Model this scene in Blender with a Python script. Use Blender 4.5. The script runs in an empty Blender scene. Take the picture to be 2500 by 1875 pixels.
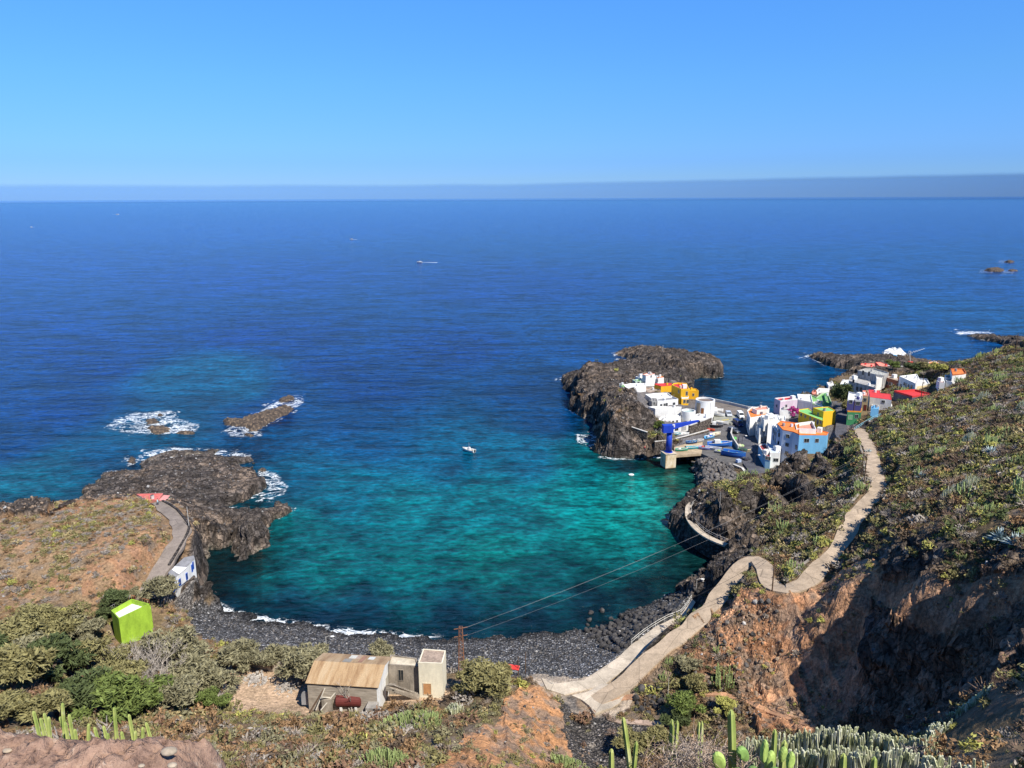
import bpy, bmesh, math, random
import numpy as np
from mathutils import Vector, Matrix
random.seed(7); RNG = np.random.default_rng(7)
S = bpy.context.scene
COL = S.collection

# ------------------------------------------------------------------ camera
W_, H_ = 2500.0, 1875.0
FPX = 1878.0
PITCH = math.radians(13.63); ROLL = math.atan2(10, 2500); CZ = 80.0
fwd = np.array([0, math.cos(PITCH), -math.sin(PITCH)])
up0 = np.array([0, math.sin(PITCH), math.cos(PITCH)])
ex = np.array([1.0, 0, 0])
UPV = up0 * math.cos(ROLL) + ex * math.sin(ROLL)
RTV = ex * math.cos(ROLL) - up0 * math.sin(ROLL)
CAM = np.array([0.0, 0.0, CZ])
cam_d = bpy.data.cameras.new("camera"); cam = bpy.data.objects.new("camera", cam_d); COL.objects.link(cam)
cam_d.sensor_width = 36.0; cam_d.lens = 36.0 * FPX / W_; cam_d.clip_start = 0.1; cam_d.clip_end = 120000
m3 = Matrix(((RTV[0], UPV[0], -fwd[0]), (RTV[1], UPV[1], -fwd[1]), (RTV[2], UPV[2], -fwd[2])))
cam.matrix_world = Matrix.Translation(CAM.tolist()) @ m3.to_4x4()
S.camera = cam

def ray(u, v):
    return fwd + RTV * ((u - W_ / 2) / FPX) - UPV * ((v - H_ / 2) / FPX)
def P(u, v, z):                       # photo pixel + height above the sea -> world point
    d = ray(u, v); t = (z - CZ) / d[2]
    return CAM + d * t
def PD(u, v, y):                      # photo pixel + distance ahead -> world point
    d = ray(u, v); t = y / d[1]
    return CAM + d * t
def proj(x, y, z):
    x = np.asarray(x, float); y = np.asarray(y, float); z = np.asarray(z, float) - CZ
    a = x * fwd[0] + y * fwd[1] + z * fwd[2]
    a = np.where(a < 0.05, 0.05, a)
    r = x * RTV[0] + y * RTV[1] + z * RTV[2]; q = x * UPV[0] + y * UPV[1] + z * UPV[2]
    return W_ / 2 + FPX * r / a, H_ / 2 - FPX * q / a
def HZ(u, vb, zb, vt):                # height of a point straight above (u,vb,zb) that appears at row vt
    p = P(u, vb, zb); lo, hi = zb, zb + 60
    for _ in range(40):
        mid = (lo + hi) / 2
        if proj(p[0], p[1], mid)[1] > vt: lo = mid
        else: hi = mid
    return lo

# ------------------------------------------------------------------ light
SUNV = Vector((0.50, -0.62, 0.98)).normalized()      # towards the sun
sun_el = math.asin(SUNV.z); sun_az = math.atan2(SUNV.x, SUNV.y)
w = bpy.data.worlds.new("World"); S.world = w; w.use_nodes = True
nt = w.node_tree; nt.nodes.clear()
sky = nt.nodes.new("ShaderNodeTexSky"); sky.sky_type = 'NISHITA'; sky.sun_disc = False
sky.sun_elevation = sun_el; sky.sun_rotation = sun_az
sky.altitude = 0; sky.air_density = 1.0; sky.dust_density = 0.0; sky.ozone_density = 3.0
hs = nt.nodes.new("ShaderNodeHueSaturation"); hs.inputs['Saturation'].default_value = 1.25
mulc = nt.nodes.new("ShaderNodeMix"); mulc.data_type = 'RGBA'; mulc.blend_type = 'MULTIPLY'; mulc.inputs[0].default_value = 1
_tc = nt.nodes.new("ShaderNodeTexCoord"); _sp = nt.nodes.new("ShaderNodeSeparateXYZ"); nt.links.new(_tc.outputs['Generated'], _sp.inputs[0])
_rp = nt.nodes.new("ShaderNodeValToRGB"); nt.links.new(_sp.outputs[2], _rp.inputs[0]); _e = _rp.color_ramp.elements
for _p, _c in ((0.0, (0.27, 0.50, 1.18)), (0.042, (0.30, 0.545, 1.20)), (0.134, (0.52, 0.84, 1.26)), (0.22, (0.70, 1.05, 1.50)), (0.5, (0.74, 1.0, 1.35))):
    _q = _e.new(_p); _q.color = _c + (1,)
_e.remove(_e[0]) if _e[0].position == 0 and _e[1].position == 0 else None
nt.links.new(_rp.outputs[0], mulc.inputs[7])
bg = nt.nodes.new("ShaderNodeBackground"); bg.inputs[1].default_value = 0.0825
wo = nt.nodes.new("ShaderNodeOutputWorld")
nt.links.new(sky.outputs[0], hs.inputs['Color']); nt.links.new(hs.outputs[0], mulc.inputs[6]); nt.links.new(mulc.outputs[2], bg.inputs[0]); nt.links.new(bg.outputs[0], wo.inputs[0])
sl = bpy.data.lights.new("sun", 'SUN'); sl.energy = 5.0; sl.angle = math.radians(0.5); sl.color = (1.0, 0.94, 0.84)
so = bpy.data.objects.new("sun", sl); COL.objects.link(so)
so.rotation_euler = SUNV.to_track_quat('Z', 'Y').to_euler(); so.location = (0, 0, 200)
S.view_settings.view_transform = 'Standard'; S.view_settings.look = 'None'; S.view_settings.gamma = 1.0
S.view_settings.exposure = 0.58; S.view_settings.use_curve_mapping = False
S.render.engine = 'CYCLES'; S.cycles.max_bounces = 4; S.cycles.diffuse_bounces = 2; S.cycles.glossy_bounces = 2
S.cycles.transmission_bounces = 3; S.cycles.transparent_max_bounces = 8; S.cycles.caustics_reflective = False; S.cycles.caustics_refractive = False
S.cycles.volume_bounces = 0

# ------------------------------------------------------------------ helpers
def link(o, parent=None):
    COL.objects.link(o)
    if parent is not None: o.parent = parent
    return o
def tag(o, label=None, cat=None, group=None, kind=None):
    if label: o["label"] = label
    if cat: o["category"] = cat
    if group: o["group"] = group
    if kind: o["kind"] = kind
    return o
def thing(name, label, cat, loc=(0, 0, 0), rz=0.0, group=None, kind=None):
    o = bpy.data.objects.new(name, None); COL.objects.link(o); o.empty_display_size = 0.2
    o.location = tuple(float(c) for c in loc); o.rotation_euler = (0, 0, rz)
    return tag(o, label, cat, group, kind)
def mesh_np(name, verts, faces, mat=None, smooth=False):
    """verts (n,3), faces: list of (m,k) int arrays"""
    me = bpy.data.meshes.new(name)
    verts = np.asarray(verts, np.float32)
    me.vertices.add(len(verts)); me.vertices.foreach_set("co", verts.ravel())
    if not isinstance(faces, (list, tuple)): faces = [faces]
    faces = [np.asarray(f, np.int32) for f in faces if len(f)]
    nl = sum(f.size for f in faces); npoly = sum(len(f) for f in faces)
    me.loops.add(nl); me.loops.foreach_set("vertex_index", np.concatenate([f.ravel() for f in faces]))
    starts = []; c = 0
    for f in faces:
        k = f.shape[1]; starts.append(c + np.arange(len(f)) * k); c += f.size
    me.polygons.add(npoly); me.polygons.foreach_set("loop_start", np.concatenate(starts).astype(np.int32))
    me.polygons.foreach_set("use_smooth", np.full(npoly, smooth))
    me.update(calc_edges=True); me.validate()
    if mat: me.materials.append(mat)
    return me
class MB:
    """collects primitives into ONE mesh object"""
    def __init__(s): s.v = []; s.f = []; s.m = []; s.mats = []; s.cm = 0
    def mat(s, m):
        if m not in s.mats: s.mats.append(m)
        s.cm = s.mats.index(m); return s
    def add(s, vs, fs):
        b = len(s.v); s.v += [tuple(float(c) for c in p) for p in vs]
        for f in fs: s.f.append(tuple(b + i for i in f)); s.m.append(s.cm)
    def box(s, c, sz, rz=0.0, M=None):
        hx, hy, hz = sz[0] / 2, sz[1] / 2, sz[2] / 2
        pts = [Vector((x, y, z)) for z in (-hz, hz) for x, y in ((-hx, -hy), (hx, -hy), (hx, hy), (-hx, hy))]
        R = Matrix.Rotation(rz, 3, 'Z')
        if M is not None: R = R @ M
        pts = [R @ p + Vector([float(q) for q in c]) for p in pts]
        s.add(pts, [(3, 2, 1, 0), (4, 5, 6, 7), (0, 1, 5, 4), (1, 2, 6, 5), (2, 3, 7, 6), (3, 0, 4, 7)])
    def prism(s, poly, z0, z1, top=True, bottom=False):
        n = len(poly)
        vs = [(p[0], p[1], z0) for p in poly] + [(p[0], p[1], z1 if not callable(z1) else z1(p)) for p in poly]
        fs = [(i, (i + 1) % n, n + (i + 1) % n, n + i) for i in range(n)]
        if top: fs.append(tuple(range(n, 2 * n)))
        if bottom: fs.append(tuple(range(n - 1, -1, -1)))
        s.add(vs, fs)
    def tube(s, pts, r, n=6, r2=None):
        pts = [Vector([float(c) for c in p]) for p in pts]; N = len(pts); rings = []
        for i, p in enumerate(pts):
            t = (pts[min(i + 1, N - 1)] - pts[max(i - 1, 0)])
            if t.length < 1e-9: t = Vector((0, 0, 1))
            t.normalize()
            a = t.cross(Vector((0, 0, 1)) if abs(t.z) < 0.95 else Vector((1, 0, 0))).normalized(); b = t.cross(a)
            if isinstance(r, (list, tuple)): rr = r[i]
            else: rr = r if r2 is None else r + (r2 - r) * i / max(1, N - 1)
            rings.append([p + (a * math.cos(2 * math.pi * k / n) + b * math.sin(2 * math.pi * k / n)) * rr for k in range(n)])
        vs = [q for R in rings for q in R]; fs = []
        for i in range(N - 1):
            for k in range(n):
                k2 = (k + 1) % n; fs.append((i * n + k, i * n + k2, (i + 1) * n + k2, (i + 1) * n + k))
        fs.append(tuple(range(n - 1, -1, -1))); fs.append(tuple((N - 1) * n + k for k in range(n)))
        s.add(vs, fs)
    def cyl(s, c, r, h, n=16, r2=None):
        s.tube([(c[0], c[1], c[2]), (c[0], c[1], c[2] + h)], r, n, r2)
    def ball(s, c, r, sz=(1, 1, 1), seg=8, rings=5):
        vs = []; fs = []
        for i in range(rings + 1):
            th = math.pi * i / rings
            for k in range(seg):
                ph = 2 * math.pi * k / seg
                vs.append((c[0] + r * sz[0] * math.sin(th) * math.cos(ph), c[1] + r * sz[1] * math.sin(th) * math.sin(ph), c[2] + r * sz[2] * math.cos(th)))
        for i in range(rings):
            for k in range(seg):
                k2 = (k + 1) % seg; fs.append((i * seg + k, (i + 1) * seg + k, (i + 1) * seg + k2, i * seg + k2))
        s.add(vs, fs)
    def build(s, name, mat=None, parent=None, smooth=False):
        me = bpy.data.meshes.new(name); me.from_pydata(s.v, [], s.f)
        if mat is not None: me.materials.append(mat)
        else:
            for m in s.mats: me.materials.append(m)
            me.polygons.foreach_set("material_index", s.m)
        if smooth: me.polygons.foreach_set("use_smooth", [True] * len(me.polygons))
        bm = bmesh.new(); bm.from_mesh(me); bmesh.ops.recalc_face_normals(bm, faces=bm.faces); bm.to_mesh(me); bm.free()
        me.update()
        return link(bpy.data.objects.new(name, me), parent)

_tab = RNG.random((64, 64, 64)).astype(np.float32)
def vn(x, y, z=0.0):
    """value noise, -1..1"""
    x = np.asarray(x, np.float32); y = np.asarray(y, np.float32); z = np.asarray(z, np.float32) + np.zeros_like(x)
    xi = np.floor(x); yi = np.floor(y); zi = np.floor(z)
    fx = x - xi; fy = y - yi; fz = z - zi
    fx = fx * fx * (3 - 2 * fx); fy = fy * fy * (3 - 2 * fy); fz = fz * fz * (3 - 2 * fz)
    X = xi.astype(np.int32) & 63; Y = yi.astype(np.int32) & 63; Z = zi.astype(np.int32) & 63
    X1 = (X + 1) & 63; Y1 = (Y + 1) & 63; Z1 = (Z + 1) & 63
    def l(a, b, t): return a + (b - a) * t
    r = l(l(l(_tab[X, Y, Z], _tab[X1, Y, Z], fx), l(_tab[X, Y1, Z], _tab[X1, Y1, Z], fx), fy),
          l(l(_tab[X, Y, Z1], _tab[X1, Y, Z1], fx), l(_tab[X, Y1, Z1], _tab[X1, Y1, Z1], fx), fy), fz)
    return r * 2 - 1
def fbm(x, y, z=0.0, o=4, ridge=False):
    s = 0; a = 1; t = 0
    for i in range(o):
        n = vn(x * 2 ** i + 17.3 * i, y * 2 ** i + 5.1 * i, np.asarray(z) * 2 ** i + 9.7 * i)
        if ridge: n = 1 - 2 * np.abs(n)
        s = s + n * a; t += a; a *= 0.5
    return s / t
def inpoly(px, py, poly):
    c = np.zeros(px.shape, bool); n = len(poly)
    for i in range(n):
        x1, y1 = poly[i][:2]; x2, y2 = poly[(i + 1) % n][:2]
        if y1 == y2: continue
        k = ((y1 > py) != (y2 > py)) & (px < (x2 - x1) * (py - y1) / (y2 - y1) + x1)
        c ^= k
    return c
def segdist(px, py, pts, closed=True):
    """distance to polyline, plus parameter index"""
    d = np.full(px.shape, 1e9, np.float32); T = np.zeros(px.shape, np.float32)
    n = len(pts); m = n if closed else n - 1
    for i in range(m):
        x1, y1 = pts[i][:2]; x2, y2 = pts[(i + 1) % n][:2]
        dx, dy = x2 - x1, y2 - y1; L = dx * dx + dy * dy + 1e-9
        t = np.clip(((px - x1) * dx + (py - y1) * dy) / L, 0, 1)
        q = np.hypot(px - x1 - t * dx, py - y1 - t * dy)
        k = q < d; d = np.where(k, q, d); T = np.where(k, i + t, T)
    return d, T

# ------------------------------------------------------------------ materials
def srgb(r, g, b):
    f = lambda c: (c / 255) / 12.92 if c / 255 <= 0.04045 else ((c / 255 + 0.055) / 1.055) ** 2.4
    return (f(r), f(g), f(b))
class NT:
    def __init__(s, name, rough=0.8, spec=0.3):
        s.m = bpy.data.materials.new(name); s.m.use_nodes = True; s.t = s.m.node_tree
        s.b = s.t.nodes["Principled BSDF"]; s.b.inputs['Roughness'].default_value = rough
        s.b.inputs['Specular IOR Level'].default_value = spec
    def n(s, typ, **kw):
        q = s.t.nodes.new(typ)
        for k, v in kw.items():
            if k.startswith('i_'): q.inputs[k[2:].replace('_', ' ')].default_value = v
            else: setattr(q, k, v)
        return q
    def l(s, a, b): s.t.links.new(a, b)
    def coord(s, scale=(1, 1, 1), rot=(0, 0, 0), obj=False):
        if obj: src = s.n("ShaderNodeTexCoord").outputs['Object']
        else: src = s.n("ShaderNodeNewGeometry").outputs['Position']
        mp = s.n("ShaderNodeMapping"); mp.inputs['Scale'].default_value = scale; mp.inputs['Rotation'].default_value = rot
        s.l(src, mp.inputs[0]); return mp.outputs[0]
    def noise(s, co, sc, detail=4, rough=0.6):
        q = s.n("ShaderNodeTexNoise"); q.inputs['Scale'].default_value = sc; q.inputs['Detail'].default_value = detail; q.inputs['Roughness'].default_value = rough
        s.l(co, q.inputs['Vector']); return q.outputs['Fac']
    def vor(s, co, sc, out='Distance', feature='F1'):
        q = s.n("ShaderNodeTexVoronoi", feature=feature); q.inputs['Scale'].default_value = sc
        s.l(co, q.inputs['Vector']); return q.outputs[out]
    def ramp(s, fac, stops, interp='LINEAR'):
        q = s.n("ShaderNodeValToRGB"); q.color_ramp.interpolation = interp
        e = q.color_ramp.elements
        while len(e) < len(stops): e.new(0.5)
        for i, (p, c) in enumerate(stops):
            e[i].position = p; e[i].color = (c, c, c, 1) if isinstance(c, (int, float)) else tuple(c) + (1,) if len(c) == 3 else c
        s.l(fac, q.inputs[0]); return q.outputs[0]
    def mix(s, fac, a, b, blend='MIX'):
        q = s.n("ShaderNodeMix", data_type='RGBA', blend_type=blend)
        for v, i in ((fac, 0), (a, 6), (b, 7)):
            if isinstance(v, (int, float)): q.inputs[i].default_value = v if i == 0 else (v, v, v, 1)
            elif isinstance(v, (tuple, list)): q.inputs[i].default_value = tuple(v)[:3] + (1,)
            else: s.l(v, q.inputs[i])
        return q.outputs[2]
    def math(s, op, a, b=0.0, clamp=False):
        q = s.n("ShaderNodeMath", operation=op, use_clamp=clamp)
        for v, i in ((a, 0), (b, 1)):
            if isinstance(v, (int, float)): q.inputs[i].default_value = v
            else: s.l(v, q.inputs[i])
        return q.outputs[0]
    def bump(s, h, dist=0.1, st=0.8):
        q = s.n("ShaderNodeBump"); q.inputs['Distance'].default_value = dist; q.inputs['Strength'].default_value = st
        s.l(h, q.inputs['Height']); s.l(q.outputs[0], s.b.inputs['Normal']); return q
    def color(s, c):
        if isinstance(c, (tuple, list)): s.b.inputs['Base Color'].default_value = tuple(c)[:3] + (1,)
        else: s.l(c, s.b.inputs['Base Color'])
        return s
_mc = {}
def paint(name, rgb, rough=0.75, dirt=0.25, scale=0.6, metal=0.0):
    """painted / plastered surface with slight stains; rgb linear"""
    key = (name, tuple(round(c, 3) for c in rgb), rough)
    if key in _mc: return _mc[key]
    t = NT(name, rough); co = t.coord((1, 1, 0.35))
    n1 = t.noise(co, scale, 5, 0.65); n2 = t.noise(t.coord(), 4.0, 3)
    f = t.ramp(n1, [(0.35, 1.0 - dirt), (0.62, 1.0)])
    c = t.mix(1.0, rgb, f, 'MULTIPLY')
    f2 = t.ramp(n2, [(0.3, 1 - dirt * 0.5), (0.7, 1.0)])
    t.color(t.mix(1.0, c, f2, 'MULTIPLY')); t.b.inputs['Metallic'].default_value = metal
    _mc[key] = t.m; return t.m
def attr_mat(name, rough=0.9, fine=6.0, bump=0.15, contrast=0.45, stones=False):
    t = NT(name, rough, 0.15)
    a = t.n("ShaderNodeAttribute", attribute_name="Col").outputs['Color']
    co = t.coord()
    n1 = t.noise(co, fine, 5, 0.7); n2 = t.noise(co, fine * 0.12, 4)
    f = t.ramp(n1, [(0.3, 1 - contrast), (0.7, 1 + contrast)])
    c = t.mix(1.0, a, f, 'MULTIPLY')
    c = t.mix(1.0, c, t.ramp(n2, [(0.3, 0.75), (0.7, 1.2)]), 'MULTIPLY')
    h = n1
    st = t.n("ShaderNodeAttribute", attribute_name="stone").outputs['Fac']
    vc = t.n("ShaderNodeTexVoronoi"); vc.inputs['Scale'].default_value = 2.6; t.l(co, vc.inputs['Vector'])
    hs_ = t.n("ShaderNodeSeparateColor"); t.l(vc.outputs['Color'], hs_.inputs[0])
    br = t.ramp(hs_.outputs[0], [(0.0, 0.35), (0.6, 0.9), (0.9, 1.5), (1.0, 3.2)])
    ed = t.ramp(vc.outputs['Distance'], [(0.25, 1.0), (0.75, 0.25)])
    sc_ = t.mix(1.0, t.mix(1.0, a, br, 'MULTIPLY'), ed, 'MULTIPLY')
    c = t.mix(st, c, sc_)
    ra = t.n("ShaderNodeAttribute", attribute_name="rockm").outputs['Fac']
    wv_ = t.n("ShaderNodeVectorMath", operation='MULTIPLY_ADD'); nn_ = t.n("ShaderNodeTexNoise"); nn_.inputs['Scale'].default_value = 0.7; nn_.inputs['Detail'].default_value = 4; t.l(co, nn_.inputs['Vector'])
    t.l(nn_.outputs['Color'], wv_.inputs[0]); wv_.inputs[1].default_value = (2.5, 2.5, 2.5); t.l(co, wv_.inputs[2])
    ve = t.n("ShaderNodeTexVoronoi", feature='DISTANCE_TO_EDGE'); ve.inputs['Scale'].default_value = 0.55; t.l(wv_.outputs[0], ve.inputs['Vector'])
    vc2 = t.n("ShaderNodeTexVoronoi"); vc2.inputs['Scale'].default_value = 0.55; t.l(wv_.outputs[0], vc2.inputs['Vector']); s2 = t.n("ShaderNodeSeparateColor"); t.l(vc2.outputs['Color'], s2.inputs[0])
    crk = t.ramp(ve.outputs['Distance'], [(0.0, 0.42), (0.12, 1.0)])
    rc_ = t.mix(1.0, t.mix(1.0, c, crk, 'MULTIPLY'), t.ramp(s2.outputs[0], [(0, .55), (1, 1.7)]), 'MULTIPLY')
    c = t.mix(ra, c, rc_)
    n1 = t.math('ADD', n1, t.math('MULTIPLY', t.math('MULTIPLY', crk, ra), 0.8))
    hh = t.math('ADD', t.math('MULTIPLY', n1, 1.0), t.math('MULTIPLY', ed, t.math('MULTIPLY', st, 1.5)))
    t.color(c); t.bump(hh, bump, 1.0)
    return t.m
# ------------------------------------------------------------------ coast outline (photo pixels, optional height)
coast = [(-420,1300),(-100,1275),(0,1262),(25,1250),(40,1230),(85,1217),(112,1234),(122,1252),(160,1245),(190,1222),(215,1195),(235,1180),(262,1152),(300,1150),(335,1160),(350,1150),
 (345,1138),(350,1128),(375,1112),(410,1103),(430,1098),(500,1102),(530,1100),(520,1110),(545,1122),(615,1120),(618,1128),(560,1142),(580,1145),(635,1165),(645,1192),(622,1212),
 (590,1228),(560,1240),(548,1250),(575,1256),(610,1260),(655,1252),(690,1237),(708,1246),(700,1256),(655,1282),(655,1318),(640,1340),(606,1369),(583,1360),(575,1342),(558,1330),(545,1335),
 (518,1345),(500,1370),(488,1400),(482,1430),(490,1450),(505,1467),(560,1497),(700,1522),(850,1542),(960,1553),(1100,1560),(1250,1556),(1350,1548),(1428,1538),(1498,1513),(1555,1488),(1620,1474),
 (1660,1456),(1710,1430),(1745,1400),(1775,1381),(1805,1373),(1770,1370),(1716,1348),(1683,1332),(1653,1308),(1640,1286),(1638,1267),(1680,1240),(1699,1222),(1718,1205),(1712,1185),(1705,1165),(1696,1145),
 (1712,1140),(1716,1128),(1690,1120),(1655,1123),(1620,1116),(1548,1120),(1498,1120),(1469,1116),(1446,1089),(1462,1082),(1453,1064),(1451,1035),(1426,1019),(1403,1007),(1390,996),(1405,976),(1401,960),(1383,953),
 (1374,937),(1372,928),(1394,919),(1405,924),(1420,915),(1470,908),(1512,902),(1543,897),(1560,889),(1535,876),(1505,866),(1503,862),(1530,852),(1566,846),(1622,851),(1656,860),(1668,870),
 (1690,882),(1735,884),(1750,893),(1760,908),(1767,917),(1751,924),(1724,922),(1692,926),(1684,940),(1705,985,3),(1745,986,6),(1822,1007,6),(1890,1000,6),(1950,965,6),(1990,945,6),(2040,922,6),(2075,910,4),
 (2091,906),(2067,901),(2047,899),(2020,892),(2006,886),(1985,876),(1973,868),(1997,865),(2032,869),(2067,869),(2114,875),(2150,878),(2158,866),(2185,862),(2215,872),(2240,888),(2290,899),(2345,900),(2420,880),(2470,850),
 (2440,838),(2400,830),(2357,818),(2357,813),(2410,816),(2481,826),(2620,834),(2900,838)]
coastW = [tuple(P(c[0], c[1], c[2] if len(c) > 2 else 0)[:2]) for c in coast]
coastW += [(420, 60), (400, -60), (-260, -60), (-300, 60)]

# ------------------------------------------------------------------ height control points
cp = """300,1190,2 400,1150,2.5 500,1180,3 600,1180,2.5 450,1120,1.5 550,1220,2.5 430,1215,4 500,1240,3.5 600,1275,2.5 690,1245,1.2 625,1318,7.5 600,1352,3 620,1290,5.5 545,1300,2 530,1265,3 240,1200,2 75,1235,2.5
0,1250,12 100,1242,12.5 210,1224,12.5 330,1214,11.5 395,1224,9 440,1235,8 100,1300,13 250,1280,13.5 380,1290,12 450,1290,10.5 490,1310,9 510,1340,8 470,1380,9 490,1370,7 440,1400,8 100,1400,11 250,1400,10.5 360,1380,10 400,1340,11 100,1450,9
250,1460,8 350,1450,6.8 420,1450,5.6 460,1430,5.6 395,1490,4.5 460,1480,1.5 0,1257,1 50,1253,1.5 100,1247,1.5 160,1241,1 210,1233,4 -100,1265,1 -100,1250,12 0,1350,13 0,1450,10 320,1570,4 200,1550,6 0,1550,9 100,1650,9 250,1650,7 400,1620,5 500,1560,3 480,1500,1.8 440,1510,3 0,1750,18 200,1730,14 400,1720,9 500,1720,7.5
560,1500,.15 700,1525,.15 850,1545,.15 960,1556,.15 1100,1563,.15 1250,1559,.15 1400,1546,.15 1480,1522,.2 520,1560,3 650,1600,3.5 800,1610,4 1000,1620,4 1200,1660,4 1350,1640,3 1450,1600,2 1300,1600,1.5 1100,1600,2.2 900,1580,1.6 700,1560,1.6
600,1650,5 650,1720,5.5 560,1720,6.5 750,1735,6 850,1745,6.5 930,1730,6.5 1000,1700,6 1080,1680,6 700,1790,10.5 900,1800,12.5 500,1790,13 1000,1760,10 700,1870,20 900,1870,21.5 500,1870,24 1100,1740,9.5 1200,1690,8 1270,1668,6.5 1310,1700,7.5 1200,1770,13 1300,1780,10.5 1250,1870,17.5
1340,1760,7 1370,1870,8 1400,1720,4.5 1420,1800,5 1480,1870,6 1550,1800,6 1430,1680,4.5 1350,1655,4 1470,1700,5 1500,1600,4 1570,1545,4.3 1640,1495,4.6 1680,1455,4.5
1530,1620,7 1620,1550,9 1700,1480,11.5 1750,1420,13 1800,1380,15 1860,1368,15.5 1860,1410,16.5 1880,1440,17.5 1960,1430,18.5 2050,1340,20 2090,1270,21 2130,1200,22 2145,1150,21.5 2120,1090,19 2090,1045,16
1560,1650,6 1650,1640,7 1640,1590,9 1720,1540,11 1700,1430,7 1740,1395,8
1940,1380,16 1900,1345,11 1975,1295,17 1945,1300,4 1930,1290,2.5 1925,1325,12 1960,1335,16 2020,1250,17.5 2070,1195,18 2090,1150,16 2095,1110,15.5 1850,1345,8 1880,1320,1.5 1850,1300,1.5 1905,1275,1.5 1950,1225,2.5 1990,1190,4 2022,1200,14 2010,1232,16 2055,1130,5 2085,1135,15
1780,1220,12 1830,1190,11.5 1750,1250,9.5 1722,1285,6 1790,1290,8.5 1835,1270,9.5 1740,1215,8 1820,1330,3 1760,1340,3.5 1700,1310,3.5 1668,1275,3.5 1700,1250,5 1870,1240,8 1900,1195,11.5 1950,1160,14 1990,1120,15 2040,1085,15.5 2065,1060,15 1880,1165,11 1920,1140,13.5 1840,1170,9 1800,1185,9.5 1960,1100,14 1865,1210,4.5
1930,1245,12 1980,1220,4.5 2010,1150,5 1920,1215,5
1860,1110,4.6 1820,1060,5 1780,1020,5.2 1760,1000,5.5 1700,1090,3.2 1760,1090,3.5 1740,1060,4 1800,1115,4 1730,1040,4.6 1870,1150,4.6 1750,1140,4 1730,1170,3 1780,1180,6
1950,1040,7 2050,1060,8.5 2070,1020,8.5 2000,1000,7.5 2100,1000,10 2150,1015,12 2250,975,15.5 2100,940,8 2200,940,13 2280,925,17 2335,935,19 2180,900,7 2250,905,7.5 2110,890,3 2060,885,2.5 2010,875,1.5 2180,880,4 2320,908,9 2240,897,2.5 2290,906,3.5 2345,906,4 2420,881,4 2480,862,6 2530,850,8 2400,822,1.5 2450,828,1.5 2500,836,2 1900,1010,6 1960,985,6.5 2030,960,6.5
1660,1075,4.3 1600,1075,5 1440,885,12.5 1430,920,10 1430,960,8 1420,990,5 1480,900,9.5 1500,930,8 1470,965,10 1480,1000,9.5 1400,930,4 1545,968,14 1560,1000,13 1585,1020,10 1520,1010,12.5 1500,1040,10 1520,1080,6 1480,1080,5 1560,1060,6 1600,1055,6 1600,1095,3 1540,1108,1.5 1510,975,11 1450,1010,6
1545,950,11 1590,960,9.5 1640,985,8 1620,1020,7 1660,1030,6 1680,990,6 1620,930,7 1580,930,8 1700,1015,6 1730,1025,5.5 1650,945,6 1600,900,5 1550,905,4 1630,872,9.5 1655,885,9 1700,898,8 1740,895,7.5 1690,912,5 1640,912,5 1575,862,3 1600,858,3.5 1720,915,3
2200,1040,20 2150,1055,18.5 2290,975,24 2350,955,26 2300,1010,26 2420,872,24 2485,850,24 2500,900,29 2450,950,32 2400,1000,32 2300,1050,28 2200,1110,25 2250,1200,30.5 2350,1150,32.5 2450,1100,36 2500,1200,39 2450,1310,38 2350,1320,35.5 2250,1350,31.5 2150,1350,26 2200,1250,29 2100,1400,23.5 2200,1430,27 2300,1430,31.5 2400,1400,34.5 2480,1400,38
1700,1760,6 1850,1780,8 1980,1790,9.5 1600,1740,5.5 1800,1550,11.5 1800,1700,7.5 1900,1480,16 1900,1600,10.5 1950,1700,8.5 2050,1450,22 2080,1600,15 2050,1750,10 2200,1490,27 2200,1600,22 2200,1700,17.5 2200,1780,15 2350,1500,32 2350,1600,27.5 2350,1700,24 2480,1600,35 2480,1500,35 1980,1420,18.8 2010,1470,18 1850,1500,14"""
CPX = []
for tok in cp.split():
    u, v, z = map(float, tok.split(',')); p = P(u, v, z); CPX.append((p[0], p[1], z))
CPX += [(0,0,78.2),(0,3,76.6),(0,8,71.8),(0,15,66),(0,25,56.5),(0,40,42.5),(0,55,29),(-8,3,77),(-20,10,69),(-30,30,50),(-25,55,30),(-60,30,52),(-60,60,28),(-110,60,32),(-120,100,18),(-150,150,12),
 (5,10,70),(8,15,66.2),(12,25,58.2),(10,40,38),(12,60,16),(22,60,20),(18,50,25),(18,24,60.8),(23,31,58.6),(20,38,44),(30,38,47),(28,48,36),(38,46,46),(14,17,66.5),(20,20,66.5),(30,26,66),
 (60,60,48),(55,40,54),(45,20,70),(60,0,80),(40,0,80),(80,50,50),(70,65,50),(90,85,44),(80,110,39),(110,120,42),(140,180,42),(180,260,32),(220,300,18),(260,220,40),(300,400,4),(200,100,55),(150,50,64),(-60,0,70),(-120,0,62),(-200,60,25)]  # includes an unseen hill at right, shaped to throw shadow into the ravine
CPX = np.array(CPX)
def rbf_fit(pts, vals):
    d = np.hypot(pts[:, None, 0] - pts[None, :, 0], pts[:, None, 1] - pts[None, :, 1])
    A = np.sqrt(d * d + 1.0); n = len(pts)
    M = np.zeros((n + 3, n + 3)); M[:n, :n] = A + np.eye(n) * -0.15
    Q = np.c_[np.ones(n), pts]; M[:n, n:] = Q; M[n:, :n] = Q.T
    return np.linalg.solve(M, np.r_[vals, 0, 0, 0])
_rw = rbf_fit(CPX[:, :2], CPX[:, 2]).astype(np.float32)
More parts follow.
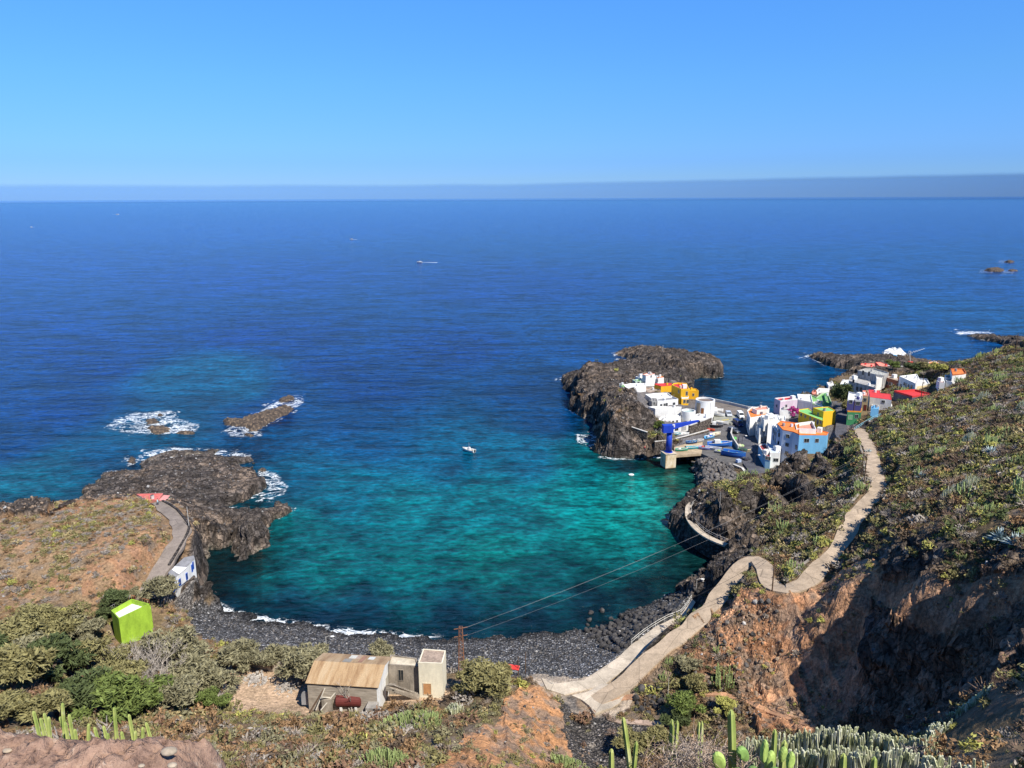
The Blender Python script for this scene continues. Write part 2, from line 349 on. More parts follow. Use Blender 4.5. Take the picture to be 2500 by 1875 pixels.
def rbf(x, y):
    x = np.asarray(x, np.float32); y = np.asarray(y, np.float32)
    n = len(CPX); out = _rw[n] + _rw[n + 1] * x + _rw[n + 2] * y
    for i in range(n):
        out = out + _rw[i] * np.sqrt((x - np.float32(CPX[i, 0])) ** 2 + (y - np.float32(CPX[i, 1])) ** 2 + 1)
    return out
# roads: centre line (u,v,z), half width in metres
roads = {
 'up':   ([(1440,1716,4.5),(1495,1692,5.4),(1539,1656,6.4),(1602,1601,8),(1650,1560,9.3),(1698,1518,10.6),(1737,1480,11.8),(1765,1440,12.9),(1791,1408,14),(1818,1378,15),(1848,1367,15.6),(1867,1386,16.1),(1874,1411,16.8),(1888,1433,17.4),(1919,1439,18),(1960,1427,18.6),(1987,1405,19),(2014,1375,19.4),(2041,1344,20),(2068,1302,20.6),(2087,1266,21.1),(2109,1238,21.6),(2131,1208,21.9),(2142,1185,22),(2136,1155,21.6),(2130,1118,20.6),(2117,1083,18.8),(2096,1048,16)], 1.5),
 'left': ([(390,1226,9),(398,1236,9.3),(413,1250,9.8),(430,1268,10.2),(443,1285,10.4),(445,1302,10.3),(437,1322,10),(417,1352,9.2),(403,1377,8.4),(385,1400,7.6),(370,1430,6.8),(357,1465,6)], 1.7),
}
def dense(pts, step=1.0):
    w_ = [P(*p) for p in pts]; out = []
    # Catmull-Rom
    for i in range(len(w_) - 1):
        p0 = w_[max(i - 1, 0)]; p1 = w_[i]; p2 = w_[i + 1]; p3 = w_[min(i + 2, len(w_) - 1)]
        n = max(2, int(np.linalg.norm(p2 - p1) / step))
        for k in range(n):
            t = k / n
            out.append(0.5 * ((2 * p1) + (-p0 + p2) * t + (2 * p0 - 5 * p1 + 4 * p2 - p3) * t * t + (-p0 + 3 * p1 - 3 * p2 + p3) * t ** 3))
    out.append(w_[-1]); return out
roadW = {k: (dense(v[0]), v[1]) for k, v in roads.items()}
flats = [  # flattened building ground (photo polygon at height z)
]
def height(x, y, detail=True, fast=False):
    z = rbf(x, y)
    jx = x + 1.3 * vn(x * 0.35, y * 0.35, 3.0) + 0.5 * vn(x, y, 8.0); jy = y + 1.3 * vn(x * 0.35, y * 0.35, 6.0) + 0.5 * vn(x, y, 11.0)
    ins = inpoly(jx, jy, coastW); sd, _ = segdist(jx, jy, coastW)
    sd = np.where(ins, sd, -sd)
    z = np.where(ins, np.minimum(np.maximum(z, 0.25), 0.15 + sd * 2.6), np.maximum(sd * 0.6, -3.0) - 0.05)
    return z, sd
def smoothstep(a, b, x):
    t = np.clip((x - a) / (b - a), 0, 1); return t * t * (3 - 2 * t)

PADS = []     # level ground under buildings, quays and walls: (polygon, plane)
def pad(pts3, drop=0.12):
    A = np.array([[p[0], p[1], 1] for p in pts3]); zz = np.array([p[2] for p in pts3])
    if zz.max() - zz.min() < 0.05: co = np.array([0, 0, zz.mean()])
    else: co = np.linalg.lstsq(A, zz, rcond=None)[0]
    PADS.append(([(float(p[0]), float(p[1])) for p in pts3], co, drop))
# ------------------------------------------------------------------ terrain
R_lava = [[(120,1262),(190,1200),(330,1090),(640,1085),(780,1235),(620,1395),(560,1345),(520,1352),(500,1400),(486,1470),(455,1462),(470,1400),(505,1350),(512,1318),(495,1290),(440,1238),(350,1214),(190,1226)],
 [(0,1240),(60,1210),(130,1240),(120,1258),(0,1262)],
 [(1340,930),(1420,862),(1500,870),(1490,835),(1720,835),(1800,930),(1690,950),(1640,940),(1520,940),(1505,965),(1545,955),(1580,990),(1600,1030),(1570,1062),(1620,1085),(1660,1140),(1400,1140)],
 [(1960,860),(2120,862),(2200,880),(2230,895),(2100,915),(2050,915)],[(2330,800),(2520,820),(2520,850),(2440,846),(2360,830)],
 [(1620,1260),(1690,1200),(1730,1195),(1790,1230),(1800,1260),(1850,1270),(1840,1300),(1860,1330),(1830,1390),(1740,1420),(1640,1480),(1600,1480),(1640,1440),(1700,1400),(1600,1330)]]
R_beach = [(455,1470),(520,1478),(1420,1500),(1640,1440),(1690,1452),(1640,1510),(1560,1560),(1500,1612),(1430,1668),(1340,1668),(1200,1645),(1000,1632),(640,1602),(470,1550)]
R_rav = [(1365,1690),(1440,1715),(1490,1765),(1570,1765),(1650,1790),(1600,1840),(1520,1890),(1400,1890),(1380,1790)]
R_yard = [(530,1640),(600,1590),(700,1600),(770,1640),(760,1745),(670,1750),(560,1738),(520,1690)]
R_yard2 = [(930,1690),(1080,1650),(1100,1690),(1080,1720),(960,1730)]
R_or1 = [(1040,1890),(1140,1795),(1225,1765),(1225,1710),(1290,1672),(1345,1690),(1385,1740),(1400,1800),(1470,1890)]
R_or2 = [(1690,1500),(1740,1458),(1860,1450),(1960,1455),(2050,1395),(2120,1375),(2160,1400),(2130,1480),(2100,1600),(2100,1720),(2040,1790),(1850,1790),(1790,1650),(1740,1560)]
R_or3 = [(2110,1400),(2180,1425),(2320,1425),(2500,1400),(2500,1480),(2400,1560),(2250,1560),(2150,1500)]
R_rub = [(1560,1620),(1640,1555),(1720,1490),(1800,1460),(1900,1480),(1900,1600),(1850,1780),(1700,1700),(1600,1690)]
R_hill = [(-50,1230),(330,1205),(395,1215),(450,1232),(520,1305),(500,1370),(470,1400),(440,1450),(330,1480),(0,1470),(-50,1470)]
R_red = [[(180,1410),(225,1368),(300,1372),(345,1400),(372,1400),(372,1465),(330,1480),(210,1462)],[(120,1400),(170,1400),(180,1440),(130,1440)],[(300,1330),(360,1320),(380,1350),(330,1370)],[(140,1235),(230,1215),(330,1212),(250,1245),(160,1262)],[(395,1290),(420,1330),(400,1370),(385,1350)]]
R_vil = [(1655,1062),(1700,1035),(1750,1005),(1745,985),(1822,990),(2000,975),(2070,985),(2095,1040),(1980,1090),(1900,1140),(1866,1160),(1830,1160),(1800,1130),(1720,1120),(1650,1112)]
R_vil2 = [(1600,1060),(1620,1010),(1560,985),(1540,950),(1640,930),(1700,960),(1720,1000),(1760,1010),(1700,1040),(1660,1075)]
C_ROCK = np.array([.088, .076, .070]); C_ROCKB = np.array([.17, .13, .10]); C_RED = np.array([.40, .20, .105]); C_OR = np.array([.42, .235, .135])
C_PEB = np.array([.20, .197, .20]); C_SCR = np.array([.17, .125, .07]); C_YARD = np.array([.52, .37, .25]); C_PAVE = np.array([.13, .125, .13]); C_DRY = np.array([.26, .17, .10])

R_bw = [(1690,1128),(1712,1112),(1745,1112),(1780,1130),(1800,1150),(1802,1180),(1740,1186),(1690,1172)]
R_far = [(2075,868),(2330,872),(2345,905),(2240,912),(2100,915)]
R_dust = [(1290,1648),(1420,1655),(1500,1640),(1560,1690),(1530,1740),(1470,1758),(1405,1745),(1370,1705),(1310,1690)]
R_low = [[(-400,1150),(22,1160),(22,1262),(-400,1300)],[(120,1170),(184,1180),(165,1248),(120,1256)]]
def build_terrain():
    na = 1050; th = np.radians(np.linspace(-46, 46, na))
    rs = [1.2]
    while rs[-1] < 60: rs.append(rs[-1] * 1.035 if rs[-1] < 14 else rs[-1] + 0.42)
    while rs[-1] < 300: rs.append(rs[-1] + 0.38)
    while rs[-1] < 520: rs.append(rs[-1] + 0.8)
    rs = np.array(rs); nr = len(rs)
    T, R = np.meshgrid(th, rs)
    x = (R * np.sin(T)).astype(np.float32).ravel(); y = (R * np.cos(T)).astype(np.float32).ravel()
    z, sd = height(x, y)
    u, v = proj(x, y, z)
    u = u + 9 * vn(x * 0.6, y * 0.6, 1) + 4 * vn(x * 1.7, y * 1.7, 2); v = v + 6 * vn(x * 0.6, y * 0.6, 4) + 3 * vn(x * 1.7, y * 1.7, 5)
    front = y > 20
    def mk(poly): return (inpoly(u, v, poly) & front).astype(np.float32)
    Z = z.reshape(nr, na)
    gx = np.gradient(Z, axis=0) / np.gradient(R, axis=0); gt = np.gradient(Z, axis=1) / (R * (th[1] - th[0]))
    slope = np.hypot(gx, gt).ravel()
    lava = np.zeros_like(x)
    for p in R_lava: lava = np.maximum(lava, mk(p))
    beach = mk(R_beach); rav = mk(R_rav); yard = np.maximum(mk(R_yard), mk(R_yard2)); vil = np.maximum(mk(R_vil), mk(R_vil2) * 0.9)
    orr = np.maximum(np.maximum(mk(R_or1), mk(R_or2)), mk(R_or3)); rub = mk(R_rub); hill = mk(R_hill)
    dust = mk(R_dust); bw = mk(R_bw); lava = np.maximum(lava, bw); lava = np.maximum(lava, mk(R_far) * .8)
    red = np.zeros_like(x)
    for p in R_red: red = np.maximum(red, mk(p))
    steep = smoothstep(0.75, 1.15, slope) * (1 - orr) * (1 - beach) * (y > 40)
    nearshore = smoothstep(5, 1.5, sd) * (1 - beach)
    rock = np.clip(np.maximum(np.maximum(lava, steep), nearshore), 0, 1) * (1 - orr) * (1 - vil) * (1 - beach)
    # roads
    roadm = np.zeros_like(x); rflat = np.zeros_like(x)
    for k, (pts, hw) in roadW.items():
        pa = np.array(pts); sel = (x > pa[:, 0].min() - 8) & (x < pa[:, 0].max() + 8) & (y > pa[:, 1].min() - 8) & (y < pa[:, 1].max() + 8)
        d, t = segdist(x[sel], y[sel], [tuple(q[:2]) for q in pts], closed=False)
        zr = np.interp(t, np.arange(len(pts)), pa[:, 2])
        k_ = 1 - smoothstep(hw + 0.5, hw + 3.2, d)
        zz = z[sel]; z[sel] = zz * (1 - k_) + (zr - 0.12) * k_
        roadm[sel] = np.maximum(roadm[sel], 1 - smoothstep(hw + 0.2, hw + 0.9, d)); rflat[sel] = np.maximum(rflat[sel], 1 - smoothstep(hw + 1.0, hw + 3.5, d))
    flat = np.clip(np.maximum(np.maximum(vil, roadm), yard * 0.9), 0, 1)
    padm = np.zeros_like(x)
    for poly, co, drop in PADS:
        pa = np.array(poly); sel = (x > pa[:, 0].min() - 7) & (x < pa[:, 0].max() + 7) & (y > pa[:, 1].min() - 7) & (y < pa[:, 1].max() + 7)
        if not sel.any(): continue
        xs, ys = x[sel], y[sel]; d, _ = segdist(xs, ys, poly); d = np.where(inpoly(xs, ys, poly), 0, d)
        zp = np.clip(co[0] * xs + co[1] * ys + co[2], co[0] * pa[:, 0].max() * 0 - 5, 90) - drop + np.maximum(0, d - 0.8) * 1.1
        z[sel] = np.minimum(z[sel], zp); padm[sel] = np.maximum(padm[sel], 1 - smoothstep(1.0, 3.5, d))
    # relief
    rk = fbm(x * 0.16, y * 0.16, z * 0.16, 5, True); rk2 = fbm(x * 0.9, y * 0.9, z * 0.5, 4, True); rk3 = fbm(x * 0.38 + 9, y * 0.38, z * 0.3, 3, True)
    or1 = mk(R_or1); amp = 0.28 - .25 * or1 * 0 + 1.15 * rock + 0.5 * orr + 0.35 * rub
    amp = amp * (1 - flat) * (1 - .8 * bw) * (1 - rflat) * (1 - padm) * np.where(beach > 0.5, 0.22, 1) * (1 - rav * 0.6) * np.clip(R.ravel() / 40, 0.15, 1) * smoothstep(-0.5, 2.5, sd)
    amp = amp * (1 - .55 * or1); dz = amp * (rk * 0.85 + rk2 * 0.6 + rk3 * 0.7 * rock)
    platform = inpoly(u, v, R_lava[0]).astype(np.float32); dz *= (1 - 0.55 * platform * (v < 1260))
    for p_ in R_low: dz *= 1 - .85 * inpoly(u, v, p_) * (sd < 14)
    # erosion gullies on the orange cliffs
    gl = fbm(x * 0.55, y * 0.10, 2.0, 3, True); dz += orr * gl * 0.55
    z = z + dz
    z = np.where((sd > 0.2) & (beach < .5), np.maximum(z, 0.1), z)
    fl = (rock * 1.0 + orr * 0.35) * (1 - flat) * (1 - rflat) * (1 - padm) * np.clip(z / 3, 0, 1)
    x2 = x + fl * 1.5 * fbm(x * 0.35 + 40, y * 0.35, z * 0.55, 4); y2 = y + fl * 1.5 * fbm(x * 0.35, y * 0.35 + 70, z * 0.55, 4)
    # colours
    n1 = fbm(x * 0.12, y * 0.12, 5 + z * .15, 4); n2 = fbm(x * 0.5, y * 0.5, 9 + z * .45, 4); n3 = fbm(x * 0.05, y * 0.05, 12, 3)
    def L(a, b, t): return a * (1 - t[:, None]) + b * t[:, None]
    c = np.tile(C_SCR, (len(x), 1)); rgt = ((u > 1600) & (v < 1560)).astype(float); c = c * (1 - .22 * rgt[:, None])
    c = L(c, C_DRY, smoothstep(-0.1, 0.35, n1) * (1 - .75 * rgt)); c = L(c, C_ROCKB, smoothstep(0.05, 0.3, n2) * 0.8)
    hm = hill * smoothstep(-0.05, 0.35, n1 + 0.5 * n2); c = L(c, C_DRY * 1.1, hill * .6); c = L(c, C_RED * 0.8, hm * 0.32); c = L(c, np.array([.17, .15, .12]), hill * smoothstep(.0, .3, n2) * .6)
    c = L(c, C_RED * .85, red * smoothstep(-0.4, 0.2, n2) * .6)
    c = L(c, C_ROCKB * 1.25, rub * 0.6); c = L(c, C_RED * .8, rub * smoothstep(0, .3, n1) * .8)
    oc = L(np.tile(C_OR, (len(x), 1)), C_RED, smoothstep(-0.2, 0.3, n1)); oc = L(oc, C_ROCKB * 1.35, smoothstep(-0.05, 0.3, n2) * 0.75)
    c = L(c, oc, orr); c = L(c, np.array([.47, .24, .11]), or1 * smoothstep(.25, -.2, n2) * .8)
    rc = L(np.tile(C_ROCK, (len(x), 1)), C_ROCKB, smoothstep(-0.15, 0.4, n1 + 0.4 * n2)); rc = L(rc, C_ROCK * 0.55, smoothstep(0.25, 0.6, rk2))
    rc = L(rc, np.array([.20, .17, .13]), smoothstep(1.1, 0.5, z) * smoothstep(-.1, .3, n2) * 0.7)
    c = L(c, rc, rock * 0.95); wrm = mk([(2060,1420),(2500,1400),(2520,1800),(2030,1800)]); c = L(c, np.array([.25, .155, .10]) * .9, wrm * smoothstep(-.35, .15, n1 + .5 * n2) * .65)
    pc = L(np.tile(C_PEB, (len(x), 1)), C_PEB * 0.35, smoothstep(3.0, 0.5, sd)); pc = L(pc, C_PEB * 1.5, smoothstep(7, 14, sd) * (n1 > -0.6) * 0.5)
    c = L(c, pc, beach); c = L(c, np.array([.15, .135, .125]), rav)
    c = L(c, C_YARD, yard * (0.75 + 0.25 * (n2 > 0)));  c = L(c, C_PAVE, vil); c = L(c, C_DRY, roadm * 0.7); c = L(c, np.array([.42, .34, .26]), dust * smoothstep(-.6, .1, n2) * .9)
    c = L(c, np.array([.02, .03, .025]), (z < -0.1).astype(np.float32))
    stone = np.clip(beach + rav * 0.9 + rub * 0.35, 0, 1) * (1 - roadm) * (1 - dust * .8)
    A = np.c_[x2, y2, z]
    idx = np.arange(nr * na).reshape(nr, na)
    q = np.stack([idx[:-1, :-1], idx[:-1, 1:], idx[1:, 1:], idx[1:, :-1]], -1).reshape(-1, 4)
    keep = (sd[q].max(1) > -5.0)
    # far or hidden water only faces dropped
    q = q[keep]
    used = np.zeros(len(x), bool); used[q.ravel()] = True; remap = np.cumsum(used) - 1
    me = mesh_np("terrain", A[used], [remap[q]], attr_mat("ground_surface", 0.92, 2.2, 0.35, 0.55), smooth=False)
    at = me.attributes.new("Col", 'FLOAT_COLOR', 'POINT'); at.data.foreach_set("color", np.c_[np.clip(c, 0, 1), np.ones(len(c))][used].astype(np.float32).ravel())
    at = me.attributes.new("stone", 'FLOAT', 'POINT'); at.data.foreach_set("value", stone[used].astype(np.float32))
    at = me.attributes.new("rockm", 'FLOAT', 'POINT'); at.data.foreach_set("value", np.clip(np.maximum(rock, np.maximum(orr * .45 * (1 - or1), rub * .6)), 0, 1)[used].astype(np.float32))
    o = link(bpy.data.objects.new("terrain", me)); tag(o, kind='structure')
    return dict(x=x, y=y, z=z, R=R, na=na, nr=nr, th=th, rs=rs, rock=rock, orr=orr, beach=beach, rav=rav, yard=yard, vil=vil, hill=hill, rub=rub, road=roadm, sd=sd, slope=slope, u=u, v=v, red=red, pad=np.maximum(np.maximum(padm, bw), dust * .9), lava=lava)
# ------------------------------------------------------------------ sea
def build_sea():
    na = 640; th = np.radians(np.linspace(-50, 50, na))
    rs = [70.0]
    while rs[-1] < 700: rs.append(rs[-1] * 1.0045)
    while rs[-1] < 60000: rs.append(rs[-1] * 1.05)
    rs = np.array(rs); nr = len(rs); T, R = np.meshgrid(th, rs)
    x = (R * np.sin(T)).ravel(); y = (R * np.cos(T)).ravel()
    u, v = proj(x, y, 0 * x)
    ins = inpoly(x, y, coastW); sd, _ = segdist(x, y, coastW); sd = np.where(ins, 0, sd)
    # depth tones of the water, sampled as places in the photograph (u,v,r,g,b srgb)
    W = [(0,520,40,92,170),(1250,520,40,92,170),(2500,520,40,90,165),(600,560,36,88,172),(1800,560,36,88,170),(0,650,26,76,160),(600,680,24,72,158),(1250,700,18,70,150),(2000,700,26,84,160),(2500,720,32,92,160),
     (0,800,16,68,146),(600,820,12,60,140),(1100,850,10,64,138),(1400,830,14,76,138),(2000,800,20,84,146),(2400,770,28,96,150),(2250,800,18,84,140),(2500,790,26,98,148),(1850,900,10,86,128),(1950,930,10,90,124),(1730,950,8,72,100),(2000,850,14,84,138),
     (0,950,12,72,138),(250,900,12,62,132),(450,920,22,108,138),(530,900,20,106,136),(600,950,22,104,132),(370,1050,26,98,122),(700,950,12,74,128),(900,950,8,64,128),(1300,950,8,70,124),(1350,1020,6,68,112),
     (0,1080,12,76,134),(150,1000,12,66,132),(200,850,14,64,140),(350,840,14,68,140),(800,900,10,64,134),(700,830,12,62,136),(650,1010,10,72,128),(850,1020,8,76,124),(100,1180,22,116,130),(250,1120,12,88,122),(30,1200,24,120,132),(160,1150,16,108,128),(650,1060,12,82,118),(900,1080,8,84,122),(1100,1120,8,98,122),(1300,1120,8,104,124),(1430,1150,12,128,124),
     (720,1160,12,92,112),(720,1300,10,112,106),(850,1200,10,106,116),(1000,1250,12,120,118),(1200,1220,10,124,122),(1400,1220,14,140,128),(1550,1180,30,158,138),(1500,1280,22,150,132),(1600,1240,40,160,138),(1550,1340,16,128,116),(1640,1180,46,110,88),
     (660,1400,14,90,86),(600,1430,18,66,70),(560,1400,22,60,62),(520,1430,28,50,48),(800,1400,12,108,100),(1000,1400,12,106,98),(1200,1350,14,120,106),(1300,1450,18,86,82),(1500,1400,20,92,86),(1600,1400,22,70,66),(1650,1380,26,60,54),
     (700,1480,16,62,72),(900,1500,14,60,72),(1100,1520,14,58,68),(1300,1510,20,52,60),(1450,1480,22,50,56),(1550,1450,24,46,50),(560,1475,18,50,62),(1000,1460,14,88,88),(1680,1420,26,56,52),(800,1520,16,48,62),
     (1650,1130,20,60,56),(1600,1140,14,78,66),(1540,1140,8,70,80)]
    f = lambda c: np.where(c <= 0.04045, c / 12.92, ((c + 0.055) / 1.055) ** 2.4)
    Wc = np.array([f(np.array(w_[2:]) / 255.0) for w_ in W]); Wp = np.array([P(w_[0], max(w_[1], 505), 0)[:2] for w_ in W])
    ly = np.hypot(x, y); px = np.arctan2(x, y) * 4; py = np.log(ly) * 2.2
    qx = np.arctan2(Wp[:, 0], Wp[:, 1]) * 4; qy = np.log(np.hypot(Wp[:, 0], Wp[:, 1])) * 2.2
    num = np.zeros((len(x), 3)); den = np.zeros(len(x))
    jx = px + 0.05 * fbm(x * .03, y * .03, 1, 3); jy = py + 0.05 * fbm(x * .03, y * .03, 7, 3)
    for i in range(len(W)):
        w_ = 1 / ((jx - qx[i]) ** 2 + (jy - qy[i]) ** 2 + 0.002) ** 1.9; num += w_[:, None] * Wc[i]; den += w_
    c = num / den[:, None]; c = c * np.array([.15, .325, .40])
    # submerged rock near the shore of the bay
    bay = (v > 1000) & (u < 1800)
    nz = fbm(x * 0.22, y * 0.22, 3, 4)
    rk = smoothstep(-0.05, 0.3, nz + smoothstep(16, 2, sd) * 0.55 - 0.35) * smoothstep(24, 6, sd)
    c = c * (1 - 0.38 * rk[:, None])
    bw_ = inpoly(u, v, [(480,1400),(650,1300),(720,1120),(1000,1080),(1400,1090),(1660,1110),(1800,1380),(1600,1500),(1300,1570),(900,1570),(560,1500)]).astype(float)
    mott = fbm(x * 0.45, y * 0.45, 21, 4) * .55 + fbm(x * .12, y * .12, 8, 3) * .45
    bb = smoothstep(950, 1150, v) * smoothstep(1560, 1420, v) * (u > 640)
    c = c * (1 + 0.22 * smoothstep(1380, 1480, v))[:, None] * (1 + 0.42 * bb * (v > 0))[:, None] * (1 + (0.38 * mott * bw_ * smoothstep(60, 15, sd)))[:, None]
    # foam along exposed rocks
    foam = np.zeros(len(x))
    def fm(poly, a=1.0):
        nonlocal foam
        k = inpoly(u + 10 * vn(x * .3, y * .3, 2), v + 5 * vn(x * .3, y * .3, 3), poly); foam = np.maximum(foam, k * a * smoothstep(0, 4, segdist(u, v, poly)[0]) * (.80 + .22 * vn(x * .11, y * .11, 31)))
    for p, a in (([(280,1020),(330,1005),(425,1000),(440,1020),(490,1035),(480,1055),(400,1062),(300,1058),(250,1045)],.62),([(540,1050),(600,1020),(680,975),(745,965),(745,985),(700,1010),(640,1050),(560,1064)],.6),
              ([(560,1052),(640,1050),(640,1068),(560,1068)],.6),([(350,1100),(420,1090),(540,1095),(620,1108),(615,1122),(540,1118),(500,1100),(400,1108),(355,1130),(340,1128)],.66),([(620,1145),(670,1150),(710,1185),(690,1215),(610,1232),(650,1190)],.62),([(300,1115),(345,1120),(345,1135),(310,1140)],.6),
              ([(700,1232),(715,1240),(715,1255),(690,1262)],.6),([(1400,1060),(1450,1048),(1462,1085),(1450,1095),(1410,1085)],.7),([(1490,860),(1540,850),(1500,872),(1560,880),(1560,892),(1500,880)],.55),([(1650,850),(1690,862),(1700,878),(1660,868)],.5),([(1360,920),(1385,918),(1385,932),(1365,932)],.6),
              ([(1955,868),(1980,862),(2110,864),(2150,874),(2160,885),(2050,872),(1990,866),(1975,874),(2020,893),(2060,902),(2010,895)],.62),([(2320,812),(2350,806),(2420,808),(2440,818),(2390,816),(2350,822)],.8),([(2385,655),(2480,655),(2480,668),(2390,664)],.6),([(2440,636),(2480,638),(2480,644),(2430,643)],.6),([(2480,624),(2520,624),(2520,634),(2490,632)],.6),([(610,1450),(600,1472),(560,1490),(540,1484)],.0),
              ([(1625,1455),(1700,1430),(1700,1440),(1640,1470),(1610,1474)],.62)):
        fm(p, a)
    surf = (inpoly(u, v, [(480,1455),(560,1478),(700,1503),(960,1538),(1100,1548),(1100,1575),(960,1570),(700,1545),(470,1500)]) & True) * smoothstep(2.0, 0.2, sd) * 0.74
    foam = np.maximum(foam, surf * smoothstep(-0.5, 0.0, vn(x * 0.09, y * 0.09, 4) + (u < 1000) * 0.5))
    ring = smoothstep(1.6, 0.1, sd) * 0.5; foam = np.maximum(foam, ring * (vn(x * 0.2, y * 0.2, 14) > 0.1) * (v < 1300))
    white = (v < 640) & (v > 505)
    me = None
    A = np.c_[x, y, np.zeros(len(x))]
    idx = np.arange(nr * na).reshape(nr, na)
    q = np.stack([idx[:-1, :-1], idx[:-1, 1:], idx[1:, 1:], idx[1:, :-1]], -1).reshape(-1, 4)
    t = NT("sea_water", 0.14, 0.15); t.b.inputs['IOR'].default_value = 1.33
    a = t.n("ShaderNodeAttribute", attribute_name="Col").outputs['Color']; fo = t.n("ShaderNodeAttribute", attribute_name="foam").outputs['Fac']
    co = t.coord((0.75, 1.25, 1), (0, 0, 0.12))
    w1 = t.noise(co, 0.16, 6, 0.62); w2 = t.noise(t.coord((0.8, 1.3, 1), (0, 0, -0.2)), 0.55, 5, 0.6); w3 = t.noise(t.coord((0.2, 0.7, 1), (0, 0, 0.1)), 0.035, 4, 0.6)
    p0_ = t.n('ShaderNodeNewGeometry').outputs['Position']; s0_ = t.n('ShaderNodeSeparateXYZ'); t.l(p0_, s0_.inputs[0]); ff = t.ramp(t.math('MULTIPLY', s0_.outputs[1], .001), [(.20, .42), (.38, 1.0)])
    c1 = t.mix(1.0, a, t.ramp(w2, [(0.32, 0.42), (0.5, 1.0), (0.68, 1.7)]), 'MULTIPLY')  # light and dark of ripples and swell painted into the water colour
    c1 = t.mix(1.0, c1, t.ramp(w3, [(0.3, 0.88), (0.7, 1.12)]), 'MULTIPLY'); c1 = t.mix(1.0, c1, t.ramp(w1, [(0.36, 0.42), (0.48, 1.0), (0.64, 1.5)]), 'MULTIPLY'); w5 = t.noise(t.coord((0.22, 0.55, 1), (0, 0, .05)), 0.10, 6, .7); c1 = t.mix(ff, c1, t.ramp(w5, [(0.38, 0.5), (0.47, 1.0), (0.6, 1.3)]), 'MULTIPLY'); w4 = t.noise(t.coord((0.25, 1.0, 1), (0, 0, -.06)), 0.11, 5, .65); c1 = t.mix(ff, c1, t.ramp(w4, [(0.38, 0.5), (0.47, 1.0), (0.62, 1.35)]), 'MULTIPLY')
    wp = t.n("ShaderNodeVectorMath", operation='MULTIPLY_ADD'); wn = t.n("ShaderNodeTexNoise"); wn.inputs['Scale'].default_value = 0.18; wn.inputs['Detail'].default_value = 5; cf = t.coord((0.8, 1.3, 1), (0, 0, .25)); t.l(cf, wn.inputs['Vector'])
    t.l(wn.outputs['Color'], wp.inputs[0]); wp.inputs[1].default_value = (7, 7, 0); t.l(cf, wp.inputs[2]); fn = t.noise(wp.outputs[0], 0.28, 6, 0.66)
    solid = t.ramp(t.math('ADD', fn, t.math('SUBTRACT', t.math('MULTIPLY', fo, 0.5), 0.5)), [(0.35, 0), (0.50, 1.0)])
    lace = t.ramp(t.math('SUBTRACT', t.math('MULTIPLY', fo, 0.075), t.math('ABSOLUTE', t.math('SUBTRACT', fn, 0.5))), [(0.0, 0), (0.03, .9)])
    fmask = t.math('MAXIMUM', solid, lace)
    # scattered whitecaps out at sea
    wc = t.noise(t.coord((0.35, 1, 1), (0, 0, 0.1)), 0.045, 3, 0.75); pos = t.n("ShaderNodeNewGeometry").outputs['Position']
    sx = t.n("ShaderNodeSeparateXYZ"); t.l(pos, sx.inputs[0])
    far = t.ramp(t.math('MULTIPLY', sx.outputs[1], 1 / 4000), [(0.12, 0), (0.3, 1.0)])
    wcm = t.math('MULTIPLY', t.ramp(wc, [(0.775, 0), (0.80, 1.0)]), far)
    fm_ = t.math('MAXIMUM', fmask, wcm)
    t.color(t.mix(fm_, c1, (0.8, 0.84, 0.86)))
    rr = t.math('MULTIPLY', fm_, 0.6); t.l(t.math('ADD', rr, 0.16), t.b.inputs['Roughness'])
    h = t.math('ADD', t.math('MULTIPLY', w1, 1.6), t.math('MULTIPLY', w2, 0.8)); h = t.math('ADD', h, t.math('MULTIPLY', w4, 2.0)); t.bump(h, 0.8, 1.0)
    me = mesh_np("sea", A, [q], t.m, smooth=True)
    at = me.attributes.new("Col", 'FLOAT_COLOR', 'POINT'); at.data.foreach_set("color", np.c_[c, np.ones(len(c))].astype(np.float32).ravel())
    at = me.attributes.new("foam", 'FLOAT', 'POINT'); at.data.foreach_set("value", foam.astype(np.float32))
    tag(link(bpy.data.objects.new("sea", me)), kind='structure')
build_sea()

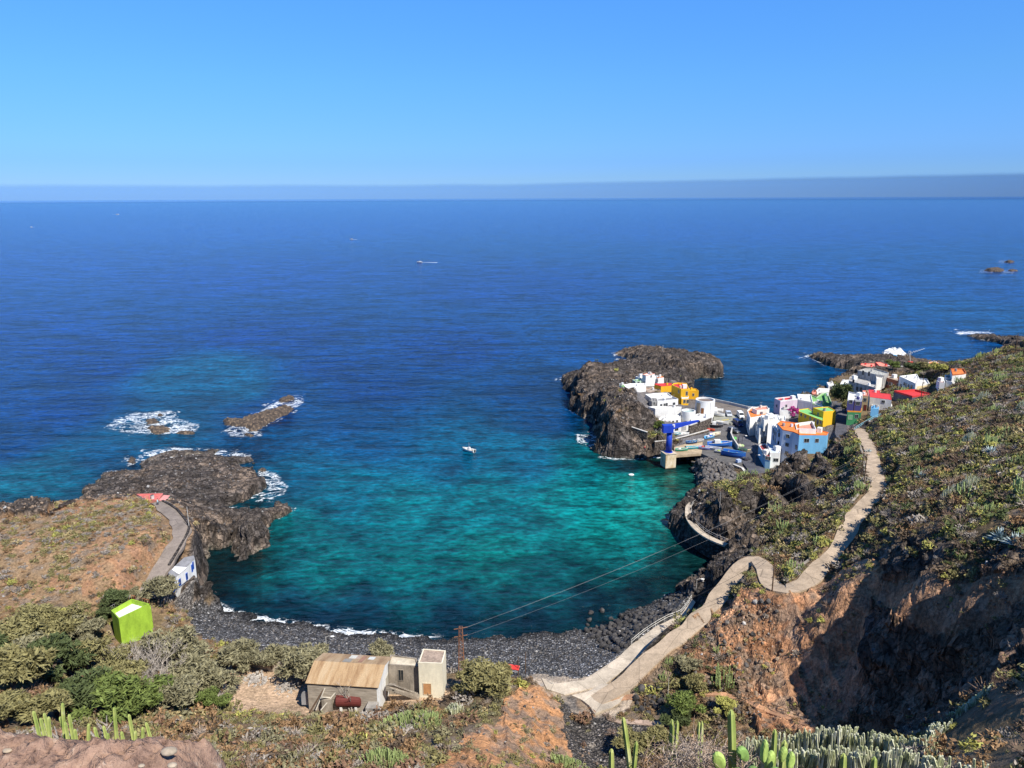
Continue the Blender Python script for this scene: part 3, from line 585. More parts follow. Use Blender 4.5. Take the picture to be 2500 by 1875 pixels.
# far sea-haze bank low over the horizon: a long closed body 24 km out
def haze_bank():
    n = 160; vs = []; th = np.radians(np.linspace(-48, 48, n))
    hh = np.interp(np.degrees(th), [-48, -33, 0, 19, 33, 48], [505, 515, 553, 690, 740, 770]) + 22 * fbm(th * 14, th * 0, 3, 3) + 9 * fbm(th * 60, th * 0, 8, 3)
    fade = []
    for R_ in (24000, 26500):
        for zz_, f_ in ((hh * 0 - 5, 1), (hh - 150, .9), (hh, 0)):
            for i in range(n): vs.append((R_ * math.sin(th[i]), R_ * math.cos(th[i]), zz_[i])); fade.append(f_)
    fs = []
    for i in range(n - 1):
        for q in (0, 1): fs += [(q * n + i, q * n + i + 1, q * n + n + i + 1, q * n + n + i), ((q + 3) * n + i + 1, (q + 3) * n + i, (q + 4) * n + i, (q + 4) * n + i + 1)]
        fs.append((2 * n + i, 2 * n + i + 1, 5 * n + i + 1, 5 * n + i))
    m = bpy.data.materials.new("haze_bank"); m.use_nodes = True; t = m.node_tree; t.nodes.clear()
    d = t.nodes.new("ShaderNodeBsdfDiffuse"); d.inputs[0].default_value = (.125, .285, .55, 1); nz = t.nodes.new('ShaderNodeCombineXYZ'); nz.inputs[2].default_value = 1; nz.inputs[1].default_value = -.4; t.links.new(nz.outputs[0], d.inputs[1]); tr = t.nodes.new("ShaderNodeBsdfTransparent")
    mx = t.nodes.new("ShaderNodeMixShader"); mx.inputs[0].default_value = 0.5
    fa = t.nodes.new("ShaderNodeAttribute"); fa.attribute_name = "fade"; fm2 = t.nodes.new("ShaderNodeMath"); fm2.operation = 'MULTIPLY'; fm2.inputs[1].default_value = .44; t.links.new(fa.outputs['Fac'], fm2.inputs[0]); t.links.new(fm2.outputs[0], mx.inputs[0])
    o = t.nodes.new("ShaderNodeOutputMaterial")
    t.links.new(tr.outputs[0], mx.inputs[1]); t.links.new(d.outputs[0], mx.inputs[2]); t.links.new(mx.outputs[0], o.inputs[0])
    mb_ = mesh_np("cloud_bank", vs, [np.array(fs)], m, True); at = mb_.attributes.new("fade", 'FLOAT', 'POINT'); at.data.foreach_set("value", np.array(fade, np.float32)); tag(link(bpy.data.objects.new("cloud_bank", mb_)), kind='structure')
haze_bank()
# ------------------------------------------------------------------ paths, quays
def strip_mesh(name, pts, hw, mat, lift=0.18, kind='structure', skirt=0.5, jit=0.4):
    n = len(pts); vs = []; fs = []
    for i in range(n):
        t = np.array(pts[min(i + 1, n - 1)]) - np.array(pts[max(i - 1, 0)]); t[2] = 0; t /= np.linalg.norm(t) + 1e-9
        nn = np.array([-t[1], t[0], 0]); c = np.array(pts[i])
        jl = jit * float(vn(i * 0.37, 3.1)); jr = jit * float(vn(i * 0.37, 9.1))
        L = c + nn * (hw + jl); R = c - nn * (hw + jr)
        for q, dz in ((L, -skirt), (L, lift), (c, lift + 0.03), (R, lift), (R, -skirt)): vs.append((q[0], q[1], q[2] + dz))
    for i in range(n - 1):
        for k in range(4): fs.append((i * 5 + k, i * 5 + k + 1, i * 5 + 6 + k, i * 5 + 5 + k))
    me = mesh_np(name, vs, [np.array(fs)], mat); o = link(bpy.data.objects.new(name, me)); tag(o, kind=kind); return o
def path_mat(name, rgb, rough=0.9, sc=0.5):
    t = NT(name, rough, 0.2); co = t.coord()
    a = t.noise(co, sc, 5, 0.7); b = t.noise(co, 5.0, 5, 0.7)
    c = t.mix(1.0, rgb, t.ramp(a, [(0.3, 0.68), (0.65, 1.12)]), 'MULTIPLY'); c = t.mix(1.0, c, t.ramp(b, [(0.3, 0.75), (0.7, 1.15)]), 'MULTIPLY')
    ck = t.vor(t.coord((1, 1, .2)), 0.2, 'Distance', 'DISTANCE_TO_EDGE'); c = t.mix(1.0, c, t.ramp(ck, [(0.004, .62), (0.012, 1.0)]), 'MULTIPLY'); vp = t.n('ShaderNodeTexVoronoi'); vp.inputs['Scale'].default_value = .2; t.l(t.coord((1, 1, .2)), vp.inputs['Vector']); sp_ = t.n('ShaderNodeSeparateColor'); t.l(vp.outputs['Color'], sp_.inputs[0]); c = t.mix(1.0, c, t.ramp(sp_.outputs[0], [(0, .86), (1, 1.08)]), 'MULTIPLY')
    t.color(c); t.bump(b, 0.05, 0.8); return t.m
M_PATH = path_mat("worn_concrete", (.44, .345, .25)); M_ASPH = path_mat("cracked_asphalt", (.25, .21, .18)); M_CONC = path_mat("pale_concrete", (.54, .46, .36)); M_STREET = path_mat("dark_street", (.10, .10, .115))
def stone_mat(name, rgb, sc=2.2):
    t = NT(name, 0.9, 0.2); co = t.coord((1, 1, 1.3)); v = t.n("ShaderNodeTexVoronoi"); v.inputs['Scale'].default_value = sc; t.l(co, v.inputs['Vector'])
    s = t.n("ShaderNodeSeparateColor"); t.l(v.outputs['Color'], s.inputs[0])
    c = t.mix(1.0, rgb, t.ramp(s.outputs[0], [(0, 0.55), (1, 1.45)]), 'MULTIPLY'); e = t.ramp(v.outputs['Distance'], [(0.3, 1.0), (0.62, 0.3)])
    t.color(t.mix(1.0, c, e, 'MULTIPLY')); t.bump(e, 0.15, 0.8); return t.m
M_STONE = stone_mat("rubble_masonry", (.16, .135, .115)); M_DSTONE = stone_mat("dark_lava_masonry", (.075, .065, .06), 1.5); M_WH = paint("white_plaster", (.82, .82, .80), 0.7, 0.24)
strip_mesh("path", roadW['up'][0], roadW['up'][1], M_PATH)
strip_mesh("road", roadW['left'][0], roadW['left'][1], M_ASPH)
def slab(name, pix, mat, depth=1.2, kind='structure', lift=0.0):
    w_ = [P(*p) for p in pix]; n = len(w_)
    mb = MB(); vs = [(p[0], p[1], p[2] + lift) for p in w_] + [(p[0], p[1], p[2] - depth) for p in w_]
    mb.add(vs, [tuple(range(n))] + [(i, (i + 1) % n, n + (i + 1) % n, n + i) for i in range(n)])
    pad(w_, 0.15); o = mb.build(name, mat); tag(o, kind=kind); return o
# seaside promenade with apron (quads strips so it bends with the slope)
def ribbon(name, Lp, Rp, mat, depth=1.0, kind='structure'):
    L = [P(*p) for p in Lp]; R = [P(*p) for p in Rp]; n = len(L); vs = []; fs = []
    for a, b in zip(L, R): vs += [(a[0], a[1], a[2] - depth), tuple(a), tuple(b), (b[0], b[1], b[2] - depth)]
    for i in range(n - 1):
        for k in range(3): fs.append((i * 4 + k, i * 4 + k + 1, i * 4 + 5 + k, i * 4 + 4 + k))
    fs += [(0, 3, 2, 1), (4 * n - 4, 4 * n - 3, 4 * n - 2, 4 * n - 1)]
    for i in range(n - 1): pad([L[i], L[i + 1], R[i + 1], R[i]], 0.15)
    me = mesh_np(name, vs, [np.array(fs)], mat); o = link(bpy.data.objects.new(name, me)); tag(o, kind=kind); return o
ribbon("promenade", [(1322,1655,4.3),(1360,1668,4.4),(1425,1660,4.5),(1508,1606,4.6),(1541,1574,4.7),(1600,1530,4.8),(1663,1500,5.0),(1690,1462,5.0)],
       [(1335,1682,4.3),(1378,1696,4.5),(1475,1672,4.7),(1540,1622,4.8),(1570,1596,4.9),(1612,1550,5.0),(1672,1512,5.1),(1698,1470,5.1)], M_CONC, 1.6)
slab("concrete_apron", [(1395,1697,4.6),(1432,1690,4.75),(1470,1668,4.85),(1515,1672,5.4),(1530,1690,5.5),(1512,1716,5.3),(1492,1728,5.15),(1470,1734,5.0),(1452,1742,4.9),(1438,1722,4.8),(1420,1708,4.7)], M_CONC, 1.2)
# walkway round the lava outcrop
walk = [(1838,1364,5.2),(1808,1349,5.2),(1775,1331,5.2),(1743,1318,5.2),(1716,1303,5.2),(1694,1283,5.2),(1682,1262,5.2),(1682,1238,5.2),(1697,1224,5.2),(1715,1209,5.0)]
walkW = dense(walk); strip_mesh("walkway", walkW, 0.8, M_CONC, 0.1, 'structure', 0.25, 0.05)
# harbour ground
slab("jetty_deck", [(1647,1112,4.0),(1713,1107,4.0),(1716,1075,4.2),(1690,1078,4.2),(1645,1092,4.2)], path_mat("rusty_deck", (.42, .33, .22)), 0.7)
slab("harbour_yard", [(1712,1107,3.99),(1715,1076,4.19),(1722,1060,4.4),(1735,1052,4.5),(1766,1050,4.5),(1790,1060,4.5),(1800,1100,4.4),(1815,1130,4.4),(1800,1142,4.4),(1760,1128,4.1)], path_mat("oily_yard", (.13, .125, .12)), 4.2)
slab("street", [(1795,1012,5.4),(1826,1006,5.4),(1822,1055,5.0),(1832,1075,4.9),(1858,1115,4.7),(1872,1150,4.6),(1860,1162,4.6),(1838,1162,4.6),(1812,1128,4.5),(1800,1095,4.6),(1806,1060,4.8)], M_STREET, 4.0)
slab("street_upper", [(2038,1058,9.2),(2044,1010,9.0),(2070,1000,9.0),(2068,1062,9.4),(2048,1075,9.4)], M_STREET, 3.0)
ribbon("coast_road", [(1742,980,6.3),(1780,988,6.3),(1826,999,6.3),(1860,1003,6.3)], [(1742,1008,5.6),(1775,1010,5.6),(1822,1016,5.5),(1850,1018,5.5)], path_mat("grey_asphalt", (.19, .165, .145)), 6.5)
slab("car_park", [(1742,1010,5.75),(1775,1012,5.75),(1818,1018,5.65),(1812,1030,5.55),(1785,1034,5.45),(1765,1030,5.55),(1742,1030,5.65)], path_mat("greenish_concrete", (.30, .30, .25)), 5)

# ------------------------------------------------------------------ walls (things)
def wall(name, label, pix, h, th, mat, base=1.5, cap=None, cat="wall", group=None):
    w_ = [P(*p) for p in pix]; root = thing(name, label, cat, w_[0], 0, group); o0 = np.array(w_[0])
    def seg(hh, t_, z0, nm, m_):
        mb = MB(); n = len(w_); vs = []; fs = []
        for i in range(n):
            t = w_[min(i + 1, n - 1)] - w_[max(i - 1, 0)]; t[2] = 0; t /= np.linalg.norm(t); nn = np.array([-t[1], t[0], 0]) * t_ / 2; c = w_[i] - o0
            vs += [c + nn + [0, 0, z0], c + nn + [0, 0, hh], c - nn + [0, 0, hh], c - nn + [0, 0, z0]]
        for i in range(n - 1):
            for k in range(4): fs.append((i * 4 + k, i * 4 + (k + 1) % 4, i * 4 + 4 + (k + 1) % 4, i * 4 + 4 + k))
        fs += [(0, 1, 2, 3), (4 * n - 1, 4 * n - 2, 4 * n - 3, 4 * n - 4)]
        mb.add(vs, fs); mb.build(nm, m_, root)
    seg(h, th, -base, "masonry", mat)
    if cap: seg(h + 0.14, th + 0.1, h + 0.003, "coping", cap)
    return root
M_CAPW = paint("weathered_white", (.62, .60, .56), 0.8, 0.35); M_GREY = paint("grey_render", (.32, .32, .33), 0.85, 0.4)
wall("sea_wall", "long low pale parapet wall along the far seaward edge of the grey coast road", [(1742,979,6.3),(1780,987,6.3),(1826,998,6.3),(1860,1002,6.3)], 0.9, 0.35, M_CAPW, 6)
wall("retaining_wall", "upper brown stone retaining wall under the car park, above the beached skiffs", [(1681,1061,4.6),(1706,1052,4.8),(1735,1040,4.9)], 3.0, 0.5, M_STONE, 1, M_CAPW)
wall("quay_wall", "lower brown stone quay wall behind the blue crane column, running towards the boat yard", [(1598,1082,4.3),(1640,1077,4.3),(1690,1064,4.3),(1733,1052,4.4)], 0.5, 0.5, M_STONE, 4.2, M_CAPW)
wall("curved_parapet", "curved brown stone parapet with pale coping at the foot of the crag beside the crane", [(1514,1033,8.4),(1530,1045,8.0),(1550,1052,7.6),(1580,1062,7.2)], 0.9, 0.5, M_STONE, 1.6, M_CAPW)
wall("stone_wall", "low dark stone kerb wall on the outer bend of the left asphalt road", [(397,1225,9.0),(415,1234,9.4),(433,1246,9.9),(449,1265,10.3),(463,1285,10.5),(459,1302,10.3),(452,1317,10.0),(433,1350,9.2),(413,1382,8.3)], 0.45, 0.5, M_DSTONE, 1.2)
wall("terrace_wall", "grey stone retaining wall below the white cliff house with blue windows", [(412,1500,3.0),(432,1468,5.3),(455,1442,5.8),(479,1412,6.2)], 0.3, 0.6, stone_mat("grey_masonry", (.30, .27, .24)), 4.5)
wall("yard_wall", "long cracked pale wall behind the sandy yard left of the tin roofed hall", [(560,1606,4.6),(620,1625,4.8),(700,1638,5.0),(760,1650,5.2)], 1.5, 0.35, paint("cracked_cream", (.66, .58, .46), 0.85, 0.45), 1, None)
wall("slipway_wall", "tall pale concrete slipway wall curving between the blue boats and the dark street", [(1787,1055,4.6),(1784,1068,4.6),(1790,1082,4.5),(1802,1100,4.4)], 1.5, 0.3, paint("pale_green_concrete", (.42, .47, .42), 0.8, 0.4), 1.5, M_CAPW)
wall("breakwater_wall", "dark stained breakwater wall with a pale coping dropping from the street steps to the boulders", [(1790,1137,4.3),(1812,1146,4.2),(1822,1160,3.6)], 0.4, 0.6, paint("tarred_concrete", (.10, .10, .12), 0.85, 0.4), 4.0, M_CAPW)
wall("ramp_wall", "low dark kerb wall between the concrete promenade and the upper ramp", [(1505,1662,5.4),(1560,1610,6.6),(1605,1560,7.8),(1640,1530,8.6)], 0.35, 0.4, M_DSTONE, 2.0)
wall("path_parapet", "broken stone parapet on the seaward edge of the long path above the dark gully", [(1925,1405,18.4),(1975,1370,19),(2000,1335,19.5),(2035,1290,20.2),(2062,1250,20.9),(2085,1222,21.3),(2108,1195,21.7),(2112,1165,21.6),(2108,1120,20.4),(2098,1085,18.8)], 0.35, 0.4, path_mat("pale_parapet", (.36, .32, .27)), 1.4)

wall("walkway_wall", "curved dark lava masonry wall carrying the walkway round the outcrop", [(a, b, c - .15) for a, b, c in walk], 0.0, 1.5, M_DSTONE, 4.5)
# ------------------------------------------------------------------ buildings
M_GLASS = NT("window_glass", 0.08, 0.6); M_GLASS.color((.02, .025, .03)); M_GLASS = M_GLASS.m
M_FR = paint("window_frame_white", (.48, .48, .47), 0.6, 0.1); M_FRD = paint("window_frame_brown", (.16, .08, .04), 0.6, 0.2)
M_BLUEP = paint("blue_paint", (.02, .10, .50), 0.5, 0.15)
WH_ = M_WH
class Bld:
    def __init__(s, name, label, cat="house", group=None):
        s.root = thing(name, label, cat, (0, 0, 0), 0, group); s.walls = []; s.org = None
    def loc(s, p): return (p[0] - s.org[0], p[1] - s.org[1], p[2] - s.org[2])
    def block(s, pix, base=None, zt=None, zb=None, wall=None, roof=None, par=0.5, parm=None, nm="wall", nopad=False):
        """pix: roof outline in photo pixels; base=(index, v of the foot, z of the ground)"""
        if zt is None:
            u, v = pix[base[0]]; zt = HZ(u, base[1], base[2], v); zb = base[2]
        w_ = [P(u, v, zt) for u, v in pix]
        if s.org is None:
            s.org = np.array([w_[0][0], w_[0][1], zb]); s.root.location = tuple(float(c) for c in s.org)
        ar = sum(w_[i][0] * w_[(i + 1) % len(w_)][1] - w_[(i + 1) % len(w_)][0] * w_[i][1] for i in range(len(w_)))
        if ar < 0: w_ = w_[::-1]
        poly = [s.loc(p)[:2] for p in w_]; n = len(poly); ztl = zt - s.org[2]; zbl = zb - s.org[2]
        mb = MB(); mb.prism(poly, zbl - 2.0, ztl - par, top=False); mb.build(nm, wall, s.root)
        # parapet ring
        def inset(poly, d):
            out = []
            for i in range(n):
                a = Vector(poly[i - 1]); b = Vector(poly[i]); c = Vector(poly[(i + 1) % n])
                e1 = (b - a).normalized(); e2 = (c - b).normalized(); n1 = Vector((-e1.y, e1.x)); n2 = Vector((-e2.y, e2.x))
                k = (n1 + n2); L = max(0.35, k.length_squared / 2); k = k / L * (1 if k.length > 1e-6 else 0)
                out.append(b + k * d / 1.0 * 0.5 * (1 if k.length < 4 else 4 / k.length) * 1.0)
            return out
        inn = inset(poly, 0.36)
        rz = ztl - par
        if par > 0.05:
            pm = MB(); vs = [(p[0], p[1], rz + 0.002) for p in poly] + [(p[0], p[1], ztl) for p in poly] + [(p[0], p[1], ztl) for p in inn] + [(p[0], p[1], rz + 0.002) for p in inn]
            fs = []
            for i in range(n):
                j = (i + 1) % n; fs += [(i, j, n + j, n + i), (n + i, n + j, 2 * n + j, 2 * n + i), (2 * n + i, 2 * n + j, 3 * n + j, 3 * n + i)]
            pm.add(vs, fs); pm.build("parapet", parm or wall, s.root)
        rm = MB(); rm.prism(poly, rz - 0.15, rz, top=True, bottom=True) if par <= 0.05 else rm.prism([tuple(p) for p in inn], rz - 0.2, rz + 0.02, top=True); rm.build("roof", roof or wall, s.root)
        pad([(p[0], p[1], zb) for p in w_], 0.05) if nopad is False else None
        if s.root.name.split('.')[0] not in ('ruined_annex', 'square_tower', 'cliff_house', 'lime_house') and min(np.linalg.norm(w_[0] - w_[2]), np.linalg.norm(w_[1] - w_[3 % n])) > 3.0 and par <= .5:
            rr = random.Random(int(abs(w_[0][0]) * 100)); cc = sum(w_) / n
            for q in range(rr.choice((1, 2, 2, 3))):
                a_ = w_[rr.randrange(n)]; k_ = rr.uniform(.25, .6); pp = s.loc(a_ * k_ + cc * (1 - k_)); mm = MB(); kd = rr.random()
                if kd < .35: mm.cyl((pp[0], pp[1], rz + .02), .42, .9, 10); mm.build("water_tank", rr.choice((M_CAPW, M_GREY, WH_)), s.root)
                elif kd < .7: mm.box((pp[0], pp[1], rz + .4), (.6, .5, .9), rr.uniform(0, 1)); mm.build("chimney", wall, s.root)
                elif kd < .85: mm.tube([(pp[0], pp[1], rz), (pp[0], pp[1], rz + 2.0)], .04, 4); mm.box((pp[0], pp[1], rz + 1.9), (1.0, .05, .05), .5); mm.build("antenna", M_GREY, s.root)
                else: mm.box((pp[0], pp[1], rz + .7), (1.5, 1.2, 1.4), rr.uniform(0, 1)); mm.build("stairhead", WH_, s.root)
        s.walls.append((w_, zb - 2, zt)); s.zt = zt; s.zb = zb
        return s
    def hit(s, u, v):
        d = ray(u, v); best = None
        for w_, zb, zt in s.walls:
            n = len(w_)
            for i in range(n):
                a = w_[i]; b = w_[(i + 1) % n]; e = np.array([b[0] - a[0], b[1] - a[1]]); N = np.array([e[1], -e[0]]); N = N / np.linalg.norm(N)
                den = N[0] * d[0] + N[1] * d[1]
                if den >= -1e-4: continue
                t = (N[0] * (a[0] - CAM[0]) + N[1] * (a[1] - CAM[1])) / den; p = CAM + d * t
                k = ((p[0] - a[0]) * e[0] + (p[1] - a[1]) * e[1]) / (e @ e)
                if -0.02 <= k <= 1.02 and zb - 0.3 <= p[2] <= zt + 0.4 and (best is None or t < best[0]): best = (t, p, N)
        return best
    def win(s, u, v, w=0.9, h=1.1, fm=None, gm=None, name="window", sub="pane", prot=0.04):
        b = s.hit(u, v)
        if b is None: print("nohit", s.root.name, u, v); return
        _, p, N = b; rz = math.atan2(N[1], N[0]) + math.pi / 2; c = s.loc(p)
        f = MB(); N3 = np.array([N[0], N[1], 0])
        t_ = 0.06; R = Matrix.Rotation(rz, 3, 'Z'); o_ = np.array(c) + N3 * prot
        for dx, dz, sx, sz in ((0, h / 2, w + t_, t_), (0, -h / 2, w + t_, t_), (-w / 2, 0, t_, h - t_), (w / 2, 0, t_, h - t_), (0, 0, t_ * 0.6, h - t_)):
            if name == "door" and dx == 0 and dz == 0: continue
            q = R @ Vector((dx, 0, dz)); f.box((o_[0] + q.x, o_[1] + q.y, o_[2] + q.z), (sx, 0.12, sz), rz)
        fo = f.build(name, fm or M_FR, s.root)
        g = MB(); o2 = np.array(c) + N3 * (prot - 0.01); g.box(tuple(o2), (w - 0.02, 0.06, h - 0.02), rz); g.build(sub, gm or M_GLASS, fo)
        return fo
    def part(s, nm, mb, mat, parent=None): return mb.build(nm, mat, parent or s.root)
def zA(x, y): return (1500 + x / 8.508, 880 + y / 8.508)
def zB(x, y): return (1800 + x / 8.295, 960 + y / 8.295)
def zC(x, y): return (1800 + x / 8.508, 980 + y / 8.508)
def zD(x, y): return (1950 + x / 8.508, 840 + y / 8.508)
def zE(x, y): return (2150 + x / 8.193, 860 + y / 8.193)
def zF(x, y): return (250 + x / 4.365, 1180 + y / 4.365)
def zG(x, y): return (700 + x / 5.267, 1540 + y / 5.267)
def zH(x, y): return (1640 + x / 8.508, 980 + y / 8.508)
WH = M_WH; WH2 = paint("cream_white", (.76, .74, .68), 0.7, 0.22); REDR = paint("red_roof_paint", (.62, .05, .05), 0.7, 0.2); ORR = paint("orange_roof_paint", (.80, .22, .05), 0.7, 0.2)
GRNR = paint("green_roof_paint", (.20, .42, .14), 0.8, 0.25); YEL = paint("yellow_plaster", (.72, .40, .02), 0.75, 0.15); YEL2 = paint("bright_yellow_plaster", (.80, .50, .03), 0.75, 0.12); PINK = paint("pale_pink_plaster", (.62, .50, .58), 0.75, 0.15)
SKYB = paint("sky_blue_plaster", (.16, .42, .68), 0.75, 0.15); PALEB = paint("pale_grey_blue_plaster", (.55, .62, .74), 0.75, 0.18); BRICK = paint("red_brown_plaster", (.36, .13, .08), 0.8, 0.2); LIME = paint("lime_green_plaster", (.36, .56, .05), 0.75, 0.35)
GREYR = paint("grey_roof_felt", (.30, .30, .31), 0.85, 0.35); BEIGE = paint("beige_plaster", (.42, .32, .18), 0.8, 0.2); DGREY = paint("dark_grey_block", (.13, .14, .17), 0.85, 0.35); PREDR = paint("salmon_roof", (.72, .28, .20), 0.8, 0.2)
RUIN = paint("stained_grey_white", (.50, .49, .47), 0.85, 0.55, 1.2)

# peninsula
b = Bld("harbour_house", "long low white house with green edged terrace, nearest the crag on the peninsula")
b.block([zA(200, 572), zA(660, 520), zA(640, 470), zA(330, 475), zA(95, 515)], (0, 962, 9.0), None, None, WH, WH2, 0.3, WH)
b.block([zA(170, 485), zA(240, 560), zA(140, 535), zA(95, 515)], zt=b.zt + .25, zb=b.zt - .5, wall=WH, roof=GRNR, par=0.12, parm=GRNR)
b.win(*zA(160, 615), 0.8, 1.0)
b = Bld("harbour_house", "tall white peninsula house with orange roof patches and grey shaded side")
b.block([zA(438, 330), zA(650, 412), zA(1010, 352), zA(800, 290)], (1, 940, 8.8), None, None, WH, WH2, 0.35)
b.block([zA(580, 288), zA(655, 312), zA(838, 270), zA(745, 248)], zt=b.zt + 1.9, zb=b.zt - 1, wall=WH, roof=WH2, par=0.2, parm=PREDR)
b.block([zA(880, 352), zA(905, 362), zA(1030, 342), zA(960, 318)], zt=b.zt + 0.0 - 1.3, zb=b.zb, wall=WH, roof=ORR, par=0.05)
for q in ((540, 385), (620, 460), (760, 330), (900, 420)): b.win(*zA(*q), 0.7, 1.0)
b = Bld("harbour_house", "small pale green flat roofed annex with pillared balcony left of the tall white house")
b.block([zA(375, 400), zA(440, 440), zA(560, 430), zA(520, 380)], (1, 940, 8.8), None, None, paint("pale_green_plaster", (.52, .66, .55)), GRNR, 0.3)
b.win(*zA(420, 460), 0.9, 1.4); b.win(*zA(500, 470), 0.9, 1.2)
b = Bld("yellow_house", "bright orange yellow house with red roof terraces beside the white cylinder tower")
b.block([zA(1190, 505), zA(1385, 592), zA(1548, 588), zA(1500, 470), zA(1330, 458), zA(1235, 470)], (1, 988, 6.0), None, None, YEL, REDR, 0.45, YEL2)
b.block([zA(830, 492), zA(968, 535), zA(1205, 512), zA(1190, 468), zA(860, 478)], (1, 959, 7.0), None, None, YEL, REDR, 0.15, REDR)
b.block([zA(1545, 622), zA(1752, 630), zA(1700, 585), zA(1550, 575)], (1, 975, 6.2), None, None, YEL, YEL, 0.3)
b.block([zA(1395, 770), zA(1540, 762), zA(1545, 735), zA(1400, 740)], (0, 990, 6.0), None, None, YEL, WH, 0.5, WH)
for q, ww, hh in (((1503, 685), .7, 1.5), ((1455, 850), .9, 1.3), ((1520, 850), .9, 1.3), ((1340, 650), .8, 1.1), ((1640, 710), .7, 1)): b.win(*zA(*q), ww, hh)
b = Bld("brick_house", "unfinished low house with rough pinkish walls, left of the orange yellow house")
b.block([zA(600, 580), zA(700, 660), zA(960, 620), zA(860, 540)], (1, 965, 7.2), None, None, paint("unfinished_block", (.42, .30, .24), 0.9, 0.5), paint("rubble_roof", (.48, .40, .33), 0.9, 0.5), 0.5)
b = Bld("harbour_house", "white stepped house with flat roof and rounded chimney in the middle of the peninsula")
b.block([zA(640, 700), zA(790, 800), zA(1110, 770), zA(1205, 742), zA(1110, 668), zA(950, 672)], (1, 985, 7.4), None, None, WH, WH2, 0.5)
mb = MB(); 
b = Bld("harbour_house", "white single storey house with grey roof and four dark windows above the tall blank wall")
b.block([zA(895, 845), zA(1325, 800), zA(1320, 790), zA(1200, 742), zA(890, 775)], (0, 993.5, 7.4), None, None, WH, GREYR, 0.5)
for q, ww, hh in (((970, 930), .8, .9), ((1040, 918), .7, .9), ((1085, 925), .8, 1.6), ((1237, 898), 1.0, 1.0)): b.win(*zA(*q), ww, hh)
b = Bld("arched_house", "small grey white house with arched openings beside the crag")
b.block([zA(720, 830), zA(780, 850), zA(890, 850), zA(880, 790), zA(780, 780)], (1, 993, 7.4), None, None, RUIN, GREYR, 0.4)
b.win(*zA(830, 890), .5, 1.0)
b = Bld("blank_wall_house", "tall blank white terrace house standing below the four windowed white house")
b.block([zA(700, 960), zA(850, 1000), zA(1385, 985), zA(1395, 960), zA(900, 948)], (2, 1020, 5.0), None, None, WH, WH2, 0.25)
b = Bld("harbour_house", "lowest white house with five small windows directly behind the crane jib")
b.block([zA(890, 1252), zA(1388, 1198), zA(1375, 1130), zA(985, 1155)], (0, 1040, 4.8), None, None, WH, WH2, 0.25)
for q in ((945, 1300), (1045, 1292), (1142, 1285), (1218, 1275), (1300, 1262)): b.win(*zA(*q), .75, .85)
b = Bld("harbour_shed", "small white shed with grey awning at the foot of the crag by the jib")
b.block([zA(755, 1278), zA(885, 1298), zA(890, 1262), zA(800, 1250)], (1, 1041, 4.8), None, None, WH, GREYR, 0.2)
b = Bld("harbour_store", "white boat store with grey lean-to and open yard under the crane jib")
b.block([zA(1230, 1395), zA(1560, 1345), zA(1545, 1320), zA(1240, 1370)], (0, 1058, 4.4), None, None, WH, GREYR, 0.2)
b.win(*zA(1290, 1430), 1.4, 0.9); b.win(*zA(1440, 1410), 1.8, 1.3, M_FR, paint("grey_shutter", (.4, .4, .42)))

def cyl_tower(name, label, cu, ctop, cbase, zb, rpx, wall_m, top_m, open_top=True):
    zt = HZ(cu, cbase, zb, ctop); p = P(cu, cbase, zb); sl_ = np.linalg.norm(p - CAM); r = rpx * sl_ / FPX; h = zt - zb
    root = thing(name, label, "tower", p); pad([(p[0] + r * c_, p[1] + r * s_, zb) for c_, s_ in ((1, 0), (0, 1), (-1, 0), (0, -1))])
    m = MB(); n = 40; vs = []; fs = []
    rr = [(r, -1.5), (r, h), (r * 0.86, h), (r * 0.86, h - 0.55)]
    for k in range(n):
        a = 2 * math.pi * k / n
        for q, z_ in rr: vs.append((q * math.cos(a), q * math.sin(a), z_))
    for k in range(n):
        k2 = (k + 1) % n
        for j in range(3): fs.append((k * 4 + j, k2 * 4 + j, k2 * 4 + j + 1, k * 4 + j + 1))
    m.add(vs, fs); m.build("wall", wall_m, root)
    m = MB(); m.cyl((0, 0, h - 0.8), r * 0.85, 0.25, 32); m.build("roof", top_m, root)
    return root, r, h
t_, r_, h_ = cyl_tower("cylinder_tower", "large white cylindrical tower with sunken dark roof and brown door beside the yellow house", 1720, 975, 1014, 5.6, 22.3, WH, paint("brown_gravel_roof", (.20, .16, .14), 0.9, 0.3))
def curved_panel(root, nm, r, a0, a1, z0, z1, mat, off=0.05):
    m = MB(); vs = []; fs = []; n = 6
    for i in range(n + 1):
        a = a0 + (a1 - a0) * i / n
        for z_ in (z0, z1): vs.append(((r + off) * math.cos(a), (r + off) * math.sin(a), z_))
    for i in range(n): fs.append((2 * i, 2 * i + 2, 2 * i + 3, 2 * i + 1))
    m.add(vs, fs); m.build(nm, mat, root)
curved_panel(t_, "door", r_, math.radians(233), math.radians(250), 1.0, 3.4, paint("brown_door", (.22, .09, .03)))
curved_panel(t_, "pipe", r_, math.radians(288), math.radians(289.5), 0.3, h_ - 0.4, M_GREY)
curved_panel(t_, "plaster_patch", r_, math.radians(195), math.radians(228), 0.0, h_ - 0.8, paint("warm_plaster", (.62, .46, .30)))
cyl_tower("water_tank", "smaller white round tank with pale blue clutter on top, left of the cylinder tower", 1680, 1002, 1024, 5.2, 16.2, WH, paint("tank_deck", (.40, .52, .50), 0.8, 0.4))
b = Bld("ramp_house", "white sloping platform block joining the foot of the big cylinder tower")
b.block([zA(1720, 1105), zA(1600, 1200), zA(1585, 1262), zA(2030, 1192), zA(2045, 1120)], (2, 1045, 4.6), None, None, WH, WH, 0.1)

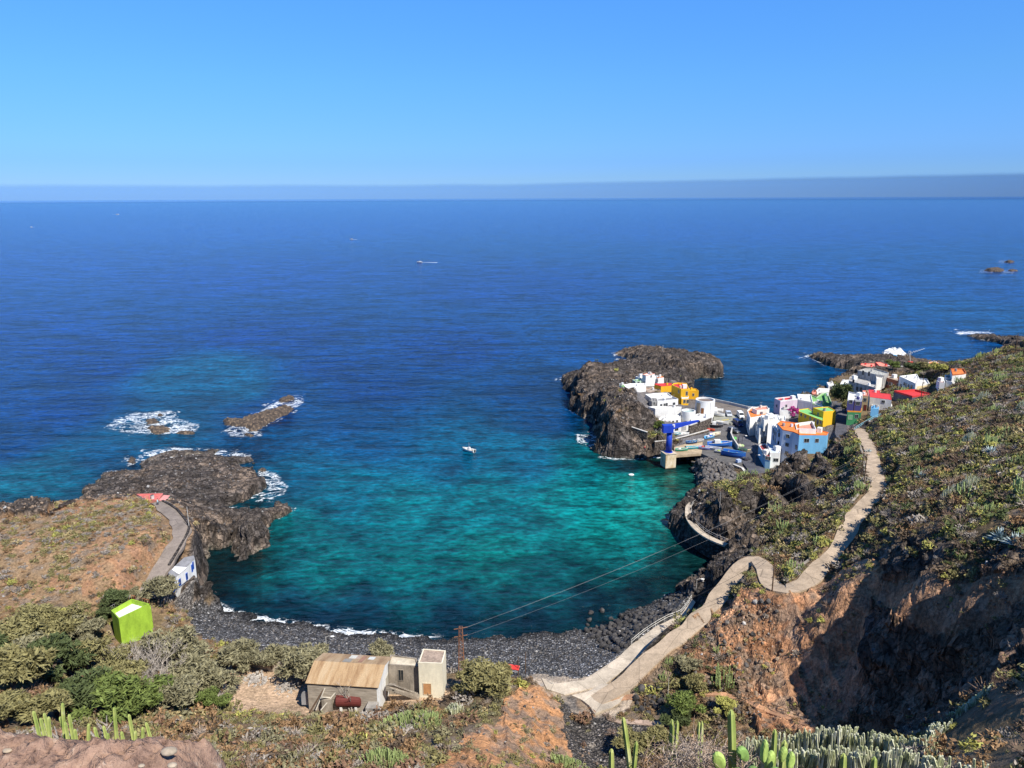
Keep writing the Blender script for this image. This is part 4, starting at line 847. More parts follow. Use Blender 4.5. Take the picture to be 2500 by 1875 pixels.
# village, lower row along the street
b = Bld("village_house", "white corner house with salmon orange roof terrace at the start of the street", group="village houses")
b.block([zB(200, 345), zB(262, 500), zB(600, 435), zB(652, 300), zB(300, 268)], (1, 1064.5, 4.8), None, None, WH, ORR, 0.5)
b.block([zB(300, 300), zB(400, 345), zB(640, 320), zB(600, 255), zB(470, 258)], zt=b.zt + 1.0, zb=b.zt - .6, wall=WH2, roof=PREDR, par=0.3)
for q in ((215, 540), (235, 590), (205, 680), (230, 720)): b.win(*zB(*q), .9, 1.2)
b = Bld("village_house", "white three storey house with long balconies facing the street, second in the lower row", group="village houses")
b.block([zB(348, 505), zB(452, 715), zB(702, 640), zB(830, 600), zB(760, 480), zB(480, 442)], (1, 1082, 4.7), None, None, WH, WH2, 0.5)
b.block([zB(480, 440), zB(585, 600), zB(860, 540), zB(830, 430)], zt=b.zt + 1.9, zb=b.zt - .6, wall=WH, roof=WH, par=0.3)
b.block([zB(500, 485), zB(545, 545), zB(740, 520), zB(700, 470)], zt=b.zt + 1.0, zb=b.zt - .6, wall=WH2, roof=GREYR, par=0.2)
for q in ((400, 620), (425, 680), (395, 800), (420, 860), (330, 760), (340, 860), (490, 930)): b.win(*zB(*q), .9, 1.3)
m = MB(); 
b2 = Bld("village_house", "narrow pale blue house with glazed verandas and red and white roof beside the street", group="village houses")
b2.block([zB(705, 655), zB(812, 795), zB(918, 800), zB(800, 605)], (1, 1122, 4.6), None, None, PALEB, WH, 0.4, WH)
b2.block([zB(775, 715), zB(822, 795), zB(916, 797), zB(852, 708)], zt=b2.zt + 0.35, zb=b2.zt - 1, wall=PALEB, roof=REDR, par=0.15)
for q, ww, hh in (((850, 842), .7, 1.2), ((890, 845), .7, 1.2), ((865, 1005), 1.5, 1.1), ((735, 760), 1.1, 1.6), ((765, 800), 1.1, 1.6), ((790, 840), 1.0, 1.6), ((740, 900), 1.1, 1.5), ((775, 955), 1.1, 1.5)): b2.win(*zB(*q), ww, hh)
b = Bld("village_house", "low light blue house with dark red roof terrace and bay window at the street bend", group="village houses")
b.block([zB(430, 1045), zB(572, 1275), zB(672, 1295), zB(690, 1180), zB(570, 1015)], (1, 1143, 4.6), None, None, paint("light_blue_plaster", (.36, .60, .72)), paint("dark_red_tiles", (.30, .05, .05)), 0.35, WH)
for q, ww, hh in (((600, 1310), .8, 1.0), ((645, 1320), .8, 1.0), ((540, 1270), .8, 1.0), ((510, 1180), .7, 1.0)): b.win(*zB(*q), ww, hh)
b = Bld("village_house", "white gabled front house with one dark window at the end of the lower row", group="village houses")
b.block([zB(668, 1205), zB(862, 1210), zB(880, 1150), zB(760, 1080), zB(600, 990)], (0, 1140, 4.6), None, None, WH, PALEB, 0.4, WH)
b.win(*zB(780, 1350), 1.4, 1.0); b.win(*zB(925, 1350), .8, 1.2) if False else None
b = Bld("village_house", "tall pale grey blue house with orange roof rim and three stacked windows", group="village houses")
b.block([zC(830, 455), zC(945, 582), zC(1160, 625), zC(1288, 682), zC(1290, 450), zC(900, 402)], (1, 1132, 4.6), None, None, PALEB, ORR, 0.25, ORR)
for q in ((1050, 722), (1035, 900), (1025, 1072)): b.win(*zC(*q), 1.0, 1.1)
b.win(*zC(1225, 950), .8, 1.3)
b = Bld("village_house", "sky blue house with orange and yellow roof and white framed windows above the shrubs", group="village houses")
b.block([zC(1290, 684), zC(1862, 690), zC(1895, 640), zC(1640, 575), zC(1560, 405), zC(1290, 448)], (0, 1091, 10.2), None, None, SKYB, ORR, 0.25, ORR)
b.block([zC(1200, 455), zC(1225, 560), zC(1640, 575), zC(1560, 405)], zt=b.zt + 1.2, zb=b.zt - .6, wall=WH, roof=PREDR, par=0.9, parm=WH)
for q, ww in (((1440, 810), 1.4), ((1655, 810), 1.0)): b.win(*zC(*q), ww, 1.1)
m = MB()
b = Bld("village_house", "white walled block between the two houses with orange roofs, with roof clutter", group="village houses")
b.block([zC(640, 460), zC(860, 440), zC(1000, 390), zC(1000, 300), zC(640, 290)], (0, 1075, 6.0), None, None, WH, WH2, 0.4)
b = Bld("village_house", "pale pink and white house with a red roof standing by the sea wall", group="village houses")
b.block([zB(755, 98), zB(875, 152), zB(1225, 112), zB(1110, 60)], (1, 1012, 6.2), None, None, PINK, REDR, 0.35, WH)
b.block([zB(870, 300), zB(865, 345), zB(1100, 350), zB(1100, 290)], zt=9.0, zb=6.2, wall=WH, roof=GREYR, par=0.2)
for q in ((800, 258), (990, 255)): b.win(*zB(*q), .75, 1.0)
b = Bld("village_house", "grey white flat house with parapets behind the bougainvillea", group="village houses")
b.block([zB(1212, 15), zB(1240, 130), zB(1530, 180), zB(1495, 22)], (2, 1002, 7.0), None, None, paint("pale_lilac_plaster", (.60, .60, .66)), WH2, 0.5, WH)
b = Bld("village_house", "house with a broad pale green roof terrace and dark green inner wall", group="village houses")
b.block([zD(252, 1050), zD(290, 1235), zD(480, 1300), zD(665, 1285), zD(690, 1225), zD(600, 1002), zD(480, 1020), zD(370, 1100)], (1, 998, 7.4), None, None, WH, GRNR, 0.45, paint("pale_green_rim", (.50, .66, .42)))
b.block([zD(520, 1030), zD(560, 1200), zD(660, 1240), zD(600, 1010)], zt=b.zt + 0.5, zb=b.zt - .5, wall=paint("dark_green_wall", (.06, .22, .10)), roof=GRNR, par=0.4)
b = Bld("village_house", "small white gabled house in front of the pale green terrace", group="village houses")
b.block([zD(290, 1200), zD(360, 1270), zD(500, 1300), zD(480, 1220), zD(390, 1180)], (1, 1000, 7.4), None, None, WH, WH2, 0.05)
b = Bld("yellow_house", "mustard yellow two level house with bright green roofs beside the dark upper street", group=None)
b.block([zD(300, 1320), zD(518, 1402), zD(778, 1385), zD(620, 1300)], (1, 1037.5, 8.2), None, None, YEL2, paint("bright_green_roof", (.22, .55, .18)), 0.25, YEL2)
b.block([zC(1280, 205), zC(1785, 405), zC(1800, 300), zC(1600, 235), zC(1480, 140), zC(1285, 165)], (0, 1026, 7.6), None, None, YEL2, paint("bright_green_roof", (.22, .55, .18)), 0.2, YEL2)
for q in ((1330, 275), (1415, 312), (1518, 355), (1605, 385), (1735, 440)): b.win(*zC(*q), .7, .9)
b.win(*zD(405, 1455), .7, 1.0); b.win(*zC(1670, 430), .8, 1.6)
b = Bld("village_house", "narrow house painted orange and green with a white top floor, beside the path end", group="village houses")
b.block([zD(1015, 1385), zD(1300, 1395), zD(1310, 1330), zD(1020, 1320)], (0, 1036, 9.4), None, None, paint("dark_green_plaster", (.05, .24, .10)), ORR, 0.4, paint("orange_plaster", (.78, .30, .03)))
b.block([zD(1015, 1150), zD(1315, 1165), zD(1330, 1045), zD(1040, 985)], zt=HZ(*zD(1015, 1655), 9.4, zD(1015, 1150)[1]), zb=HZ(*zD(1015, 1655), 9.4, zD(1015, 1310)[1]), wall=paint("indigo_plaster", (.06, .06, .20)), roof=WH, par=0.5, parm=paint("pale_grey_sheet", (.5, .53, .58)))
b.win(*zD(1080, 1200), 1.0, 1.2); b.win(*zD(1230, 1230), 1.2, 1.2); b.win(*zD(1200, 1500), 1.0, 1.2); b.win(*zD(1070, 1520), 1.2, 1.4, None, paint("green_shutter", (.16, .42, .18)))
b = Bld("ruined_house", "tall stained grey white house with an unfinished upper storey and dark empty windows")
b.block([zD(1055, 690), zD(1040, 760), zD(1590, 905), zD(1640, 760), zD(1150, 612)], (1, 958, 8.6), None, None, RUIN, RUIN, 0.4)
b.block([zD(1230, 545), zD(1600, 628), zD(1760, 650), zD(1870, 590), zD(1560, 500), zD(1400, 498)], zt=b.zt + 2.6, zb=b.zt - .6, wall=RUIN, roof=paint("littered_roof", (.55, .55, .50), .9, .6, 2.0), par=0.5)
b.block([zD(1600, 640), zD(1620, 720), zD(1740, 700), zD(1760, 600)], zt=b.zt - 0.6, zb=8.6, wall=WH2, roof=WH2, par=0.4)
for q, ww, hh in (((1140, 770), .9, 1.3), ((1265, 795), .8, 1.4), ((1355, 800), .9, .9), ((1482, 850), .8, 1.4), ((1090, 890), 1.3, 1.6), ((1215, 930), .9, 1.5), ((1300, 940), .9, 1.4), ((1340, 595), .8, 1.7), ((1462, 620), .8, 1.7)): b.win(*zD(*q), ww, hh, RUIN)
b = Bld("village_house", "red brown house with pale shutters uphill of the ruined grey house", group="village houses")
b.block([zD(1735, 668), zD(2082, 772), zD(2092, 690), zD(1760, 600)], (0, 947, 9.6), None, None, BRICK, paint("cluttered_roof", (.52, .42, .32), .9, .5, 2.0), 0.4)
b.block([zD(1600, 800), zD(1640, 880), zD(1735, 880), zD(1740, 790)], (1, 953, 9.4), None, None, BRICK, GREYR, 0.2)
for q, ww in (((1800, 800), .6), ((1845, 812), .7), ((1892, 822), .7), ((1935, 835), .6), ((2058, 852), .8)): b.win(*zD(*q), ww, 1.2, None, M_GLASS if ww > .65 else WH2)
b = Bld("village_house", "white house with a glazed lean-to veranda between the red brown house and the cream block", group="village houses")
b.block([zE(375, 475), zE(700, 625), zE(768, 510), zE(722, 432)], (0, 952, 11.0), None, None, WH, WH2, 0.3)
for q, ww, hh in (((405, 670), .9, 1.4), ((475, 630), .9, 1.2), ((510, 650), .9, 1.2), ((560, 675), .9, 1.2), ((620, 690), 1.2, 1.3)): b.win(*zE(*q), ww, hh)
b = Bld("village_house", "cream and white end block with a peaked parapet, right of the veranda house", group="village houses")
b.block([zE(700, 660), zE(880, 640), zE(982, 622), zE(925, 525), zE(770, 512)], (0, 956, 12.0), None, None, paint("cream_plaster", (.80, .66, .38)), WH, 0.5, WH)
b = Bld("village_house", "dark grey block house with bright red sunken roof terrace on the hillside edge", group="village houses")
b.block([zE(265, 765), zE(635, 872), zE(1022, 832), zE(690, 740)], (1, 990, 12.6), None, None, DGREY, REDR, 0.6, REDR)
b.win(*zE(900, 885), .6, .5)
b = Bld("village_house", "white house with bright pink red roof and white balcony above a blue shed", group="village houses")
b.block([zD(1482, 1098), zD(1930, 1158), zD(1905, 1035), zD(1700, 1020), zD(1690, 962), zD(1450, 945)], (0, 995, 11.6), None, None, WH, REDR, 0.1, REDR)
b.block([zD(1515, 1262), zD(1945, 1300), zD(1930, 1240), zD(1530, 1215)], zt=b.zb + 1.2, zb=b.zb - 0.6, wall=WH, roof=WH2, par=0.3)
b.win(*zD(1760, 1195), .9, .9); 
b = Bld("village_house", "narrow beige house with salmon roof squeezed left of the pink red roof", group="village houses")
b.block([zD(1325, 1060), zD(1450, 1070), zD(1450, 965), zD(1330, 958)], (0, 1008, 10.6), None, None, BEIGE, PREDR, 0.3, PREDR)
b.win(*zD(1380, 1155), .9, 1.1); b.win(*zD(1380, 1320), .8, 1.8, M_FRD, paint("dark_red_door", (.15, .02, .02)))
b = Bld("shed", "small sky blue shed below the white balcony at the top of the path")
b.block([zD(1500, 1335), zD(1665, 1345), zD(1670, 1300), zD(1510, 1290)], (0, 1018, 12.2), None, None, SKYB, SKYB, 0.1)
b = Bld("village_house", "white house with bright orange roof alone on the slope right of the village", group="village houses")
b.block([zE(1400, 320), zE(1438, 445), zE(1642, 425), zE(1715, 405), zE(1662, 322)], (1, 940, 18.4), None, None, WH, ORR, 0.45, paint("rust_rim", (.45, .14, .05)))
b.block([zE(1285, 450), zE(1310, 570), zE(1430, 590), zE(1400, 450)], (1, 942, 18.0), None, None, WH, GREYR, 0.5)
b = Bld("village_house", "small white house with maroon roof and tank left of the lone orange roof", group="village houses")
b.block([zE(1120, 560), zE(1180, 600), zE(1290, 610), zE(1250, 500), zE(1200, 490)], (1, 946, 17.6), None, None, WH, paint("maroon_roof", (.20, .03, .03)), 0.3, WH)
for nm, lb, pix, base, wl, rf in (
  ("shore_house", "salmon red roofed shore house by the lava spit, left one of the pair", [zD(1285, 430), zD(1420, 505), zD(1590, 480), zD(1585, 402), zD(1300, 398)], (1, 905, 5.0), REDR, PREDR),
  ("shore_house", "salmon red roofed shore house by the lava spit, right one of the pair", [zD(1592, 375), zD(1660, 440), zD(1720, 520), zD(1960, 510), zD(1900, 450), zD(1700, 372)], (2, 906, 5.2), REDR, PREDR),
  ("shore_house", "tiny house with an orange roof alone on the far shore", [zE(950, 200), zE(1000, 255), zE(1200, 265), zE(1150, 200), zE(1050, 182)], (1, 894.5, 6.0), WH2, ORR),
  ("shore_house", "small white house at the edge of the bay behind the green tree", [zD(580, 795), zD(620, 860), zD(775, 862), zD(700, 785)], (1, 950, 6.4), WH, WH2),
  ("shore_house", "low white terrace house stepping down to the water behind the pale green roof", [zD(365, 960), zD(380, 1000), zD(625, 985), zD(640, 925), zD(420, 912)], (1, 963, 6.4), WH, WH2),
  ("shore_house", "white waterfront house left of the ruined grey house", [zD(860, 830), zD(900, 870), zD(1050, 840), zD(1050, 740), zD(905, 745)], (1, 948, 7.6), WH, WH),
  ("shore_house", "small dark red shed at the waterfront beside the low white terrace house", [zD(265, 1000), zD(280, 1035), zD(365, 1040), zD(380, 965), zD(300, 955)], (1, 967, 6.4), BRICK, PREDR),
  ("shore_house", "whitewashed shore platform with open pergola beside the salmon red roofs", [zE(230, 290), zE(250, 330), zE(455, 330), zE(450, 275), zE(290, 262)], (1, 903, 6.0), WH2, WH)):
    b = Bld(nm, lb); b.block(pix, base, None, None, wl, rf, 0.12)
    if "tiny" not in lb: b.win(pix[1][0] + 6, pix[1][1] + 5, .7, .9)
b = Bld("clifftop_house", "pale stained house cut by the right edge of the photo on the far headland")
b.block([(2484, 838), (2488, 850), (2530, 850), (2525, 826)], (1, 868, 23), None, None, paint("stained_cream", (.62, .52, .44), .85, .5), GREYR, 0.4)
b.win(2494, 858, .9, 1.2)

# left shore
b = Bld("cliff_house", "white house with grey roof and blue door on the cliff above the left beach")
b.block([zF(700, 948), zF(760, 1012), zF(985, 800), zF(972, 768), zF(872, 786)], (1, 1447, 5.5), None, None, WH, GREYR, 0.04, WH)
b.block([zF(742, 918), zF(815, 968), zF(905, 893), zF(770, 880)], zt=b.zt + .08, zb=b.zt - .5, wall=WH, roof=WH, par=0.04)
for q, ww, hh in (((824, 1052), .55, 1.3), ((897, 990), .55, 1.3), ((953, 905), .4, 1.5), ((965, 875), .4, 1.5)): b.win(*zF(*q), ww, hh, M_BLUEP)
b.win(*zF(716, 1100), .95, 1.7, M_BLUEP, M_BLUEP, "door", "leaf")
m = MB(); c = P(*zF(752, 1140), 5.6); m.box(b.loc(c + np.array([.3, -.6, .45])), (1.6, .5, .12)); m.box(b.loc(c + np.array([.3, -.6, .2])), (1.4, .1, .5)); b.part("bench", m, M_BLUEP)
b = Bld("lime_house", "lime green house with white walled roof terrace rising out of the trees on the left")
b.block([zF(92, 1352), zF(172, 1440), zF(500, 1283), zF(312, 1230)], (1, 1578, 4.3), None, None, LIME, WH, 0.9, LIME)
b.block([zF(462, 1368), zF(519, 1335), zF(508, 1300), zF(450, 1335)], zt=b.zt - 2.0, zb=b.zb, wall=LIME, roof=LIME, par=0.1)
w0 = b.walls[0][0]; m = MB()                                         # white inner faces of the terrace walls
lp = [Vector(b.loc(p)) for p in w0]; cen = sum(lp, Vector()) / len(lp)
for i in range(len(lp)):
    a = lp[i].lerp(cen, 0.075); c2 = lp[(i + 1) % len(lp)].lerp(cen, 0.075); z1 = b.zt - b.org[2]
    m.add([(a.x, a.y, z1 - .86), (c2.x, c2.y, z1 - .86), (c2.x, c2.y, z1 + .004), (a.x, a.y, z1 + .004)], [(0, 1, 2, 3)])
b.part("inner_wall", m, WH)
m = MB(); A_ = lp[0].lerp(cen, .09); D_ = lp[3].lerp(cen, .09); rg = random.Random(3); z1 = b.zt - b.org[2]
for k in range(7):
    s0 = .30 + k * .085; q0 = A_.lerp(D_, s0); q1 = A_.lerp(D_, s0 + .05); pts = [(q0.x, q0.y, z1 - .62), (q1.x, q1.y, z1 - .5 + rg.uniform(-.1, .1)), (q0.x, q0.y, z1 - .36), (q1.x, q1.y, z1 - .24)]
    m.tube(pts, .035, 4)
b.part("graffiti", m, M_DK if "M_DK" in globals() else paint("dark_metal", (.03, .03, .035), .6, .2))
m = MB(); rl = [Vector(b.loc(P(*zF(*q), b.zt))) for q in ((312, 1230), (500, 1283))]
for k in range(9):
    q = rl[0].lerp(rl[1], k / 8); m.tube([q, q + Vector((0, 0, .75))], .035, 4)
m.tube([rl[0] + Vector((0, 0, .75)), rl[1] + Vector((0, 0, .75))], .05, 4); b.part("railing", m, paint("brick_red_rail", (.40, .12, .06)))
m = MB(); rl = [Vector(b.loc(P(*zF(*q), b.zt))) for q in ((92, 1352), (312, 1230))]
for k in range(12):
    q = rl[0].lerp(rl[1], k / 11); m.tube([q, q + Vector((0, 0, .8))], .03, 4)
m.tube([rl[0] + Vector((0, 0, .8)), rl[1] + Vector((0, 0, .8))], .035, 4); b.part("fence_rail", m, paint("grey_rail", (.3, .3, .3)))
b = Bld("red_roof_house", "small house with faded red flat roof and green porch posts on the left headland")
b.block([zF(362, 112), zF(450, 168), zF(590, 178), zF(645, 106)], (2, 1232, 7.6), None, None, paint("salmon_wall", (.60, .25, .18)), paint("faded_red_roof", (.66, .17, .15), .8, .35, 1.5), 0.3, paint("faded_red_rim", (.70, .22, .20)))
m = MB(); zt_ = b.zt - 0.35; pc = [P(*zF(*q), zt_) for q in ((600, 180), (668, 196), (722, 128), (655, 124))]; lp = [b.loc(p) for p in pc]
m.prism([(p[0], p[1]) for p in lp], lp[0][2] - .1, lp[0][2], True, True); b.part("porch_roof", m, paint("pale_red_canopy", (.72, .33, .30), .8, .3, 1.5))
for k, p in enumerate(lp[1:3]):
    m = MB(); m.box((p[0] * .98, p[1] * .98, p[2] - 1.3), (.16, .16, 2.4)); b.part("post", m, paint("green_post", (.04, .28, .18)))

# tin roofed hall
hall = thing("tin_roof_hall", "long hall with rusty corrugated gable roof and white right gable behind the beach", "building")
zb = 6.2; base_L = P(751, 1730, zb); zE_ = HZ(751, 1730, zb, 1666)
cs = [P(*zG(262, 660), zE_), P(*zG(1175, 718), zE_), P(*zG(1300, 345), zE_), P(*zG(487, 292), zE_)]
ux = (cs[1] - cs[0]); ux[2] = 0; LX = np.linalg.norm(ux); ux /= LX; uy = np.array([-ux[1], ux[0], 0]); DY = float(((cs[3] - cs[0]) @ uy + (cs[2] - cs[1]) @ uy) / 2)
o_ = np.array([cs[0][0], cs[0][1], zb]); hall.location = tuple(float(c) for c in o_); hall.rotation_euler = (0, 0, math.atan2(ux[1], ux[0]))
EH = zE_ - zb
def ridge_err(hr):
    p = cs[0] + uy * DY / 2; return proj(p[0], p[1], zE_ + hr)[1]
hr = 0.5
for _ in range(60):
    if ridge_err(hr) > 1614: hr += 0.05
RH = EH + min(hr, 3.2)
t = NT("corrugated_tin", 0.6, 0.3); co = t.coord((1, 1, 1), obj=True); wv = t.n("ShaderNodeTexWave"); wv.inputs['Scale'].default_value = 3.6; wv.inputs['Distortion'].default_value = 0.1; t.l(co, wv.inputs['Vector'])
pn = t.noise(t.coord((1.2, 0.15, 0.15), obj=True), 0.9, 4, 0.7); cc = t.ramp(pn, [(0.3, (.30, .17, .08)), (0.5, (.52, .35, .19)), (0.7, (.60, .45, .28))]); fi = t.noise(co, 6, 4)
cc = t.mix(1.0, cc, t.ramp(wv.outputs['Color'], [(0, .62), (.5, 1.1)]), 'MULTIPLY'); cc = t.mix(1.0, cc, t.ramp(fi, [(.3, .85), (.7, 1.1)]), 'MULTIPLY'); t.color(cc); t.bump(wv.outputs['Color'], 0.05, 0.8); M_TIN = t.m
t = NT("weathered_board_wall", 0.9, 0.2); co = t.coord((0.5, 0.5, 4), obj=True); n_ = t.noise(co, 1.1, 5, 0.7); t.color(t.ramp(n_, [(.3, (.18, .15, .12)), (.55, (.36, .31, .25)), (.75, (.48, .43, .36))])); t.bump(n_, .05, .6); M_BOARD = t.m
pad([tuple(o_), tuple(o_ + ux * LX), tuple(o_ + ux * LX + uy * DY), tuple(o_ + uy * DY)])
for yy in (.12, DY - .12): m = MB(); m.box((LX / 2, yy, EH / 2 - .5), (LX - .5, .24, EH + 1)); m.build("wall", M_BOARD, hall)
for xx, nm, mm in ((0.12, "wall", M_BOARD), (LX - .12, "gable", WH)):
    m = MB(); pr = [(-.12, 0, -1), (-.12, DY, -1), (-.12, DY, EH - .04), (-.12, DY / 2, RH - .08), (-.12, 0, EH - .04)]; vs = [(xx + p[0], p[1], p[2]) for p in pr] + [(xx + p[0] + .24, p[1], p[2]) for p in pr]
    m.add(vs, [(0, 1, 2, 3, 4), (9, 8, 7, 6, 5)] + [(i, (i + 1) % 5, 5 + (i + 1) % 5, 5 + i) for i in range(5)]); m.build(nm, mm, hall)
for s_, nm in ((0, "roof"), (1, "roof")):
    m = MB(); y0, y1 = (-.25, DY / 2) if s_ == 0 else (DY + .25, DY / 2)
    sl__ = (RH - EH) / (DY / 2); zl = EH - .25 * sl__
    vs = [(-.2, y0, zl), (LX + .1, y0, zl), (LX + .1, y1, RH), (-.2, y1, RH)]; vs += [(a, b_, c + .07) for a, b_, c in vs]
    m.add(vs, [(0, 1, 2, 3), (4, 5, 6, 7), (0, 1, 5, 4), (1, 2, 6, 5), (2, 3, 7, 6), (3, 0, 4, 7)]); rf = m.build(nm, M_TIN, hall)
    if s_ == 1:
        for x0, x1, a, b_, cl in ((.42, .52, .1, .5, (.72, .70, .60)), (.38, .50, .55, .95, (.30, .28, .24)), (.70, .79, .15, .5, (.75, .75, .68)), (.60, .66, .1, .9, (.40, .22, .14)), (.52, .58, .05, .5, (.55, .40, .30))):
            m = MB(); f = lambda k: (DY + .25 + (DY / 2 - DY - .25) * k, zl + (RH - zl) * k + .085)
            (ya, za), (yb, zb_) = f(a), f(b_); m.add([(x0 * LX, ya, za), (x1 * LX, ya, za), (x1 * LX, yb, zb_), (x0 * LX, yb, zb_)], [(0, 1, 2, 3)]); m.build("roof_patch", paint("patch_%d" % int(x0 * 100), cl, .7, .3), rf)
m = MB(); m.box((LX + .02, DY * .62, 1.6), (.1, 1.4, 3.0)); m.build("door", paint("pale_wood_door", (.50, .46, .38), .8, .3), hall)
m = MB(); m.box((LX * .93, -1.0, .9), (1.5, 1.6, 2.3)); m.build("lean_to", paint("block_grey", (.40, .37, .33), .9, .4), hall)
b = Bld("ruined_annex", "weathered flat roofed concrete annex with outside stairs between the tin roofed hall and the tower")
M_AX = paint("weathered_concrete", (.36, .31, .25), .9, .5, 1.0)
b.block([zG(1305, 432), zG(1690, 458), zG(1668, 350), zG(1335, 305)], (1, 1690, 6.3), None, None, M_AX, paint("cream_roof", (.66, .58, .44), .9, .4), 0.2)
b.win(*zG(1470, 570), .8, 1.9, M_AX); 
pa = P(*zG(1400, 660), 9.2); pb_ = P(*zG(1690, 800), 6.6); m = MB(); a_ = Vector(b.loc(pa + np.array([0, -1.2, 0]))); c_ = Vector(b.loc(pb_ + np.array([0, -.6, 0])))
for k in range(14):
    q = a_.lerp(c_, k / 13); m.box((q.x, q.y, q.z - .25), (.5, 1.1, .5))
m.box((a_.x - .6, a_.y + .2, a_.z - .12), (1.3, 1.5, .25)); b.part("stairs", m, M_AX)
m = MB(); m.add([(a_.x - 1.2, a_.y - .6, a_.z), (a_.x, a_.y - .6, a_.z), (c_.x, c_.y - .6, c_.z), (c_.x, c_.y - .6, c_.z + .6), (a_.x, a_.y - .6, a_.z + .7), (a_.x - 1.2, a_.y - .6, a_.z + .7)], [(0, 1, 2, 3, 4, 5)]); b.part("stair_parapet", m, M_AX)
b = Bld("square_tower", "tall square cream plastered tower with rusty flat roof and boarded door, right of the annex", "tower")
b.block([zG(1692, 408), zG(2000, 420), zG(2046, 252), zG(1755, 230)], (0, 1702, 6.2), None, None, paint("cream_tower_plaster", (.78, .72, .56), .8, .25), paint("rusty_roof", (.42, .32, .25), .9, .45, 1.5), 0.1)
b.win(*zG(1808, 745), 1.2, 1.9, paint("pale_frame", (.6, .5, .36)), paint("orange_boards", (.55, .28, .12), .8, .4), "door", "leaf")
# ------------------------------------------------------------------ terrain mesh (after the pads are known)
TR = build_terrain()
_Z = TR['z'].reshape(TR['nr'], TR['na'])
def gz(x, y):
    """ground height under a point"""
    r = math.hypot(x, y); a = math.atan2(x, y)
    i = np.interp(r, TR['rs'], np.arange(TR['nr'])); j = np.interp(a, TR['th'], np.arange(TR['na']))
    i0 = int(min(i, TR['nr'] - 2)); j0 = int(min(j, TR['na'] - 2)); fi = i - i0; fj = j - j0
    return float((_Z[i0, j0] * (1 - fi) + _Z[i0 + 1, j0] * fi) * (1 - fj) + (_Z[i0, j0 + 1] * (1 - fi) + _Z[i0 + 1, j0 + 1] * fi) * fj)
def G(u, v, zg=None):
    """photo pixel -> point on the ground (marches along the line of sight)"""
    d = ray(u, v); t = 2.0
    prev = t
    while t < 900:
        p = CAM + d * t
        if math.hypot(p[0], p[1]) > 515: break
        if p[2] < gz(p[0], p[1]):
            a, b = prev, t
            for _ in range(12):
                m = (a + b) / 2; p = CAM + d * m
                if p[2] < gz(p[0], p[1]): b = m
                else: a = m
            return CAM + d * b
        prev = t; t += 0.5
    return P(u, v, 0.0)

# ------------------------------------------------------------------ rocks in the sea
def rock_mat(name, rgb, rgb2):
    t = NT(name, 0.9, 0.25); co = t.coord(); n = t.noise(co, 0.9, 6, 0.7); t.color(t.ramp(n, [(.32, tuple(c * .6 for c in rgb)), (.5, rgb), (.7, rgb2)])); t.bump(t.noise(co, 3, 6, .7), .3, 1); return t.m
M_REEF = rock_mat("wet_lava", (.07, .055, .045), (.28, .20, .13)); M_BOUL = rock_mat("grey_boulder", (.12, .11, .105), (.26, .24, .22)); M_BDARK = rock_mat("black_boulder", (.055, .052, .052), (.14, .13, .125))
def islet(name, label, pix, hmax, cat="rock", group=None, steep=0.9, mat=None, rough=0.5):
    pw = [tuple(P(u, v, 0)[:2]) for u, v in pix]; xs = [p[0] for p in pw]; ys = [p[1] for p in pw]
    st = max(0.22, (max(xs) - min(xs)) / 90)
    X, Y = np.meshgrid(np.arange(min(xs) - 2, max(xs) + 2, st), np.arange(min(ys) - 2, max(ys) + 2, st)); x = X.ravel(); y = Y.ravel()
    jx = x + .8 * vn(x * .5, y * .5, 1) + .4 * vn(x * 1.3, y * 1.3, 2); jy = y + .8 * vn(x * .5, y * .5, 4) + .4 * vn(x * 1.3, y * 1.3, 5)
    d, _ = segdist(jx, jy, pw); d = np.where(inpoly(jx, jy, pw), d, -d)
    h = np.minimum(d * steep, hmax * (0.7 + 0.6 * fbm(x * .25, y * .25, 3, 3))) ; h = h + np.clip(d, 0, 1) * rough * fbm(x * .7, y * .7, 5, 4, True); h = np.where(d < 0, -0.4 + d * .3, np.maximum(h, -.3))
    n0, n1 = X.shape; idx = np.arange(n0 * n1).reshape(n0, n1); q = np.stack([idx[:-1, :-1], idx[:-1, 1:], idx[1:, 1:], idx[1:, :-1]], -1).reshape(-1, 4); q = q[h[q].max(1) > -0.45]
    used = np.zeros(len(x), bool); used[q.ravel()] = True; rm = np.cumsum(used) - 1; c = np.array([np.mean(xs), np.mean(ys), 0])
    V = np.c_[x, y, h][used] - c; me = mesh_np(name, V, [rm[q]], mat or M_REEF); o = link(bpy.data.objects.new(name, me)); o.location = tuple(c); tag(o, label, cat, group); return o
z6 = lambda x, y: (200 + x * .3134, 880 + y * .3134)
islet("reef_rock", "brown low reef rock in white foam, upper one of the left reef", [z6(480, 475), z6(520, 460), z6(590, 465), z6(585, 490), z6(500, 500)], .8)
islet("reef_rock", "broad brown reef rock in white foam, largest of the left reef", [z6(525, 525), z6(600, 515), z6(690, 535), z6(700, 560), z6(560, 578), z6(530, 555)], 1.0)
islet("reef_rock", "thin brown reef rock at the right end of the left reef", [z6(735, 562), z6(800, 552), z6(880, 560), z6(870, 575), z6(770, 578)], .6)
islet("reef_rock", "small dark rock at the top of the left reef foam", [z6(568, 430), z6(600, 420), z6(640, 430), z6(600, 440)], .7)
islet("reef_rock", "long tan and brown reef rock ridge slanting across the foam", [z6(1100, 475), z6(1160, 468), z6(1230, 475), z6(1330, 435), z6(1450, 400), z6(1560, 372), z6(1650, 380), z6(1600, 425), z6(1500, 465), z6(1410, 520), z6(1380, 545), z6(1300, 556), z6(1280, 525), z6(1200, 512), z6(1110, 500)], 1.8)
